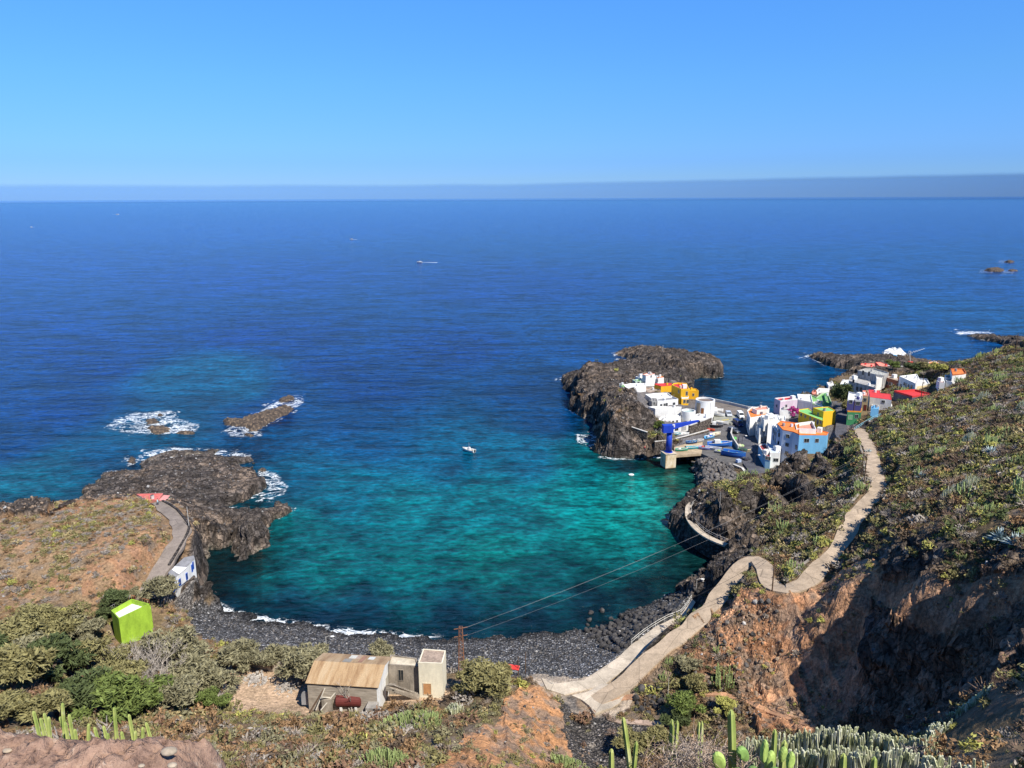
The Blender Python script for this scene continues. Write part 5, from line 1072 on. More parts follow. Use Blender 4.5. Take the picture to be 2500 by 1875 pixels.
islet("reef_rock", "dark rock at the far tip of the slanting reef ridge", [z6(1535, 315), z6(1590, 288), z6(1660, 292), z6(1665, 308), z6(1600, 325), z6(1560, 332)], 1.5)
islet("reef_rock", "tiny dark rock in foam below the slanting reef ridge", [z6(1265, 580), z6(1300, 570), z6(1335, 585), z6(1300, 598)], .7)
islet("reef_rock", "small dark rock left of the lava platform", [z6(365, 775), z6(395, 755), z6(425, 770), z6(420, 800), z6(380, 805)], 1.4)
islet("reef_rock", "small rock off the right end of the lava platform", [z6(1365, 855), z6(1400, 842), z6(1440, 850), z6(1420, 870)], .9)
z5 = lambda x, y: (2000 + x * .226, 560 + y * .226)
islet("reef_rock", "dark low islet with foam at the far right, nearer one", [z5(1780, 445), z5(1850, 432), z5(1920, 422), z5(2000, 445), z5(1960, 460), z5(1850, 458)], 2.6)
islet("reef_rock", "thin dark rock right of the nearer far right islet", [z5(2040, 445), z5(2100, 436), z5(2150, 450), z5(2080, 456)], 1.2)
islet("reef_rock", "dark low islet with foam at the far right, farther one", [z5(2000, 355), z5(2050, 344), z5(2110, 354), z5(2060, 364)], 2.4)

# boulders
def boulder_mesh(seed, mat):
    bm = bmesh.new(); bmesh.ops.create_icosphere(bm, subdivisions=2, radius=0.5); r = random.Random(seed); off = [r.uniform(0, 40) for _ in range(3)]
    for v in bm.verts:
        p = v.co; n = float(fbm(np.array([p.x * 1.6 + off[0]]), np.array([p.y * 1.6 + off[1]]), np.array([p.z * 1.6 + off[2]]), 3)[0])
        v.co = p * (1 + .55 * n)
    for _ in range(5):   # flat facets
        a = Vector((r.uniform(-1, 1), r.uniform(-1, 1), r.uniform(-1, 1))).normalized()
        for v in bm.verts:
            d = v.co.dot(a)
            if d > .36: v.co -= a * (d - .36)
    me = bpy.data.meshes.new("boulder"); bm.to_mesh(me); bm.free(); me.materials.append(mat); return me
BM1 = [boulder_mesh(i, M_BOUL) for i in range(7)]; BM2 = [boulder_mesh(20 + i, M_BDARK) for i in range(7)]
def scatter_boulders(poly, n, meshes, smin, smax, label, group, zf=None, mind=0.85):
    pts = []; r = random.Random(len(label) * 7); us = [p[0] for p in poly]; vs_ = [p[1] for p in poly]; tries = 0
    while len(pts) < n and tries < n * 60:
        tries += 1; u = r.uniform(min(us), max(us)); v = r.uniform(min(vs_), max(vs_))
        if not inpoly(np.array([u]), np.array([v]), poly)[0]: continue
        p = G(u, v); s = r.uniform(smin, smax) * (1.25 if r.random() < .15 else 1)
        if any(math.hypot(p[0] - q[0], p[1] - q[1]) < (s + q[3]) * .5 * mind for q in pts): continue
        pts.append((p[0], p[1], p[2], s))
        o = bpy.data.objects.new("boulder", r.choice(meshes)); COL.objects.link(o); o.location = (p[0], p[1], max(p[2], -.1) + s * .12)
        o.rotation_euler = (r.uniform(0, 6), r.uniform(0, 6), r.uniform(0, 6)); o.scale = (s * r.uniform(.85, 1.3), s, s * r.uniform(.7, 1)); tag(o, label, "boulder", group)
scatter_boulders([(1692,1150),(1700,1130),(1718,1117),(1745,1120),(1775,1135),(1792,1150),(1798,1165),(1785,1176),(1740,1178),(1712,1172)], 115, BM1, 1.0, 1.9, "grey boulder heaped in the breakwater below the boat yard", "boulders of the harbour breakwater", mind=.78)
scatter_boulders([(1425,1545),(1440,1528),(1500,1510),(1560,1490),(1625,1476),(1655,1498),(1600,1525),(1545,1568),(1500,1600),(1460,1570)], 115, BM2, .7, 1.5, "black boulder piled on the shore beside the promenade railing", "boulders beside the promenade", mind=.8)
scatter_boulders([(1555,1690),(1600,1678),(1635,1690),(1625,1715),(1580,1745),(1545,1735)], 22, BM2, .7, 1.4, "dark boulder in the rubble heap right of the path foot", "boulders at the path foot")
scatter_boulders([(1622,1462),(1700,1436),(1706,1446),(1650,1472)], 14, BM2, .6, 1.1, "wet black boulder in foam under the walkway cliff", "boulders in the foam")

# ------------------------------------------------------------------ harbour
M_CBLUE = paint("crane_blue", (.02, .06, .46), 0.45, 0.2); M_DK = paint("dark_metal", (.03, .03, .035), 0.6, 0.2); M_STEEL = paint("galvanised", (.42, .43, .45), 0.5, 0.2, metal=.3)
pier = thing("jetty_pier", "tall stained concrete pier in the water carrying the blue crane and jetty end", "pier", P(1634, 1146, 0))
p0 = np.array(P(1634, 1146, 0)); t = NT("stained_pier", .85, .2); co = t.coord((1, 1, .4)); n_ = t.noise(co, .9, 5, .7); t.color(t.ramp(n_, [(.3, (.30, .20, .09)), (.5, (.56, .46, .30)), (.7, (.68, .62, .52))])); t.bump(n_, .08, .5); M_PIER = t.m
m = MB(); m.box((0, 2.2, 1.6), (3.4, 3.6, 6.2), .25); m.build("pillar", M_PIER, pier); m = MB(); m.box((0, 2.2, -.3), (3.45, 3.65, 1.2), .25); m.build("waterline_band", paint("dark_algae", (.05, .045, .03)), pier)
m = MB(); m.box((0, 2.2, 4.72), (3.7, 3.9, .14), .25); m.build("cap", M_CONC, pier)
cr = thing("harbour_crane", "bright blue jib crane on a round column standing on the concrete pier", "crane", (p0[0], p0[1] + 2.2, 4.8))
c0 = np.array([p0[0], p0[1] + 2.2, 4.8]); zt_ = 4.8
lo, hi = 5, 30
for _ in range(30):
    mid = (lo + hi) / 2
    if proj(c0[0], c0[1], mid)[1] > 1040: lo = mid
    else: hi = mid
CH = lo - 4.8
m = MB(); m.tube([(0, 0, 0), (0, 0, CH * .86)], .95, 20, .78); m.build("column", M_CBLUE, cr, True)
m = MB(); m.cyl((0, 0, 0), 1.25, .18, 20); m.cyl((0, 0, CH * .84), 1.0, .18, 20); m.build("flange", M_CBLUE, cr)
m = MB(); m.cyl((0, 0, CH * .86 + .01), .8, .9, 16); m.box((0, 0, CH * .86 + 1.2), (1.3, 1.3, .8)); m.build("slew_head", M_CBLUE, cr)
def back(u, v, y): return PD(u, v, y) - c0
jb = back(1662, 1041, c0[1] - 0.4); tip = back(1706, 1027, c0[1] + 2.0); tail = back(1616, 1050, c0[1] - 0.8)
m = MB(); a_ = Vector((float(jb[0] * .2), float(jb[1]), float(jb[2] - .1))); b_ = Vector([float(c) for c in tip]); d_ = (b_ - a_); s_ = d_.cross(Vector((0, 0, 1))).normalized(); up_ = s_.cross(d_).normalized()
vs = []
for q, w_, h_ in ((a_, .5, .75), (b_, .22, .25)): vs += [q + s_ * w_ + up_ * h_, q - s_ * w_ + up_ * h_, q - s_ * w_ - up_ * h_, q + s_ * w_ - up_ * h_]
m.add(vs, [(0, 1, 2, 3), (7, 6, 5, 4), (0, 4, 5, 1), (1, 5, 6, 2), (2, 6, 7, 3), (3, 7, 4, 0)]); m.build("jib", M_CBLUE, cr)
m = MB(); tc = Vector([float(c) for c in tail]); q_ = (tc + a_) / 2; m.box(((tc.x + a_.x) / 2 + .2, (tc.y + a_.y) / 2, (tc.z + a_.z) / 2), (abs(a_.x - tc.x) * 1.0, 1.9, 2.3), .1); m.build("counterweight", M_CBLUE, cr)
m = MB(); m.box((a_.x + .3, a_.y - .7, a_.z + .5), (.7, .4, .8)); m.build("control_box", WH, cr)
m = MB(); m.box((b_.x, b_.y, b_.z - .35), (.8, .5, .6)); m.cyl((b_.x, b_.y, b_.z - 1.8), .05, 1.5, 5); m.build("hoist", M_DK, cr)
m = MB()
for k in range(14): m.box((.95, -.2, .5 + k * (CH * .8 / 14)), (.06, .4, .05))
for dy in (-.4, 0): m.tube([(.97, dy, .2), (.97, dy, CH * .84)], .03, 4)
m.build("ladder", M_STEEL, cr)

def hull_mesh(mb, L, B, H, z0=0.0, flat=0.15, n=12):
    """open boat hull, bow at +x"""
    secs = []
    for i in range(n + 1):
        s = i / n; x = (s - .5) * L; w = B / 2 * (1 - max(0, (s - .45) / .55) ** 2.2) * (0.8 + .2 * min(1, s / .2)); sh = H * (1 + .35 * max(0, s - .4) ** 1.5)
        w = max(w, .03); pr = [(x, -w, z0 + sh), (x, -w * .86, z0 + sh * .45), (x, -w * .3, z0), (x, w * .3, z0), (x, w * .86, z0 + sh * .45), (x, w, z0 + sh), (x, w * .84, z0 + sh), (x, w * .6, z0 + H * .35), (x, -w * .6, z0 + H * .35), (x, -w * .84, z0 + sh)]
        secs.append(pr)
    vs = [p for s in secs for p in s]; k = 10; fs = []
    for i in range(n):
        for j in range(k): fs.append((i * k + j, i * k + (j + 1) % k, (i + 1) * k + (j + 1) % k, (i + 1) * k + j))
    fs.append(tuple(range(k))); fs.append(tuple(n * k + j for j in range(k - 1, -1, -1))); mb.add(vs, fs)
def boat(label, p, rz, L, B, H, hc, dc=None, cargo=None, cabin=None, name="fishing_boat", group="boats hauled out in the yard", motor=False, cat="boat"):
    root = thing(name, label, cat, p, rz, group)
    m = MB(); hull_mesh(m, L, B, H); m.build("hull", paint("hull_%s" % hc[0], hc[1], .5, .25), root)
    if dc is not None:
        m = MB(); k = .999
        for sgn in (-1, 1):
            pts = []
            for i in range(13):
                s = i / 12; x = (s - .5) * L; w = B / 2 * (1 - max(0, (s - .45) / .55) ** 2.2) * (0.8 + .2 * min(1, s / .2)); pts.append((x, sgn * max(w, .03), H * (1 + .35 * max(0, s - .4) ** 1.5) + .02))
            m.tube(pts, .06, 5)
        m.build("gunwale", paint("gunwale_%s" % dc[0], dc[1], .5, .2), root)
    for s in (-.25, .1): m = MB(); m.box((s * L, 0, H * .75), (.28, B * .8, .06)); m.build("thwart", paint("boat_wood", (.40, .28, .16)), root)
    if cabin: m = MB(); m.box((-.12 * L, 0, H + .35), (L * .25, B * .55, .9)); m.build("cabin", paint("cabin_%s" % cabin[0], cabin[1], .5, .2), root)
    if cargo:
        for i, (cn, cc) in enumerate(cargo):
            m = MB(); m.ball((L * (-.2 + .22 * i), 0, H * .95), .42, (1.2, 1.3, .75)); m.build("net_pile", paint("cargo_" + cn, cc, .9, .3), root)
    if motor: m = MB(); m.box((-L / 2 - .15, 0, H * .9), (.35, .4, .6)); m.box((-L / 2 - .15, 0, H * .2), (.12, .12, 1.1)); m.build("outboard_motor", M_DK, root)
    return root
def yb(x, y, z=4.5): u, v = zH(x, y); return P(u, v, z)
BL = ("blue", (.03, .14, .50)); WT = ("white", (.75, .75, .72)); TE = ("teal", (.05, .35, .42)); LB = ("light_blue", (.12, .40, .70)); DKB = ("navy", (.02, .04, .12)); GY = ("grey", (.35, .36, .38))
boat("large blue and white wooden fishing boat with turquoise tarp on deck", yb(1000, 940, 4.4), .06, 7.6, 2.5, 1.5, BL, WT, (("red", (.5, .04, .06)), ("turquoise", (.05, .4, .7))), WT)
boat("long open blue hull lying lowest in the yard beside the street", yb(1285, 1150, 4.3), -.62, 7.2, 2.4, 1.7, BL, LB)
boat("navy boat heaped with dark nets against the quay wall", yb(412, 880, 4.1), .2, 3.6, 1.5, .8, DKB, LB, (("navyblue", (.03, .07, .25)),))
boat("grey boat with black tarp leaning by the quay wall", yb(560, 850, 4.1), .35, 3.8, 1.5, .8, GY, WT, (("black", (.03, .03, .03)),))
boat("pale blue boat under a pile of white and blue buoys", yb(790, 770, 4.3), .5, 3.8, 1.7, .9, LB, WT, (("whitebuoy", (.6, .6, .65)), ("bluebuoy", (.05, .12, .5))))
boat("white upturned looking skiff with cream hull behind the large blue boat", yb(915, 715, 4.4), .6, 4.4, 1.7, .9, ("cream", (.72, .62, .45)), WT)
boat("small green boat with white crates at the jetty edge", yb(210, 1030, 4.05), .12, 3.8, 1.5, .8, ("green", (.05, .30, .18)), WT, (("cratewhite", (.65, .65, .6)),))
boat("small teal boat with dark motor near the jetty edge", yb(420, 990, 4.05), .12, 4.0, 1.5, .8, TE, WT, None, None, motor=True)
boat("lilac blue boat with red buoys beside the jetty corner", yb(700, 1000, 4.1), -.4, 4.2, 1.6, .9, ("lilac", (.30, .32, .62)), WT, (("redbuoy", (.55, .05, .06)),))
boat("narrow grey boat with a dark keel below the large blue boat", yb(860, 1010, 4.1), -.35, 5.0, 1.7, .9, ("grey_blue", (.28, .33, .45)), WT, None, None, motor=True)
boat("white rimmed skiff with yellow green net beside the long blue hull", yb(1030, 1080, 4.1), -.5, 4.2, 1.6, .8, GY, WT, (("greennet", (.35, .45, .10)),))
boat("black inflatable boat with grey rim on the yellow slip", yb(915, 520, 4.9), -.25, 4.8, 2.1, .8, ("black_rubber", (.05, .05, .06)), GY, None, WT)
boat("white skiff on the yellow slip above the black inflatable", yb(1045, 470, 5.0), -.45, 4.4, 1.6, .8, WT, WT)
boat("yellow kayak lying at the top of the slip", yb(1110, 410, 5.2), .5, 3.2, .9, .45, ("yellow", (.80, .62, .04)), None)
boat("turquoise dinghy with white bow on the lower quay by the crane column", yb(85, 705, 4.6), .1, 3.4, 1.4, .8, TE, WT)
boat("upturned white dinghy on the lower quay beside the turquoise dinghy", yb(240, 705, 4.6), .3, 4.2, 1.6, .7, WT, WT)
boat("white motor boat parked beside the cylinder tower, farther one", yb(930, 225, 5.8), .15, 5.0, 1.9, 1.0, WT, WT, None, WT)
boat("white motor boat with dark windows parked beside the cylinder tower, nearer one", yb(940, 300, 5.8), -.5, 5.4, 2.0, 1.0, WT, GY, None, WT)
bp = P(1144, 1103, -.15)
bo = boat("small white open motor boat moored alone in the bay", bp, math.radians(143), 5.0, 1.9, .95, WT, WT, None, None, "motor_boat", None, True)
m = MB(); m.box((-.3, 0, 1.2), (.7, .6, .9)); m.build("console", WH, bo); m = MB(); m.tube([(-.2, 0, 1.3), (-.2, 0, 3.2)], .05, 5); m.build("mast", M_STEEL, bo)
m = MB(); m.ball((1.0, 0, .9), .5, (1.6, 1, .6)); m.build("cover", WH2, bo)
for (u, v), lb, L in (((287, 524), "tiny white vessel with a tall bow far out near the horizon", 15), ((1024, 641), "small white speed boat far out ahead of its wake", 7), ((858, 585), "tiny pale boat far out at sea left of the speed boat", 7), ((76, 555), "tiny pale boat far out at the left edge", 7)):
    p = P(u, v, -.2); d = boat(lb, p, math.radians(170 if L < 12 else 10), L, L * .3, L * .16, WT, WT, None, WT, "distant_boat", None)
    wk = MB(); n = 14; vs = []
    for k in range(n + 1):
        xx = -L * .4 - k * L * .3 * (.7 if 'speed boat far' in lb else .3); ww = L * .08 + k * L * .012; vs += [(xx, -ww, .32), (xx, ww, .32)]
    wk.add(vs, [(2 * k, 2 * k + 1, 2 * k + 3, 2 * k + 2) for k in range(n)]); wk.build("wake", paint("foam_white", (.8, .84, .86), .6, .1), d)
bu = thing("float", "white swimming float drifting in the turquoise water below the crag", "float", P(1541, 1160, 0)); m = MB(); m.ball((0, 0, .15), .6, (1.5, 1, .5)); m.build("body", WH, bu)
for (u, v), lb, cc in (((830, 680), "heap of mixed purple and grey fishing nets behind the large blue boat", (.25, .2, .35)), ((800, 600), "heap of rusty red fishing nets below the black inflatable", (.32, .08, .04)), ((1400, 930), "heap of pale crates and sacks beside the slipway wall", (.5, .48, .42)), ((1470, 1020), "dark green tarpaulin heap by the street edge", (.03, .09, .06)), ((1310, 790), "green net heap on top of the slipway wall", (.10, .32, .16)), ((1590, 1060), "pale yellow board leaning at the street edge", (.7, .6, .35)), ((1560, 1210), "dark moped and bins at the top of the street steps", (.06, .06, .07)), ((1385, 1260), "pale blue crate at the foot of the long blue hull", (.45, .55, .75))):
    p = yb(u, v, 4.55); o = thing("net_heap" if "heap" in lb else "clutter", lb, "nets" if "net" in lb else "clutter", p)
    if "board" in lb or "crate at" in lb: m = MB(); m.box((0, 0, .4), (1.3, 1.0 if "crate" in lb else .15, .8 if "crate" in lb else 1.6), .4, Matrix.Rotation(.5 if "board" in lb else 0, 3, 'X')); m.build("panel", paint("cl" + lb[:9], cc), o)
    else:
        for k in range(4):
            m = MB(); m.ball((random.uniform(-.8, .8), random.uniform(-.6, .6), .3), .6, (1.2, 1, .8)); m.build("bundle", paint("cl%s%d" % (lb[:14], k), tuple(min(.8, c * random.uniform(.6, 1.6)) for c in cc), .9, .4), o)

# slipway steps and beams
st = thing("street_steps", "dark concrete steps dropping from the street end to the water wall", "stairs", P(1834, 1150, 4.5)); m = MB()
for k in range(9): m.box((0, -.45 * k, -.28 * k), (2.4, .45, .3), -.1)
m.build("steps", M_STREET, st)
for k, (a, b) in enumerate(((zH(420, 1215), zH(620, 1300)), (zH(500, 1160), zH(710, 1225)))):
    o = thing("slip_beam", "pale sloping concrete slip beam under the jetty, %s one" % ("nearer", "farther")[k], "beam", P(*a, 1.6), 0, "slip beams"); m = MB(); q0 = P(*a, 1.0) ; q1 = P(*b, 2.4); m.tube([(0, 0, -.6), tuple(q1 - P(*a, 1.6))], .28, 6); m.build("beam", M_CONC, o)

# cars
def car(label, p, rz, col, L=4.3, van=False, group="vehicles parked by the harbour"):
    r = thing("parked_van" if van else "parked_car", label, "van" if van else "car", p, rz, group); W = 1.75; H = 1.95 if van else 1.45
    pr = [(-L / 2, .35), (-L / 2, .9), (-L * .45, H - .05), (-L * .38, H), (L * .12, H), (L * .27, .98), (L * .46, .85), (L / 2, .7), (L / 2, .35)] if not van else [(-L / 2, .35), (-L / 2, H - .1), (-L * .47, H), (L * .22, H), (L * .36, 1.15), (L * .48, 1.0), (L / 2, .8), (L / 2, .35)]
    m = MB(); n = len(pr); vs = [(x, -W / 2 * (1 if z < 1 else .88), z) for x, z in pr] + [(x, W / 2 * (1 if z < 1 else .88), z) for x, z in pr]
    m.add(vs, [tuple(range(n)), tuple(range(2 * n - 1, n - 1, -1))] + [(i, (i + 1) % n, n + (i + 1) % n, n + i) for i in range(n)]); m.build("body", paint("car_%s" % label[:8], col, .3, .08), r)
    g = MB(); x0, x1 = (L * .13, L * .26) if not van else (L * .235, L * .345); z0, z1 = (H - .05, 1.05) if not van else (H - .05, 1.22)
    g.add([(x0 + .03, -W * .4, z0), (x1 + .03, -W * .43, z1), (x1 + .03, W * .43, z1), (x0 + .03, W * .4, z0)], [(0, 1, 2, 3)]); g.build("windscreen", M_GLASS, r)
    for sg in (-1, 1): g = MB(); g.box((-L * .12, sg * W * .455, H - .34), (L * .45, .06, .36)); g.build("side_window", M_GLASS, r)
    for sx in (-.32, .32):
        for sg in (-1, 1): g = MB(); g.tube([(sx * L, sg * (W / 2 - .12), .33), (sx * L, sg * (W / 2 + .02), .33)], .33, 12); g.build("wheel", M_DK, r)
    for sg in (-1, 1): g = MB(); g.box((L / 2 - .02, sg * .6, .68), (.1, .35, .16)); g.build("headlight", paint("lamp_glass", (.8, .8, .8), .2, 0), r)
    return r
car("silver car facing the camera on the greenish car park", yb(1180, 295, 5.62), math.radians(-95), (.45, .48, .52))
car("white van beside the street lamp on the car park edge", yb(1425, 330, 5.6), math.radians(-92), (.72, .72, .70), 4.6, True)
car("dark car in the shade at the top of the street", yb(1290, 640, 4.7), math.radians(-60), (.10, .11, .13))
car("dark blue van in shade behind the slipway wall", yb(1370, 500, 4.9), math.radians(-80), (.02, .03, .12), 4.8, True)

# ------------------------------------------------------------------ poles, lamps, wires
M_WOOD = paint("pole_wood", (.13, .08, .05), .9, .3); M_POLE = paint("pale_pole", (.50, .48, .45), .8, .2)
def pole(label, u, vb, vt, r=.12, mat=None, ground=True, arm=False, lamp=False, zb=None, group=None, cat="pole", name="utility_pole"):
    p = P(u, vb, zb) if zb is not None else G(u, vb); lo, hi = p[2], p[2] + 40
    for _ in range(30):
        mid = (lo + hi) / 2
        if proj(p[0], p[1], mid)[1] > vt: lo = mid
        else: hi = mid
    h = lo - p[2]; o = thing(name, label, cat, p, 0, group); m = MB(); m.tube([(0, 0, -.5), (0, 0, h)], r, 7, r * .7); m.build("shaft", mat or M_WOOD, o)
    if arm:
        m = MB(); m.box((0, 0, h - .3), (1.5, .1, .12), .4); m.build("crossarm", mat or M_WOOD, o)
        for k in (-.6, 0, .6): m = MB(); m.cyl((k * math.cos(.4), k * math.sin(.4), h - .24), .05, .22, 6); m.build("insulator", WH, o)
    if lamp: m = MB(); m.tube([(0, 0, h - .1), (.5, 0, h + .1), (.9, 0, h + .05)], .04, 5); m.build("arm", mat or M_STEEL, o); m = MB(); m.ball((1.1, 0, h + .02), .28, (1.4, .8, .5)); m.build("lamp_head", WH, o)
    return o, np.array([p[0], p[1], p[2] + h])
o1, T1 = pole("wooden pole at the path edge above the shadowed gully, right one of the pair", 2109, 1182, 1108, .12, arm=True)
o2, T2 = pole("wooden pole at the path edge above the shadowed gully, left one of the pair", 2101, 1178, 1106, .12)
o3, T3 = pole("tall brown wooden pole at the inside of the hairpin bend", 1885, 1444, 1350, .12, arm=True)
o4, T4 = pole("dark wooden pole in front of the grey red roofed house", 2248, 975, 918, .13)
o5, T5 = pole("thin dark pole at the top end of the path by the orange and green house", 2081, 1036, 966, .12)
pole("thin dark pole at the back of the beach beside the red canopy, left of two", 1265, 1649, 1602, .08)
o6, T6 = pole("thin dark pole at the back of the beach beside the red canopy, right of two", 1283, 1644, 1592, .08)
pole("thin pale post beside the concrete apron at the path foot", 1348, 1672, 1648, .05, M_POLE)
pole("thin pale post among the shrubs right of the path foot", 1630, 1712, 1655, .05, M_POLE)
o7, T7 = pole("pale pole with a white lamp behind the tin roofed hall", 799, 1612, 1554, .09, M_POLE, lamp=True, zb=4.2, name="street_lamp", cat="lamp post")
pole("pale thin pole beside the bend of the left asphalt road", 462, 1290, 1237, .08, M_POLE, name="street_lamp", cat="lamp post")
pole("short pale lamp on the shore rocks under the walkway", 1700, 1438, 1414, .06, M_POLE, lamp=True, name="street_lamp", cat="lamp post")
pole("dark street lamp in the middle of the street between white houses and net heaps", *zH(1460, 870), zH(1460, 715)[1], .07, M_DK, lamp=True, zb=4.7, name="street_lamp", cat="lamp post")
pole("dark tall street lamp at the street end near the steps", *zH(1722, 1310), zH(1722, 1115)[1], .07, M_DK, lamp=True, zb=4.6, name="street_lamp", cat="lamp post")
pole("thin white lamp post on the car park next to the white van", *zH(1475, 330), zH(1475, 150)[1], .06, M_POLE, zb=5.6, name="street_lamp", cat="lamp post")
pole("thin dark pole on the slope behind the cream end block", 2277, 915, 896, .1)
pole("thin pole on the skyline at the right headland", 2424, 868, 850, .1)
o8, T8 = pole("leaning dark pole beside the clifftop house at the right edge", 2478, 866, 815, .16)
pole("thin pale pole on the green topped outcrop inside the walkway", 1757, 1240, 1200, .06, M_POLE)
pole("white marker post on the far lava rock", 1618, 858, 843, .12, M_POLE)
# lattice pylon
pb = G(1127, 1648); lo, hi = pb[2], pb[2] + 30
for _ in range(30):
    mid = (lo + hi) / 2
    if proj(pb[0], pb[1], mid)[1] > 1531: lo = mid
    else: hi = mid
h = lo - pb[2]; py = thing("lattice_pylon", "rusty steel lattice pylon right of the square tower", "pylon", pb); M_RUST = paint("rusty_steel", (.30, .14, .08), .8, .4)
m = MB(); wb, wt = .48, .26
cn = lambda k, z: ((1 if k in (0, 3) else -1) * (wb + (wt - wb) * z / h), (1 if k < 2 else -1) * (wb + (wt - wb) * z / h), z)
for k in range(4): m.tube([cn(k, 0), cn(k, h)], .055, 4)
nz = 12
for i in range(nz):
    for k in range(4): m.tube([cn(k, h * i / nz), cn((k + 1) % 4, h * (i + 1) / nz)], .03, 4); m.tube([cn(k, h * (i + 1) / nz), cn((k + 1) % 4, h * (i + 1) / nz)], .025, 4)
m.build("lattice", M_RUST, py)
for dz in (.2, 1.6): m = MB(); m.box((0, 0, h - dz), (2.2, .1, .1), .3); m.build("crossarm", M_RUST, py)
T0 = np.array([pb[0], pb[1], pb[2] + h - .2])
def wire(label, a, b, sag, r=.015, mat=None):
    a = np.array(a, float); b = np.array(b, float); n = 30; pts = []
    for i in range(n + 1):
        s = i / n; q = (b - a) * s; pts.append((q[0], q[1], q[2] - sag * 4 * s * (1 - s)))
    o = thing("power_line", label, "cable", a, 0, "overhead cables"); m = MB(); m.tube(pts, r, 4); m.build("cable", mat or paint("cable_grey", (.16, .16, .17), .8, .1), o)
wire("overhead cable from the lattice pylon to the path poles, upper of three", T0 + [.5, 0, 0], T1 + [0, 0, -.1], 1.6)
wire("overhead cable from the lattice pylon to the path poles, middle of three", T0 + [.9, .2, 0], T2 + [0, 0, -.15], 1.8)
wire("overhead cable from the lattice pylon to the path poles, lowest of three", T0 + [1.0, .2, -1.4], T1 + [0, 0, -1.6], 2.0)
ER = PD(2560, 905, 150)
wire("overhead cable climbing from the path poles over the right hillside, upper one", T1 + [0, 0, -.1], ER, 1.2)
wire("overhead cable climbing from the path poles over the right hillside, middle one", T2 + [0, 0, -.15], ER + [0, 0, -.7], 1.3)
wire("overhead cable climbing from the path poles over the right hillside, lowest one", T1 + [0, 0, -1.6], ER + [0, 0, -2.4], 1.3)
wire("dark cable hanging from the hairpin pole down to the pole by the red canopy", T3, T6, 2.5, .025, M_DK)
wire("dark cable from the lamp behind the hall to the lime green house", T7, P(372, 1482, 9.5), 1.5, .025, M_DK)
wire("dark cable from the hairpin pole up to the path poles", T3, T1 + [0, 0, -2.4], 1.5, .025, M_DK)

# railings
def railing(label, pts, h=1.0, step=1.5, mat=None, r=.035, group=None):
    o = thing("railing", label, "railing", pts[0], 0, group); o0 = np.array(pts[0]); m = MB(); pts = [np.array(p) - o0 for p in pts]
    for hh in (h, h * .55): m.tube([p + [0, 0, hh] for p in pts], r, 4)
    m.build("rail", mat or M_STEEL, o); acc = 0
    for i in range(len(pts)):
        if i and np.linalg.norm(pts[i] - pts[i - 1]) : acc += np.linalg.norm(pts[i] - pts[i - 1])
        if i == 0 or acc >= step: m = MB(); m.tube([pts[i], pts[i] + [0, 0, h]], r, 4); m.build("post", mat or M_STEEL, o); acc = 0
    return o
railing("thin white railing along the seaward edge of the concrete promenade", dense([(1541,1574,4.75),(1570,1550,4.8),(1600,1530,4.85),(1632,1512,4.95),(1663,1499,5.05),(1688,1464,5.05)]), mat=M_FR if False else WH2)
def offs(pts, d):
    out = []
    for i in range(len(pts)):
        t = pts[min(i + 1, len(pts) - 1)] - pts[max(i - 1, 0)]; t = t / (np.linalg.norm(t[:2]) + 1e-9); out.append(pts[i] + np.array([-t[1], t[0], 0]) * d)
    return out
railing("thin grey railing round the curved walkway on the lava outcrop", [p + [0, 0, .12] for p in offs(walkW, -.7)], mat=M_POLE)
railing("pale blue railing at the village end of the path", dense([(2085,1052,16.3),(2105,1040,16.2),(2130,1026,15.8),(2150,1018,15.2)], .8), mat=paint("blue_rail", (.25, .50, .60)), r=.05)
# ladder rail at the peninsula
# salty canopy and truss davit
cn_ = thing("red_canopy", "bright red tarpaulin canopy behind the shrubs at the back of the beach", "canopy", G(1250, 1648)); m = MB(); m.box((0, 0, 1.5), (2.4, 1.2, .1), -.15, Matrix.Rotation(.08, 3, 'Y')); m.build("sheet", paint("red_tarp", (.70, .05, .04)), cn_)
for sx in (-1.1, 1.1): m = MB(); m.tube([(sx, 0, -.4), (sx, 0, 1.4)], .05, 5); m.build("post", M_DK, cn_)
tp = P(2175, 885, 2.0); o = islet("white_rock", "white painted rock platform with blue pool at the far shore", [(2153, 870), (2158, 862), (2185, 858), (2212, 870), (2222, 884), (2200, 892), (2175, 884)], 3.6, "rock", None, 1.6, rock_mat("whitewashed_rock", (.62, .62, .60), (.82, .82, .80)), .5)
m = MB(); c_ = P(2180, 868, 3.4) - np.array(o.location); m.box(tuple(c_), (3.2, 2.4, .3)); m.build("pool", paint("pool_blue", (.10, .40, .65), .2), o)
dv = thing("truss_davit", "white lattice truss davit on a red base at the far shore", "crane", P(2222, 889, 3)); d0 = P(2222, 889, 3); m = MB(); m.cyl((0, 0, -.5), 1.2, 1.8, 10); m.build("base", paint("davit_red", (.45, .08, .05)), dv); m = MB()
e1 = Vector(PD(2221, 862, d0[1]) - d0); e2 = Vector(PD(2258, 851, d0[1]) - d0)
m.tube([(0, 0, 1), e1], .12, 5); prev = None
for k in range(13):
    q = e1.lerp(e2, k / 12); off = Vector((0, 0, .55 * (1 - k / 14))); a = q + (off if k % 2 else -off)
    if prev: m.tube([prev, a], .08, 4)
    prev = a
m.tube([e1 + Vector((-.8, 0, -1.2)), e1 + Vector((-.5, 0, 1)), e1 + Vector((.4, 0, .8)), e1 + Vector((.6, 0, -1))], .1, 4); m.build("truss", WH2, dv)

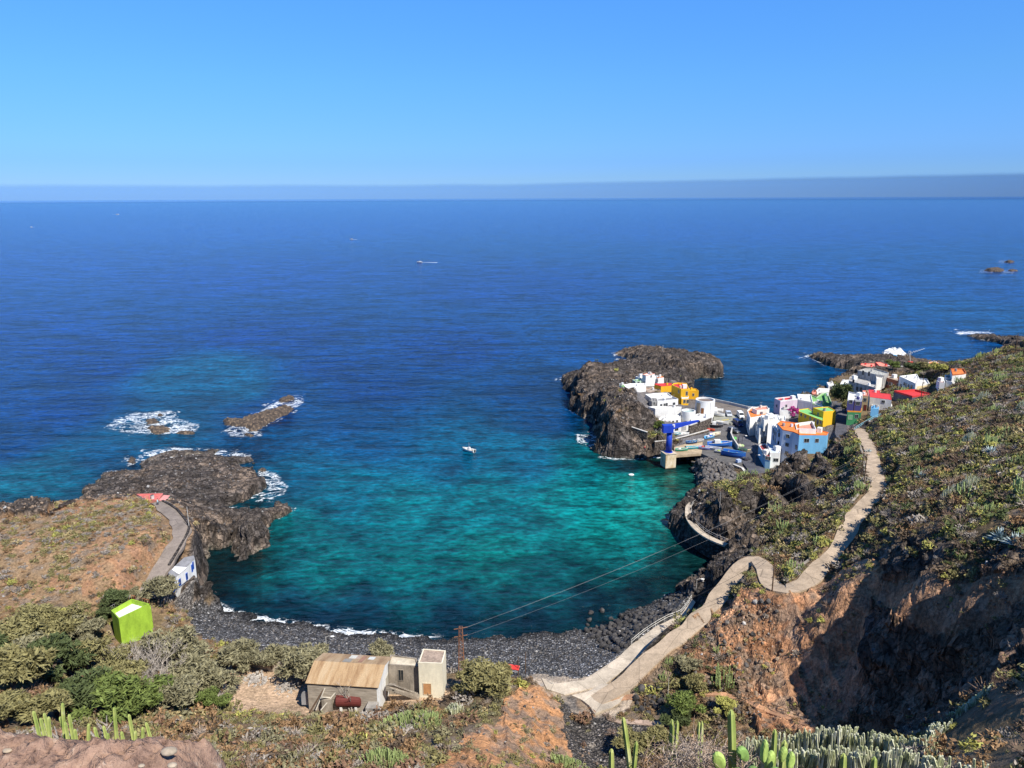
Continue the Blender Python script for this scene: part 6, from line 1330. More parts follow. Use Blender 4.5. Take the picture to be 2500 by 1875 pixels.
# props in front of the hall
tk = thing("rusty_tank", "rusty dark red cylindrical tank on a stand in front of the tin roofed hall", "tank", P(*zG(805, 985), 6.6)); m = MB(); m.tube([(-1.7, 0, 1.25), (1.7, 0, 1.25)], .95, 20); m.ball((-1.7, 0, 1.25), .95, (.3, 1, 1), 14, 8); m.ball((1.7, 0, 1.25), .95, (.3, 1, 1), 14, 8); m.build("tank_body", paint("oxide_red", (.14, .03, .025), .7, .3), tk)
for sx in (-1.1, 1.1): m = MB(); m.box((sx, 0, .1), (.35, 1.4, .7)); m.build("support", WH2, tk)
m = MB(); m.cyl((.7, 0, 2.15), .28, .22, 10); m.build("lid", M_RUST, tk)
fr = thing("timber_frame", "pale leaning timber A frame and gantry in front of the tin roofed hall", "frame", P(*zG(400, 1010), 6.5)); f0 = P(*zG(400, 1010), 6.5); M_TIM = paint("bleached_timber", (.55, .50, .42), .9, .3)
for a, b in (((375, 1020), (492, 735)), ((440, 1020), (645, 770)), ((450, 855), (580, 862)), ((300, 1040), (470, 760))):
    m = MB(); yy = f0[1] - .8; m.tube([tuple(PD(*zG(*a), yy) - f0), tuple(PD(*zG(*b), yy + 1.2) - f0)], .12, 5); m.build("beam", M_TIM if a[0] != 300 else M_WOOD, fr)
o = thing("concrete_pillar", "small square concrete block hut under the timber frame", "pillar", P(*zG(530, 1010), 6.4)); m = MB(); m.box((0, 0, .8), (1.5, 1.1, 2.4), .1); m.build("block", M_AX, o)
o = thing("round_sheet", "round topped pale metal sheet leaning on the left end of the hall", "sheet", P(*zG(240, 935), 6.4)); m = MB(); pts = [(-.55, -.2), (.55, -.2)] + [(.55 * math.cos(a), 1.2 + .9 * math.sin(a)) for a in [math.pi * k / 8 for k in range(9)]]
n = len(pts); m.add([(x, -.04, z) for x, z in pts] + [(x, .04, z) for x, z in pts], [tuple(range(n)), tuple(range(2 * n - 1, n - 1, -1))] + [(i, (i + 1) % n, n + (i + 1) % n, n + i) for i in range(n)]); m.build("sheet", GREYR, o)
o = thing("ruin_rubble", "low rubble heap of white stones in the sandy yard, left one", "rubble", G(620, 1660)); 
def rubble(o, n, sx, sy, mat):
    m = MB(); r = random.Random(n)
    for k in range(n):
        x = r.gauss(0, sx); y = r.gauss(0, sy); s = r.uniform(.08, .3); m.box((x, y, .1 * s + .25 * math.exp(-(x / sx) ** 2)), (s * 1.4, s, s * .8), r.uniform(0, 3), Matrix.Rotation(r.uniform(-.5, .5), 3, 'X'))
    m.build("stones", mat, o)
rubble(o, 160, 1.3, 1.0, rock_mat("pale_rubble", (.42, .38, .34), (.66, .62, .56)))
o = thing("ruin_rubble", "low rubble heap of white stones in the sandy yard beside the hall shadow", "rubble", G(700, 1680)); rubble(o, 150, 1.3, .9, rock_mat("pale_rubble2", (.38, .34, .30), (.6, .56, .5)))

# people (tiny in the picture): one continuous skinned body each
def person(label, p, rz, shirt, trousers, pose="stand", s=1.0):
    root = thing("person", label, "person", p, rz)
    J = {'pel': (0, 0, .95), 'ch': (0, 0, 1.32), 'nk': (0, 0, 1.48), 'hd': (0, .02, 1.66), 'hl': (-.1, 0, .88), 'kl': (-.11, .12 if pose == "walk" else .02, .48), 'fl': (-.11, .2 if pose == "walk" else 0, .06), 'tl': (-.11, .34 if pose == "walk" else .16, .03),
         'hr': (.1, 0, .88), 'kr': (.11, -.02, .48), 'fr': (.11, -.28 if pose == "walk" else 0, .08), 'tr': (.11, -.14 if pose == "walk" else .16, .03), 'sl': (-.19, 0, 1.4), 'el': (-.25, -.1, 1.12), 'wl': (-.24, .06, .88), 'gl': (-.23, .1, .78), 'sr': (.19, 0, 1.4), 'er': (.25, .1, 1.12), 'wr': (.24, .22, .9), 'gr': (.23, .27, .81)}
    Rr = {'pel': .14, 'ch': .15, 'nk': .055, 'hd': .105, 'hl': .09, 'kl': .06, 'fl': .045, 'tl': .035, 'hr': .09, 'kr': .06, 'fr': .045, 'tr': .035, 'sl': .06, 'el': .043, 'wl': .03, 'gl': .035, 'sr': .06, 'er': .043, 'wr': .03, 'gr': .035}
    E = [('pel', 'ch'), ('ch', 'nk'), ('nk', 'hd'), ('pel', 'hl'), ('hl', 'kl'), ('kl', 'fl'), ('fl', 'tl'), ('pel', 'hr'), ('hr', 'kr'), ('kr', 'fr'), ('fr', 'tr'), ('ch', 'sl'), ('sl', 'el'), ('el', 'wl'), ('wl', 'gl'), ('ch', 'sr'), ('sr', 'er'), ('er', 'wr'), ('wr', 'gr')]
    ks = list(J); me = bpy.data.meshes.new("body"); me.from_pydata([tuple(c * s for c in J[k]) for k in ks], [(ks.index(a), ks.index(b)) for a, b in E], [])
    o = link(bpy.data.objects.new("body", me), root); o.modifiers.new("skin", 'SKIN'); sk = me.skin_vertices[0].data
    for i, k in enumerate(ks): sk[i].radius = (Rr[k] * s,) * 2; sk[i].use_root = (k == 'pel')
    o.modifiers.new("sub", 'SUBSURF').levels = 1; me.materials.append(paint("skin", (.45, .26, .17), .6, .05))
    m = MB(); m.tube([(0, 0, .86 * s), (0, 0, 1.1 * s), (0, 0, 1.36 * s), (0, 0, 1.46 * s)], [.17 * s, .165 * s, .185 * s, .09 * s], 10); m.build("shirt", paint("shirt_" + label[:12], shirt), root)
    m = MB()
    for a, b, c in (('hl', 'kl', 'fl'), ('hr', 'kr', 'fr')): m.tube([tuple(q * s for q in J[a]), tuple(q * s for q in J[b]), tuple((J[b][i] * .35 + J[c][i] * .65) * s for i in range(3))], [.115 * s, .085 * s, .07 * s], 8)
    m.build("trousers", paint("trousers_" + label[:12], trousers), root)
    m = MB(); m.ball((0, .005 * s, 1.72 * s), .112 * s, (1, 1.05, .8), 10, 6); m.build("hair", paint("hair_dark", (.03, .02, .015)), root)
    return root
pp = G(386, 1236); person("person in a light blue shirt walking along the left asphalt road", (pp[0], pp[1], pp[2] + .2), .5, (.45, .62, .72), (.06, .07, .10), "walk")
pp = P(*zF(718, 222), 7.6); person("person in a pale top standing under the green porch posts", pp, 2.4, (.7, .62, .58), (.35, .12, .10))
pp = P(1574, 1100, 2.2); pg = G(1574, 1100); person("person with a red bag standing on the ledge below the crag beside the crane", (pg[0], pg[1], pg[2]), 0, (.6, .08, .1), (.1, .1, .12))
# ------------------------------------------------------------------ vegetation
def leaf_mat(name, rgb, var=0.45, rough=0.75):
    t = NT(name, rough, 0.15); co = t.coord(); a = t.noise(co, 1.3, 3, .6); b = t.noise(co, 9.0, 2, .6)
    c = t.mix(1.0, rgb, t.ramp(a, [(.3, 1 - var), (.7, 1 + var)]), 'MULTIPLY'); c = t.mix(1.0, c, t.ramp(b, [(.3, .7), (.7, 1.35)]), 'MULTIPLY'); t.color(c)
    t.b.inputs['Subsurface Weight'].default_value = 0; return t.m
LM = {k: leaf_mat("foliage_" + k, v) for k, v in dict(olive=(.19, .172, .075), lime=(.31, .30, .085), dark=(.07, .09, .035), dry=(.24, .15, .08), grey=(.27, .24, .21), straw=(.36, .29, .15), tamar=(.20, .185, .11), fresh=(.115, .15, .04), rust=(.19, .115, .075), brown=(.115, .085, .06)).items()}
M_BARK = rock_mat("bark", (.16, .12, .09), (.28, .22, .17)); M_DEAD = rock_mat("dead_wood", (.42, .37, .32), (.62, .57, .50))
def leaf_cloud(rng, centers, radii, n, size, asp=2.2, squash=.75, up=0.3):
    """random leaf quads on and in a set of lobes"""
    k = rng.integers(0, len(centers), n); d = rng.normal(size=(n, 3)); d /= np.linalg.norm(d, axis=1)[:, None]; rr = rng.random(n) ** .35
    p = centers[k] + d * (radii[k] * rr)[:, None] * np.array([1, 1, squash])
    a = rng.normal(size=(n, 3)) + d * .6; a[:, 2] += up; a /= np.linalg.norm(a, axis=1)[:, None]; b = np.cross(a, rng.normal(size=(n, 3))); b /= np.linalg.norm(b, axis=1)[:, None]
    s = size * (.6 + .8 * rng.random(n)); A = a * (s * asp / 2)[:, None]; B = b * (s / 2)[:, None]
    V = np.stack([p - A, p + B * .9, p + A, p - B * .9], 1).reshape(-1, 3); F = np.arange(n * 4).reshape(-1, 4)
    return V, F
def proto_bush(name, mat, n=110, size=.16, seed=0, lob=6, squash=.7):
    r = np.random.default_rng(seed); c = np.c_[r.uniform(-.55, .55, lob), r.uniform(-.55, .55, lob), r.uniform(.15, .45, lob)]; V, F = leaf_cloud(r, c, r.uniform(.35, .55, lob), n, size, squash=squash)
    V[:, 2] = np.maximum(V[:, 2], -.1); return bpy.data.objects.new(name, mesh_np(name, V, [F], mat))
def proto_stems(name, mat, n=26, seed=0):
    r = random.Random(seed); m = MB()
    for k in range(n):
        a = r.uniform(0, 6.28); q = r.random() ** .5 * .6; x, y = q * math.cos(a), q * math.sin(a); h = r.uniform(.5, 1.0) * (1.1 - q * .5); m.tube([(x * .6, y * .6, 0), (x, y, h * .5), (x * 1.05, y * 1.05, h)], .035, 4)
    me = bpy.data.meshes.new(name); me.from_pydata(m.v, [], m.f); me.materials.append(mat); return bpy.data.objects.new(name, me)
PC = bpy.data.collections.new("plant_sources")
kinds = [("olive", 0), ("olive", 1), ("lime", 2), ("lime", 3), ("dark", 4), ("dry", 5), ("dry", 6), ("grey", 7), ("straw", 8), ("tamar", 9), ("rust", 10), ("brown", 11), ("brown", 12)]
PR = []
for i, (k, sd_) in enumerate(kinds):
    o = proto_bush("s%02d_%s" % (i, k), LM[k], 120, .15 if k != "lime" else .16, sd_, 6 if k != "lime" else 9); PC.objects.link(o); PR.append(k)
for tw_i in range(2):
    rg_ = np.random.default_rng(50 + tw_i); nq = 130; dd_ = rg_.normal(size=(nq, 3)); dd_[:, 2] = np.abs(dd_[:, 2]) * .9 + .15; dd_ /= np.linalg.norm(dd_, axis=1)[:, None]; st_ = dd_ * rg_.uniform(0, .55, nq)[:, None]; en_ = st_ + dd_ * rg_.uniform(.25, .55, nq)[:, None] + rg_.normal(size=(nq, 3)) * .09; sd_ = np.cross(dd_, rg_.normal(size=(nq, 3))); sd_ /= np.linalg.norm(sd_, axis=1)[:, None]
    VV = np.stack([st_ - sd_ * .016, st_ + sd_ * .016, en_ + sd_ * .008, en_ - sd_ * .008], 1).reshape(-1, 3); o = bpy.data.objects.new("s13_%d_twigs" % tw_i, mesh_np("twigs", VV, [np.arange(nq * 4).reshape(-1, 4)], leaf_mat("bare_twigs%d" % tw_i, ((.34, .29, .25), (.22, .15, .11))[tw_i]))); PC.objects.link(o); PR.append("twig")
M_EUPH = leaf_mat("euphorbia_green", (.27, .33, .13), .35); o = proto_stems("s14_stems", M_EUPH); PC.objects.link(o); PR.append("stems")
SC = bpy.data.collections.new("stone_sources")
for i, mt in enumerate((M_BOUL, M_BDARK, rock_mat("tan_stone", (.24, .17, .12), (.38, .29, .21)), rock_mat("light_stone", (.38, .37, .36), (.6, .58, .56)))):
    bm = bmesh.new(); bmesh.ops.create_icosphere(bm, subdivisions=1, radius=.5); r = random.Random(i)
    for v in bm.verts: v.co *= r.uniform(.7, 1.15)
    me = bpy.data.meshes.new("t%d" % i); bm.to_mesh(me); bm.free(); me.materials.append(mt); SC.objects.link(bpy.data.objects.new("t%d" % i, me))
def instancer(name, P3, scl, rot, vid, coll, label, cat, kind='stuff'):
    me = bpy.data.meshes.new(name); me.vertices.add(len(P3)); me.vertices.foreach_set("co", np.asarray(P3, np.float32).ravel())
    for nm, ty, dat, key in (("scl", 'FLOAT_VECTOR', scl, "vector"), ("rot", 'FLOAT_VECTOR', rot, "vector"), ("vid", 'INT', vid, "value")):
        at = me.attributes.new(nm, ty, 'POINT'); at.data.foreach_set(key, np.asarray(dat, np.float32 if ty != 'INT' else np.int32).ravel())
    o = link(bpy.data.objects.new(name, me)); ng = bpy.data.node_groups.new(name + "_nodes", 'GeometryNodeTree')
    ng.interface.new_socket("Geometry", in_out='INPUT', socket_type='NodeSocketGeometry'); ng.interface.new_socket("Geometry", in_out='OUTPUT', socket_type='NodeSocketGeometry')
    N = ng.nodes; gi = N.new("NodeGroupInput"); go = N.new("NodeGroupOutput"); ip = N.new("GeometryNodeInstanceOnPoints"); ci = N.new("GeometryNodeCollectionInfo")
    ci.inputs['Collection'].default_value = coll; ci.inputs['Separate Children'].default_value = True; ci.inputs['Reset Children'].default_value = True
    def na(nm, dt):
        q = N.new("GeometryNodeInputNamedAttribute"); q.data_type = dt; q.inputs[0].default_value = nm; return q.outputs[0]
    ip.inputs['Pick Instance'].default_value = True
    L = ng.links.new; L(gi.outputs[0], ip.inputs['Points']); L(ci.outputs[0], ip.inputs['Instance']); L(na("vid", 'INT'), ip.inputs['Instance Index']); L(na("rot", 'FLOAT_VECTOR'), ip.inputs['Rotation']); L(na("scl", 'FLOAT_VECTOR'), ip.inputs['Scale'])
    L(ip.outputs[0], go.inputs[0]); md = o.modifiers.new("scatter", 'NODES'); md.node_group = ng
    return tag(o, label, cat, None, kind)
def sample(n, seed, rmin=8, rmax=330, amax=42):
    r = np.random.default_rng(seed); a = np.radians(r.uniform(-amax, amax, n)); rr = np.sqrt(r.uniform(rmin ** 2, rmax ** 2, n))
    i = np.clip(np.round(np.interp(rr, TR['rs'], np.arange(TR['nr']))).astype(int), 0, TR['nr'] - 1); j = np.clip(np.round(np.interp(a, TR['th'], np.arange(TR['na']))).astype(int), 0, TR['na'] - 1)
    k = i * TR['na'] + j; return r, rr * np.sin(a), rr * np.cos(a), k
# scrub
r, sx, sy, k = sample(520000, 3)
T = {q: TR[q][k] for q in ('rock', 'orr', 'beach', 'rav', 'yard', 'vil', 'hill', 'rub', 'road', 'sd', 'slope', 'z', 'u', 'v', 'red', 'pad', 'lava')}
cl = fbm(sx * .11, sy * .11, 1, 3); c2 = fbm(sx * .035, sy * .035, 4, 2); cf = fbm(sx * .3, sy * .3, 7, 2)
den = 0.62 * np.ones(len(sx)); den *= (T['sd'] > 1.5) * (1 - T['rock'] * .94) * (1 - T['lava'] * np.where(T['u'] < 1300, 1, .8)) * (1 - T['beach']) * (1 - T['vil']) * (1 - T['pad']) * (1 - T['yard']) * (1 - np.clip(T['road'] * 1.5, 0, 1)) * (1 - T['rav'] * .93) * (1 - T['orr'] * .72) * (1 - T['rub'] * .6) * (1 - T['red'] * .6)
den *= np.clip(.55 + 1.1 * cf + .5 * cl, .08, 1.3); den *= np.where(T['hill'] > .5, 1.0, 1); den *= np.where((T['u'] > 1640) & (T['v'] > 1100) & (T['v'] < 1420), 1.25, 1)
den *= (T['z'] > .8)
rd = np.hypot(sx, sy); keep = r.random(len(sx)) < den * np.where((T['u'] > 1500) & (T['v'] < 1420), 1.0, .75)
keep &= (rd > 52) | ((rd > 13) & (sx > sy * .42))
sx, sy, cl, c2, cf, k = sx[keep], sy[keep], cl[keep], c2[keep], cf[keep], k[keep]; T = {q: v_[keep] for q, v_ in T.items()}
n = len(sx); pick = np.zeros(n, int); u1 = r.random(n)
right = (T['u'] > 1450) & (T['v'] < 1700); front = (T['v'] > 1690) & (T['u'] < 1450); hill = T['hill'] > .5
def choose(mask, table):
    ks = list(table); w_ = np.cumsum([table[q] for q in ks]); w_ = w_ / w_[-1]; id_ = np.searchsorted(w_, u1[mask]); opts = {q: [i for i, p_ in enumerate(PR) if p_ == q] for q in ks}
    pick[mask] = [opts[ks[i]][int(h * 997) % len(opts[ks[i]])] for i, h in zip(np.minimum(id_, len(ks) - 1), u1[mask] * 31 % 1)]
choose(np.ones(n, bool), dict(olive=3, dry=2, grey=1, brown=2, straw=.7, lime=.6, twig=1))
lz = (cl + cf * .6) > .12
choose(right & ~lz, dict(olive=2.6, brown=3, grey=1.4, dry=1.6, dark=.8, lime=.5, twig=2.2)); choose(right & lz, dict(lime=2.0, olive=2.6, dark=.6, grey=.8, brown=1.6, stems=.3, straw=.6, twig=1))
choose(front & (cl <= .1), dict(dry=2.2, olive=2.6, rust=.9, grey=1.3, brown=1, tamar=1, twig=1.5)); choose(front & (cl > .1), dict(olive=2.5, lime=1.0, tamar=2, straw=.8, dry=1))
choose(hill & (cf <= .1), dict(dry=2, grey=3, brown=1.2, olive=1.4, straw=1.2, twig=2)); choose(hill & (cf > .1), dict(olive=1.6, dry=1, grey=1, lime=.35, straw=1))
s_ = (.30 + .55 * r.random(n) ** 1.8 + .75 * (r.random(n) < .10)) * np.where(right, 1.25, 1.0) * np.where(front, 1.45, 1) * np.where(hill, .85, 1); s_ *= np.where(pick == PR.index("stems"), 1.6, 1); s_ = s_ * np.clip(1 - T['orr'] * .4, .5, 1); s_ = np.where(np.hypot(sx, sy) < 40, s_ * .7, s_); s_ = np.where(np.hypot(sx, sy) < 26, s_ * .65, s_)
flat_ = .8 + .35 * r.random(n)
instancer("scrub", np.c_[sx, sy, T['z'] - .05], np.c_[s_, s_, s_ * flat_], np.c_[np.zeros(n), np.zeros(n), r.uniform(0, 6.28, n)], pick, PC, "dense low scrub of olive, brown and grey bushes covering the slopes", "scrub")
print("scrub", n)
# stones: beach cobbles, ravine gravel, rubble slope, lava blocks
r, sx, sy, k = sample(420000, 11, 60, 300)
T = {q: TR[q][k] for q in ('rock', 'orr', 'beach', 'rav', 'rub', 'sd', 'z', 'road', 'vil', 'pad', 'hill')}
den = T['beach'] * .55 + T['rav'] * .35 + T['rub'] * .5 + T['rock'] * .10 + T['orr'] * .10 + T['hill'] * .04; den *= (T['sd'] > -.2) * (1 - np.clip(T['road'] * 2, 0, 1)) * (1 - T['vil']) * (1 - T['pad'])
keep = r.random(len(sx)) < den * .5; sx, sy, k = sx[keep], sy[keep], k[keep]; T = {q: v_[keep] for q, v_ in T.items()}; n = len(sx)
s_ = .18 + .4 * r.random(n) ** 3; s_ = np.where((T['rub'] > .5) | (T['rock'] > .5), s_ * 1.7, s_); wet = (T['sd'] < 2.5)
vd = np.where(r.random(n) < .6, 0, 1); vd = np.where(r.random(n) < .09, 3, vd); vd = np.where(wet, 1, vd); vd = np.where(((T['rub'] + T['orr'] + T['hill']) > .5) & (r.random(n) < .65), 2, vd)
instancer("pebbles", np.c_[sx, sy, T['z'] + s_ * .1], np.c_[s_ * r.uniform(.8, 1.4, n), s_, s_ * r.uniform(.5, .9, n)], np.c_[r.uniform(0, 3, n), r.uniform(0, 3, n), r.uniform(0, 6.28, n)], vd, SC, "loose cobbles and rubble on the beach, ravine bed and cliffs", "stones")
print("stones", n)

# trees
def tree_meshes(kind, seed, n=2600, W=1.0, H=1.0, weep=False):
    r = np.random.default_rng(seed); lob = 13; ang = r.uniform(0, 6.28, lob); q = r.uniform(.0, .34, lob) ** .8
    c = np.c_[np.cos(ang) * q, np.sin(ang) * q, r.uniform(.42, .84, lob)]; V, F = leaf_cloud(r, c, r.uniform(.13, .24, lob), n, .036, 3.6, .8, -.5 if weep else .6)
    me = mesh_np("crown", V, [F], LM[kind])
    m = MB(); rr = random.Random(seed); tips = [tuple(x) for x in c]; fork = (rr.uniform(-.03, .03), rr.uniform(-.03, .03), .24); m.tube([(0, 0, -.06), (fork[0] * .5, fork[1] * .5, .12), fork], .035, 6, .026)
    for tp_ in tips[:9]: mid = tuple((fork[i] * .5 + tp_[i] * .5) + (rr.uniform(-.04, .04) if i < 2 else .02) for i in range(3)); m.tube([fork, mid, tp_], .016, 4, .005)
    mt = bpy.data.meshes.new("trunk"); mt.from_pydata(m.v, [], m.f); mt.materials.append(M_BARK); return me, mt
TM = {}
for kind in ("tamar", "dark", "olive", "fresh", "lime"): TM[kind] = [tree_meshes(kind, 40 + i, 2600) for i in range(3)]
TGn = 0
def tree(label, u, v, h, w, kind="tamar", cat="tree", name="tree", group=None, y=None):
    global TGn
    p = G(u, v) if y is None else P(u, v, y); TGn += 1; me, mt = TM[kind][TGn % 3]; t_ = thing(name, label, cat, (p[0], p[1], p[2]), TGn * 1.7, group)
    for nm, mm in (("crown", me), ("trunk", mt)): o = link(bpy.data.objects.new(nm, mm), t_); o.scale = (w * 1.25, w * 1.25, h * 1.05)
    return t_
# u, v at the foot; height, width in metres
for a in ((387,1478,5.6,5.2,"tamar","tall feathery tamarisk left of the white cliff house"), (440,1640,7.0,7.5,"tamar","large grey green tamarisk between the lime house and the beach"), (505,1690,6.5,7.0,"tamar","grey green tamarisk at the right end of the left grove"),
          (285,1485,3.6,4.2,"dark","rounded dark green bush tree behind the lime house"), (255,1520,3.0,3.4,"dark","small dark green tree directly left of the lime house roof"), (330,1465,2.6,2.6,"tamar","small tree on the red soil above the lime house"),
          (60,1600,6.0,8.0,"olive","broad olive green tree at the left edge, topmost of the grove"), (150,1560,5.2,6.8,"olive","olive green tree left of the lime house, behind the grove"), (40,1700,7.0,8.5,"olive","big dark olive tree at the left edge above the pale trunks"),
          (140,1660,6.2,7.5,"dark","dense green tree in the middle of the left grove"), (215,1640,5.8,6.5,"olive","green tree in the grove below the lime house's left corner"), (190,1740,5.5,7.5,"dark","dark green tree in front of the dead branches"),
          (270,1755,5.0,7.0,"fresh","bright green tree above the cactus clump on the left"), (360,1748,5.0,7.0,"fresh","bright green low tree under the dead trees"), (110,1760,4.4,6.0,"olive","low olive tree above the foreground cactus row"),
          (420,1745,4.6,5.5,"tamar","low grey tree with pale branches right of the bright green tree"), (520,1735,3.2,3.6,"fresh","small bright green bush at the left edge of the sandy yard"), (470,1610,5.0,5.5,"tamar","tamarisk at the beach end of the left grove"), (90,1540,4.6,6.0,"olive","olive tree high in the left grove below the hill"), (210,1580,4.8,5.6,"tamar","grey tree beside the lime house left wall"), (0,1650,6.0,7.0,"dark","dark tree cut by the left edge in the middle of the grove"), (90,1640,5.5,7.0,"tamar","grey green tree in the centre left of the grove"), (260,1690,5.0,6.0,"olive","olive tree in front of the dead thicket, left side"), (460,1690,5.2,6.0,"tamar","soft grey tamarisk right of the dead thicket"), (545,1700,3.8,4.6,"tamar","low tamarisk at the corner of the sandy yard"), (296,1628,4.2,3.8,"olive","low bush against the front wall of the lime house, left"), (352,1622,4.4,4.0,"tamar","low grey bush against the front wall of the lime house, right"), (310,1700,4.5,6.0,"olive","olive tree in the thick of the dead branches"), (20,1770,4.0,5.0,"olive","low tree in the bottom left corner behind the stone wall"),
          (572,1632,5.6,6.6,"tamar","leaning tamarisk above the yard wall, left one on the beach edge"), (608,1640,3.6,3.8,"tamar","small tamarisk joined below the left beach tamarisk"), (665,1640,3.8,4.2,"tamar","low tamarisk in front of the pale yard wall"), (694,1630,5.0,5.2,"tamar","round tamarisk above the pale yard wall"),
          (738,1668,5.6,5.8,"tamar","dense tamarisk touching the left end of the hall roof"), (775,1640,4.6,4.4,"tamar","tamarisk behind the hall's far left corner"), (942,1622,4.4,4.8,"tamar","round dry tamarisk on the beach behind the hall roof"),
          (1190,1690,4.6,6.4,"olive","broad green tamarisk right of the lattice pylon"), (1140,1690,3.8,4.4,"olive","green bush at the foot of the lattice pylon"), (1235,1665,2.6,3.0,"olive","small bush left of the red canopy"),
          (1672,1752,3.6,4.2,"fresh","feathery blue green bush right of the pale post"), (1650,1775,2.8,3.4,"dark","dark bush under the feathery blue green bush"), (1540,1845,3.4,5.0,"olive","round olive bush on the ravine bed behind the tall cactus"), (1610,1830,2.8,3.6,"olive","olive bush on the ravine bed right of the round one"),
          (1680,1640,2.6,3.4,"tamar","grey green bush on the rubble slope beside the ramp"), (1690,1690,3.0,3.6,"olive","green bush on the rubble slope above the red trail"), (1770,1745,2.2,3.0,"lime","yellow green bush above the red trail"),
          (2058,998,9.5,7.0,"dark","tall dark green tree in the gap between the village rows"), (2064,1008,4.5,4.5,"olive","smaller green tree under the tall dark one in the village"), (1607,1050,3.0,3.4,"fresh","bright green bush at the foot of the crag behind the crane"),
          (2236,912,4.0,7.0,"dark","dark shrubby tree behind the cream end block"), (2295,912,4.4,7.0,"lime","yellow green thicket left of the lone orange roofed house"), (2252,905,3.4,5.0,"olive","olive thicket on the far shore terrace"), (2180,902,3.6,5.0,"fresh","green garden tree below the salmon red roofs")):
    tree(a[5], a[0], a[1], a[2], a[3], a[4], "bush" if "bush" in a[5] or "thicket" in a[5] else "tree", "bush" if "bush" in a[5] or "thicket" in a[5] else "tree")
# bougainvillea
p = P(1938, 1018, 6.5); t_ = thing("bougainvillea", "magenta flowering bougainvillea between the pink and the yellow houses", "bush", p); r = np.random.default_rng(5); c = np.c_[r.uniform(-1.8, 1.8, 8), r.uniform(-1, 1, 8), r.uniform(1, 3.2, 8)]
V, F = leaf_cloud(r, c, r.uniform(.6, 1.1, 8), 1200, .28, 1.6); o = link(bpy.data.objects.new("flowers", mesh_np("flowers", V, [F], leaf_mat("magenta_bracts", (.38, .03, .20)))), t_)
# dead trees
def dead_tree(label, u, v, h, seed, lean=0.0, p=None, mat=None, name="dead_tree", lev=4):
    p = G(u, v) if p is None else p; t_ = thing(name, label, "dead tree", p); m = MB(); r = random.Random(seed)
    def br(a, d, L, rad, lv):
        pts = [a]; q = a; dd = d
        for i in range(3): dd = (dd + Vector((r.uniform(-.25, .25), r.uniform(-.25, .25), r.uniform(-.1, .2)))).normalized(); q = q + dd * L / 3; pts.append(q)
        m.tube(pts, rad, 4, rad * .5)
        if lv > 0:
            for k in range(r.choice((2, 3, 3))):
                nd = (dd + Vector((r.uniform(-.9, .9), r.uniform(-.9, .9), r.uniform(-.25, .55)))).normalized(); br(pts[r.choice((2, 3, 3))], nd, L * r.uniform(.6, .85), max(.018, rad * .62), lv - 1)
    for k in range(2): br(Vector((r.uniform(-.2, .2), 0, -.2)), Vector((lean + r.uniform(-.4, .4), r.uniform(-.3, .3), 1)).normalized(), h * .38, h * .022, lev)
    m.build("branches", mat or M_DEAD, t_); return t_
for i, (u, v, h, lb) in enumerate(((330,1650,6.5,"bleached dead tree in front of the lime house, left of centre"), (370,1660,6.5,"bleached dead tree in front of the lime house, right of centre"), (405,1670,6.2,"bleached dead tree at the right side of the dead thicket"), (295,1640,5.5,"grey dead tree below the lime house wall"), (345,1690,5.5,"low bleached dead tree in front of the dead thicket"), (430,1640,5.5,"pale dead tree leaning right over the tamarisks"),
        (260,1620,3.6,"grey dead branches spreading left of the lime house"), (120,1610,3.0,"small grey dead tree standing in the left grove"), (445,1730,4.5,"pale forked dead tree above the slope right of the grove"), (150,1730,2.4,"fallen grey dead branches low in the left grove"), (385,1700,5.0,"thin dead tree behind the bright green tree"), (315,1670,6.0,"twisted bleached dead tree in the middle of the dead thicket"), (360,1640,6.0,"tall grey dead tree close under the lime house right corner"), (395,1650,6.5,"upright bleached dead tree above the dead thicket, right side"), (420,1690,5.5,"bushy bleached dead tree at the lower right of the thicket"), (365,1700,5.0,"low twisted dead tree at the bottom of the thicket"))):
    dead_tree(lb, u, v, h, 60 + i, .25 if i % 2 else -.2)
dead_tree("bleached dead tree standing in front of the rusty tank", 0, 0, 5.4, 91, -.1, P(*zG(830, 1020), 6.6), None, "dead_tree", 3)

# euphorbia, cactus, agave, prickly pear
t = NT("cactus_skin", .55, .3); co = t.coord(); t.color(t.ramp(t.noise(co, 3.5, 4, .6), [(.3, (.22, .30, .07)), (.6, (.40, .44, .14)), (.8, (.56, .56, .36))])); M_CAC = t.m
t = NT("cactus_field", .6, .3); co = t.coord(); t.color(t.ramp(t.noise(co, 2.2, 4, .7), [(.3, (.18, .22, .09)), (.46, (.42, .44, .26)), (.66, (.68, .67, .56))])); M_CACF = t.m
def stem(m, base, top, r_, ribs=5, bend=0.0, n=6, round_top=True):
    b = Vector([float(c) for c in base]); tpp = Vector([float(c) for c in top]); ax = (tpp - b); side = ax.cross(Vector((0, 1, 0))).normalized(); sd2 = ax.cross(side).normalized(); vs = []; k2 = ribs * 2; prof = [(i / n, 1.0) for i in range(n)] + [(.985, .85), (1.0, .35)]
    for s, w_ in prof:
        c = b + ax * s + side * bend * math.sin(s * math.pi)
        for j in range(k2): a = math.pi * 2 * j / k2; q = r_ * w_ * (1.0 if j % 2 == 0 else .62); vs.append(c + side * q * math.cos(a) + sd2 * q * math.sin(a))
    fs = []
    for i in range(len(prof) - 1):
        for j in range(k2): fs.append((i * k2 + j, i * k2 + (j + 1) % k2, (i + 1) * k2 + (j + 1) % k2, (i + 1) * k2 + j))
    fs.append(tuple((len(prof) - 1) * k2 + j for j in range(k2))); m.add(vs, fs)
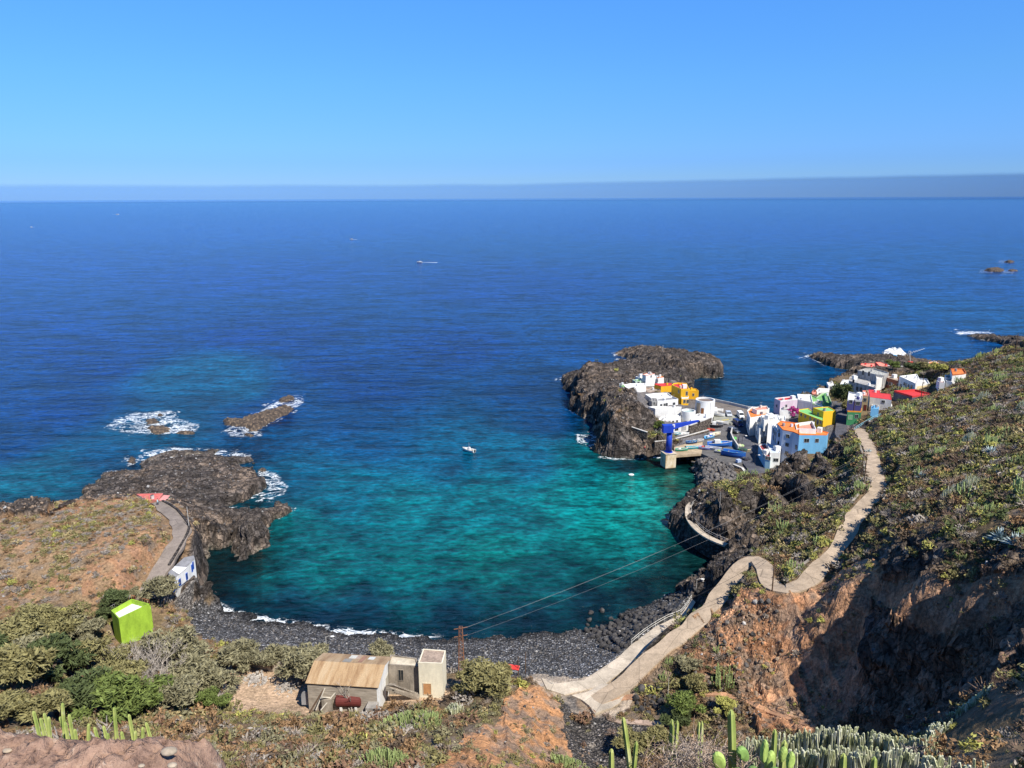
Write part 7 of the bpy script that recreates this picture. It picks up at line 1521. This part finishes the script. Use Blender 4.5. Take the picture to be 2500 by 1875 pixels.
def clump(label, u, vtop, y, wpx, n, r_, mat=None, seed=0, hmin=.5, depth=None, name="euphorbia_clump", group=None, dv=22):
    """many upright stems; tops near photo row vtop at distance y"""
    r = random.Random(seed * 13 + 5); c = PD(u, vtop, y); cg = gz(c[0], c[1]); t_ = thing(name, label, "cactus", (c[0], c[1], cg), 0, group); m = MB(); hw = wpx / FPX * y * 1.05 / 2; dp = depth or hw * .7
    for k in range(n):
        a = r.uniform(0, 6.28); q = math.sqrt(r.random()); x = c[0] + q * hw * math.cos(a); yy = c[1] + q * dp * math.sin(a); g = gz(x, yy)
        ztop = c[2] - r.uniform(0, dv) / FPX * y * 1.2 - q * q * .35 * min(1, hw); ztop += (yy - c[1]) * -.55
        h = max(hmin * r.uniform(.7, 1.2), ztop - g); h = min(h, 3.4)
        lx = (x - c[0]) * .12 + r.uniform(-.08, .08); stem(m, (x - c[0] - lx, yy - c[1], g - cg - .1), (x - c[0] + lx, yy - c[1], g - cg + h), r_ * r.uniform(.8, 1.2), 4, r.uniform(-.1, .1), 4)
    m.build("stems", mat or M_CACF, t_); return t_
i = 0
for u, vt, y, w_, n, lb in ((1850,1792,24,80,55,"euphorbia clump behind the paddle cactus in the foreground"), (1925,1785,23,85,60,"euphorbia clump in the back row, second from its left end"), (2000,1770,22.5,85,60,"tall euphorbia clump against the lit red cliff"), (2065,1768,22,75,55,"tallest euphorbia clump at the edge of the black shadow"),
      (2130,1780,21.5,80,55,"euphorbia clump against the black ravine, left of centre"), (2200,1786,21,80,55,"euphorbia clump against the black ravine, right of centre"), (2265,1790,20.5,75,50,"euphorbia clump at the right end of the back row"), (1880,1830,18,90,45,"euphorbia clump in the middle row on the left"),
      (1960,1822,17,90,45,"euphorbia clump in the middle row below the lit cliff"), (2040,1815,16.5,85,45,"euphorbia clump in the middle row with whitish stems"), (2120,1818,16,85,45,"euphorbia clump in the middle row under the black shadow"), (2200,1822,15.5,80,40,"euphorbia clump in the middle row towards the right"), (2285,1838,15,70,28,"sparse euphorbia stems right of the middle row"), (2380,1850,14,90,14,"few scattered euphorbia stems near the bottom right"),
      (2350,1750,31,120,80,"yellow green euphorbia clump on the rise at the right"), (2290,1762,29,60,40,"euphorbia clump with bent stems on the rise, left side"), (2440,1690,40,90,60,"euphorbia clump crowning the dark boulder at the right edge"), (2478,1725,36,45,20,"thin euphorbia stems hanging beside the right edge")):
    i += 1; clump(lb, u, vt, y, w_, n, .034 if y < 28 else .05, None, i)
for u, v, w_, hh, lb in ((1004,1775,175,2.2,"wide dome of bright euphorbia stems in front of the square tower"), (940,1872,140,2.2,"euphorbia dome cut by the bottom edge below the tin roofed hall"), (1390,1878,120,1.6,"dense euphorbia clump at the bottom edge left of the tall cactus"), (2362,1195,48,2.4,"pale euphorbia clump standing in the middle of the right hillside"), (2316,1212,36,1.8,"euphorbia clump just left of the pale one on the hillside"),
        (2365,1078,30,2.2,"slender euphorbia clump on the upper right hillside"), (2398,980,36,2.6,"pale euphorbia clump near the skyline above the village"), (2455,880,60,1.6,"low euphorbia band on the skyline near the clifftop house"), (2495,1000,30,2.2,"euphorbia clump at the right edge on the upper slope"), (1110,1740,50,1.6,"small euphorbia clump by the bushes under the pylon")):
    p = G(u, v); i += 1; y = p[1]; hw = w_ / FPX * y / 2; t_ = thing("euphorbia_clump", lb, "cactus", p); m = MB(); r = random.Random(i); n = int(min(260, max(60, w_ * 1.4)))
    for k in range(n):
        a = r.uniform(0, 6.28); q = math.sqrt(r.random()); x = q * hw * math.cos(a); yy = q * hw * .8 * math.sin(a); h = hh * (1.05 - .55 * q * q) * r.uniform(.75, 1.05); g = gz(p[0] + x, p[1] + yy) - p[2]
        m.tube([(x, yy, g - .2), (x * 1.06, yy * 1.06, g + h * .6), (x * 1.1, yy * 1.1, g + h)], [.07, .075, .05], 4)
    m.build("stems", M_EUPH if w_ > 60 else M_CACF, t_)
# near single cactus columns
M_CLT = M_CAC
near = [(1522,1752,7.4,0.033,-.1,"tallest single cactus column in the foreground, left of the dry twigs"), (1493,1829,6.8,0.031,0,"short cactus column cut by the bottom edge, leftmost"), (1554,1811,7.2,0.028,.05,"short cactus column right of the tallest one"), (1641,1757,8.2,0.035,0,"left one of two joined cactus columns above the dry twigs"), (1654,1760,8.1,0.028,.03,"right one of two joined cactus columns above the dry twigs"),
        (1707,1763,8.8,0.028,0,"left one of two slim cactus columns before the red trail"), (1714,1761,8.7,0.025,0,"right one of two slim cactus columns before the red trail"), (1785,1734,7.0,0.045,-.05,"thickest cactus column rising above the dark paddle"), (1892,1781,7.6,0.033,0,"whitish cactus column right of the green paddles"), (1916,1808,7.0,0.039,.03,"bright green cactus column among the paddles"), (2060,1840,8.0,0.043,0,"single thick cactus column before the euphorbia field, left one"), (2135,1848,7.8,0.039,0,"single thick cactus column before the euphorbia field, right one")]
for u, v, y, rad, bend, lb in near:
    c = PD(u, v, y); g = gz(c[0], c[1]); h = max(1.2, c[2] - g + .3); t_ = thing("cactus_column", lb, "cactus", (c[0], c[1], c[2] - h)); m = MB(); stem(m, (.06, 0, 0), (0, 0, h), rad, 5, bend, 14); m.build("stem", M_CLT, t_)
lt = [(81,1736),(98,1753),(107,1741),(118,1750),(152,1716),(146,1750),(158,1763),(168,1744),(182,1780),(216,1767),(230,1775),(252,1772),(262,1790),(278,1727),(284,1783),(296,1786),(314,1744),(322,1781),(330,1784),(348,1775),(356,1764),(367,1800)]
t_ = thing("cactus_cluster", "row of thick green cactus columns behind the stone wall at the bottom left", "cactus", (PD(200, 1760, 12.4)[0], 12.4, 70)); o0 = np.array(t_.location)
for q, (u, v) in enumerate(lt):
    y = 12.4 + (q % 3) * .35; c = PD(u, v, y) - o0; m = MB(); stem(m, (c[0] * .97 + .1 * ((q % 3) - 1), c[1], c[2] - 2.4), tuple(c), .036, 5, .04 * ((q % 5) - 2), 8); m.build("stem", M_CLT, t_)
dead_tree("small pale leafless shrub among the bottom left cactus columns", 0, 0, 1.7, 133, 0, PD(218, 1810, 13.2) + np.array([0, 0, -1.0]), None, "dry_shrub", 3)
# prickly pear paddles
def pad_mesh(m, c, w_, h, rz, tilt, th=.035):
    R = Matrix.Rotation(rz, 3, 'Z') @ Matrix.Rotation(tilt, 3, 'Y'); vs = []; n = 14; rings = [(0, 1.0), (.5, 1.0), (.82, .85), (.97, .45), (1.0, 0), (.97, -.45), (.82, -.85), (.5, -1.0), (0, -1.0)]
    vs = []; 
    for q, s in rings:
        for k in range(n):
            a = 2 * math.pi * k / n; x = math.cos(a) * q * w_ / 2 * (1 - .22 * math.sin(a) * -1 * .5); z = math.sin(a) * q * h / 2 + h / 2; vs.append(Vector([float(t) for t in c]) + R @ Vector((x, s * th, z)))
    fs = []
    for i in range(len(rings) - 1):
        for k in range(n): fs.append((i * n + k, i * n + (k + 1) % n, (i + 1) * n + (k + 1) % n, (i + 1) * n + k))
    m.add(vs, fs)
M_PAD = leaf_mat("paddle_green", (.17, .28, .08), .25, .5); M_PADL = leaf_mat("paddle_light", (.34, .46, .12), .2, .5)
pp_ = thing("prickly_pear", "prickly pear with large green paddles in the foreground right of the dry twigs", "cactus", PD(1840, 1900, 7.0)); o0 = np.array(pp_.location)
for u, v, y, w_, h, rz, ti, mt in ((1824,1856,6.9,0.117,0.216,.3,-.55,M_PAD), (1762,1880,6.8,0.133,0.216,-.2,-.3,M_PADL), (1862,1862,6.6,0.066,0.264,.2,.05,M_PADL), (1872,1884,6.7,0.094,0.240,.4,.2,M_PADL), (1842,1896,6.4,0.109,0.120,.1,-.3,M_PAD), (1890,1898,6.4,0.117,0.112,-.2,.2,M_PAD), (1905,1860,6.9,0.078,0.176,.3,.25,M_PADL), (1925,1880,6.5,0.078,0.208,.1,.1,M_PADL), (1800,1900,6.6,0.109,0.112,.2,.1,M_PAD)):
    c = PD(u, v, y) - o0; m = MB(); pad_mesh(m, c, w_, h, rz, ti); m.build("paddle", mt, pp_)
m = MB(); m.tube([(0, .1, -2.5), (0, .05, -.8), (0, 0, .02)], .06, 6); m.build("trunk", M_BARK, pp_)
# dry twigs in front
r = random.Random(4); c = PD(1700, 1850, 7.4); tw = thing("dry_shrub", "tangled brown and grey dry twigs between the foreground cactus columns", "shrub", c); o0 = np.array(c); m = MB(); m2 = m; tag(tw, kind="stuff")
for k in range(900):
    u = r.gauss(1705, 75); v = r.uniform(1810, 1900) + abs(u - 1705) * .25; y = r.uniform(6.9, 8.0); a = Vector(PD(u, v, y) - o0); d = Vector((r.uniform(-1, 1), r.uniform(-1, 1), r.uniform(-.5, 1))).normalized() * r.uniform(.08, .32); b = a + d; (m if k % 3 else m2).tube([a, (a + b) / 2 + Vector((r.uniform(-.03, .03), 0, r.uniform(-.03, .03))), b], .0045, 3, .002)
o = m.build("twigs", rock_mat("dry_twig", (.42, .30, .22), (.66, .58, .50)), tw); o["kind"] = "stuff"
# agaves
def agave(label, u, v, R_, n, seed):
    p = G(u, v); t_ = thing("agave", label, "agave", p); m = MB(); r = random.Random(seed)
    for k in range(n):
        a = r.uniform(0, 6.28); el = r.uniform(.15, 1.35); L = R_ * r.uniform(.8, 1.1); d = Vector((math.cos(a) * math.cos(el), math.sin(a) * math.cos(el), math.sin(el))); s = Vector((-math.sin(a), math.cos(a), 0)); w_ = .085 * R_; q = d.cross(s) * .02
        b = Vector((0, 0, .1)); m1 = b + d * L * .4; tp_ = b + d * L + Vector((0, 0, -.12 * L)); m.add([b - s * w_ * .6, m1 - s * w_, tp_, m1 + s * w_, b + s * w_ * .6, m1 + q * 3], [(0, 1, 5), (1, 2, 5), (2, 3, 5), (3, 4, 5), (4, 0, 5)])
    m.build("leaves", leaf_mat("agave_blue", (.34, .42, .42), .25), t_)
agave("large blue grey agave on the right hillside near the edge, left of two", 2442, 1322, 2.0, 60, 1); agave("large blue grey agave cut by the right edge, right of two", 2482, 1335, 2.0, 60, 2); agave("pale agave on the upper right hillside beside the dark shrubs", 2419, 1110, 1.9, 46, 3); agave("pale grey agave beside the black hollow on the right hillside", 2250, 1170, 1.6, 40, 4)
agave("dark green agave thicket below the sky blue house", 1985, 1090, 2.0, 60, 5); agave("small agave on the slope above the path end", 2120, 1105, 1.2, 30, 6)
# foreground stone parapet
def front_wall():
    nx, ny = 220, 120; xs = np.linspace(0, 1, nx); ys = np.linspace(0, 1, ny); X, Y = np.meshgrid(xs, ys); x = X.ravel(); y = Y.ravel()
    px = -1.75 + x * 1.10; py = .70 + y * .82; edge = np.minimum(np.minimum(x * 9, (1 - x) * 5.5), np.minimum(y * 6, (1 - y) * 6)); edge = np.clip(edge, 0, 1)
    top = 78.89 - .012 * x + .035 * fbm(px * 3, py * 3, 1, 4) + .03 * fbm(px * 16, py * 16, 2, 3) + .016 * fbm(px * 48, py * 48, 4, 3, True); z = top - (1 - np.sqrt(1 - (1 - edge) ** 2)) * .22
    V = np.c_[px + .02 * fbm(px * 6, py * 6, 5, 3), py, z]; idx = np.arange(nx * ny).reshape(ny, nx); q = np.stack([idx[:-1, :-1], idx[:-1, 1:], idx[1:, 1:], idx[1:, :-1]], -1).reshape(-1, 4)
    ring = list(idx[0, :]) + list(idx[1:, -1]) + list(idx[-1, -2::-1]) + list(idx[-2:0:-1, 0]); n0 = len(V); low = V[ring].copy(); low[:, 2] -= 1.2; V = np.r_[V, low]; m_ = len(ring); q2 = np.array([[ring[i], n0 + i, n0 + (i + 1) % m_, ring[(i + 1) % m_]] for i in range(m_)])
    t = NT("pebbly_mortar", .9, .2); co = t.coord(); a = t.noise(co, 26, 5, .7); b_ = t.noise(co, 5, 4, .6); c = t.ramp(a, [(.3, (.10, .06, .045)), (.47, (.26, .165, .12)), (.58, (.30, .195, .14)), (.72, (.46, .35, .27))]); c = t.mix(1.0, c, t.ramp(b_, [(.3, .75), (.7, 1.2)]), 'MULTIPLY')
    vo = t.n("ShaderNodeTexVoronoi"); vo.inputs['Scale'].default_value = 34; t.l(co, vo.inputs['Vector']); s = t.n("ShaderNodeSeparateColor"); t.l(vo.outputs['Color'], s.inputs[0]); msk = t.math('MULTIPLY', t.ramp(s.outputs[0], [(.93, 0), (.95, 1)]), t.ramp(vo.outputs['Distance'], [(.22, 1), (.32, 0)])); c = t.mix(msk, c, (.72, .63, .54)); t.color(c); t.bump(a, .02, 1.0)
    root = thing("stone_parapet", "rough brown pebbly stone parapet close up in the bottom left corner", "wall", (-1.2, 1.1, 77.6)); o = link(bpy.data.objects.new("masonry", mesh_np("masonry", V - np.array([-1.2, 1.1, 77.6]), [q, q2], t.m, True)), root)
    for u, v, r_ in ((412, 1831, .017), (18, 1830, .010), (420, 1866, .010), (200, 1835, .006), (345, 1868, .007)):
        p = P(u, v, 78.888 - r_ * .2) - np.array([-1.2, 1.1, 77.6]); m = MB(); m.ball((p[0], p[1], p[2] - r_ * .2), r_ * .9, (1.15, .85, .45), 9, 6); m.build("pale_pebble", paint("quartz", (.55, .45, .33), .8, .45, 40), root, True)
front_wall()
# thin red trail with wooden rail across the lower cliff
trail = [(1480,1712,4.9),(1540,1702,5.2),(1610,1692,5.6),(1680,1690,6.2),(1760,1694,7.0),(1830,1715,7.6),(1880,1738,8.0),(1930,1755,8.4),(1985,1775,8.8)]
tr_ = []
for a, b in zip(trail[:-1], trail[1:]):
    for k in range(5): s = k / 5; q = G(a[0] * (1 - s) + b[0] * s, a[1] * (1 - s) + b[1] * s); tr_.append(q)
strip_mesh("trail", tr_, .55, path_mat("red_earth_trail", (.48, .27, .16)), .14, 'structure', .3, .15)
railing("thin wooden handrail beside the red earth trail on the lower cliff", [q + [0, .5, .15] for q in tr_[18:]], .9, 1.8, M_WOOD, .03)
tr2 = [G(*q) for q in ((1478,1742),(1490,1755),(1515,1762),(1550,1764),(1590,1766),(1625,1770))]
strip_mesh("trail", tr2, .5, path_mat("pale_earth_trail", (.46, .34, .26)), .1, 'structure', .3, .1)
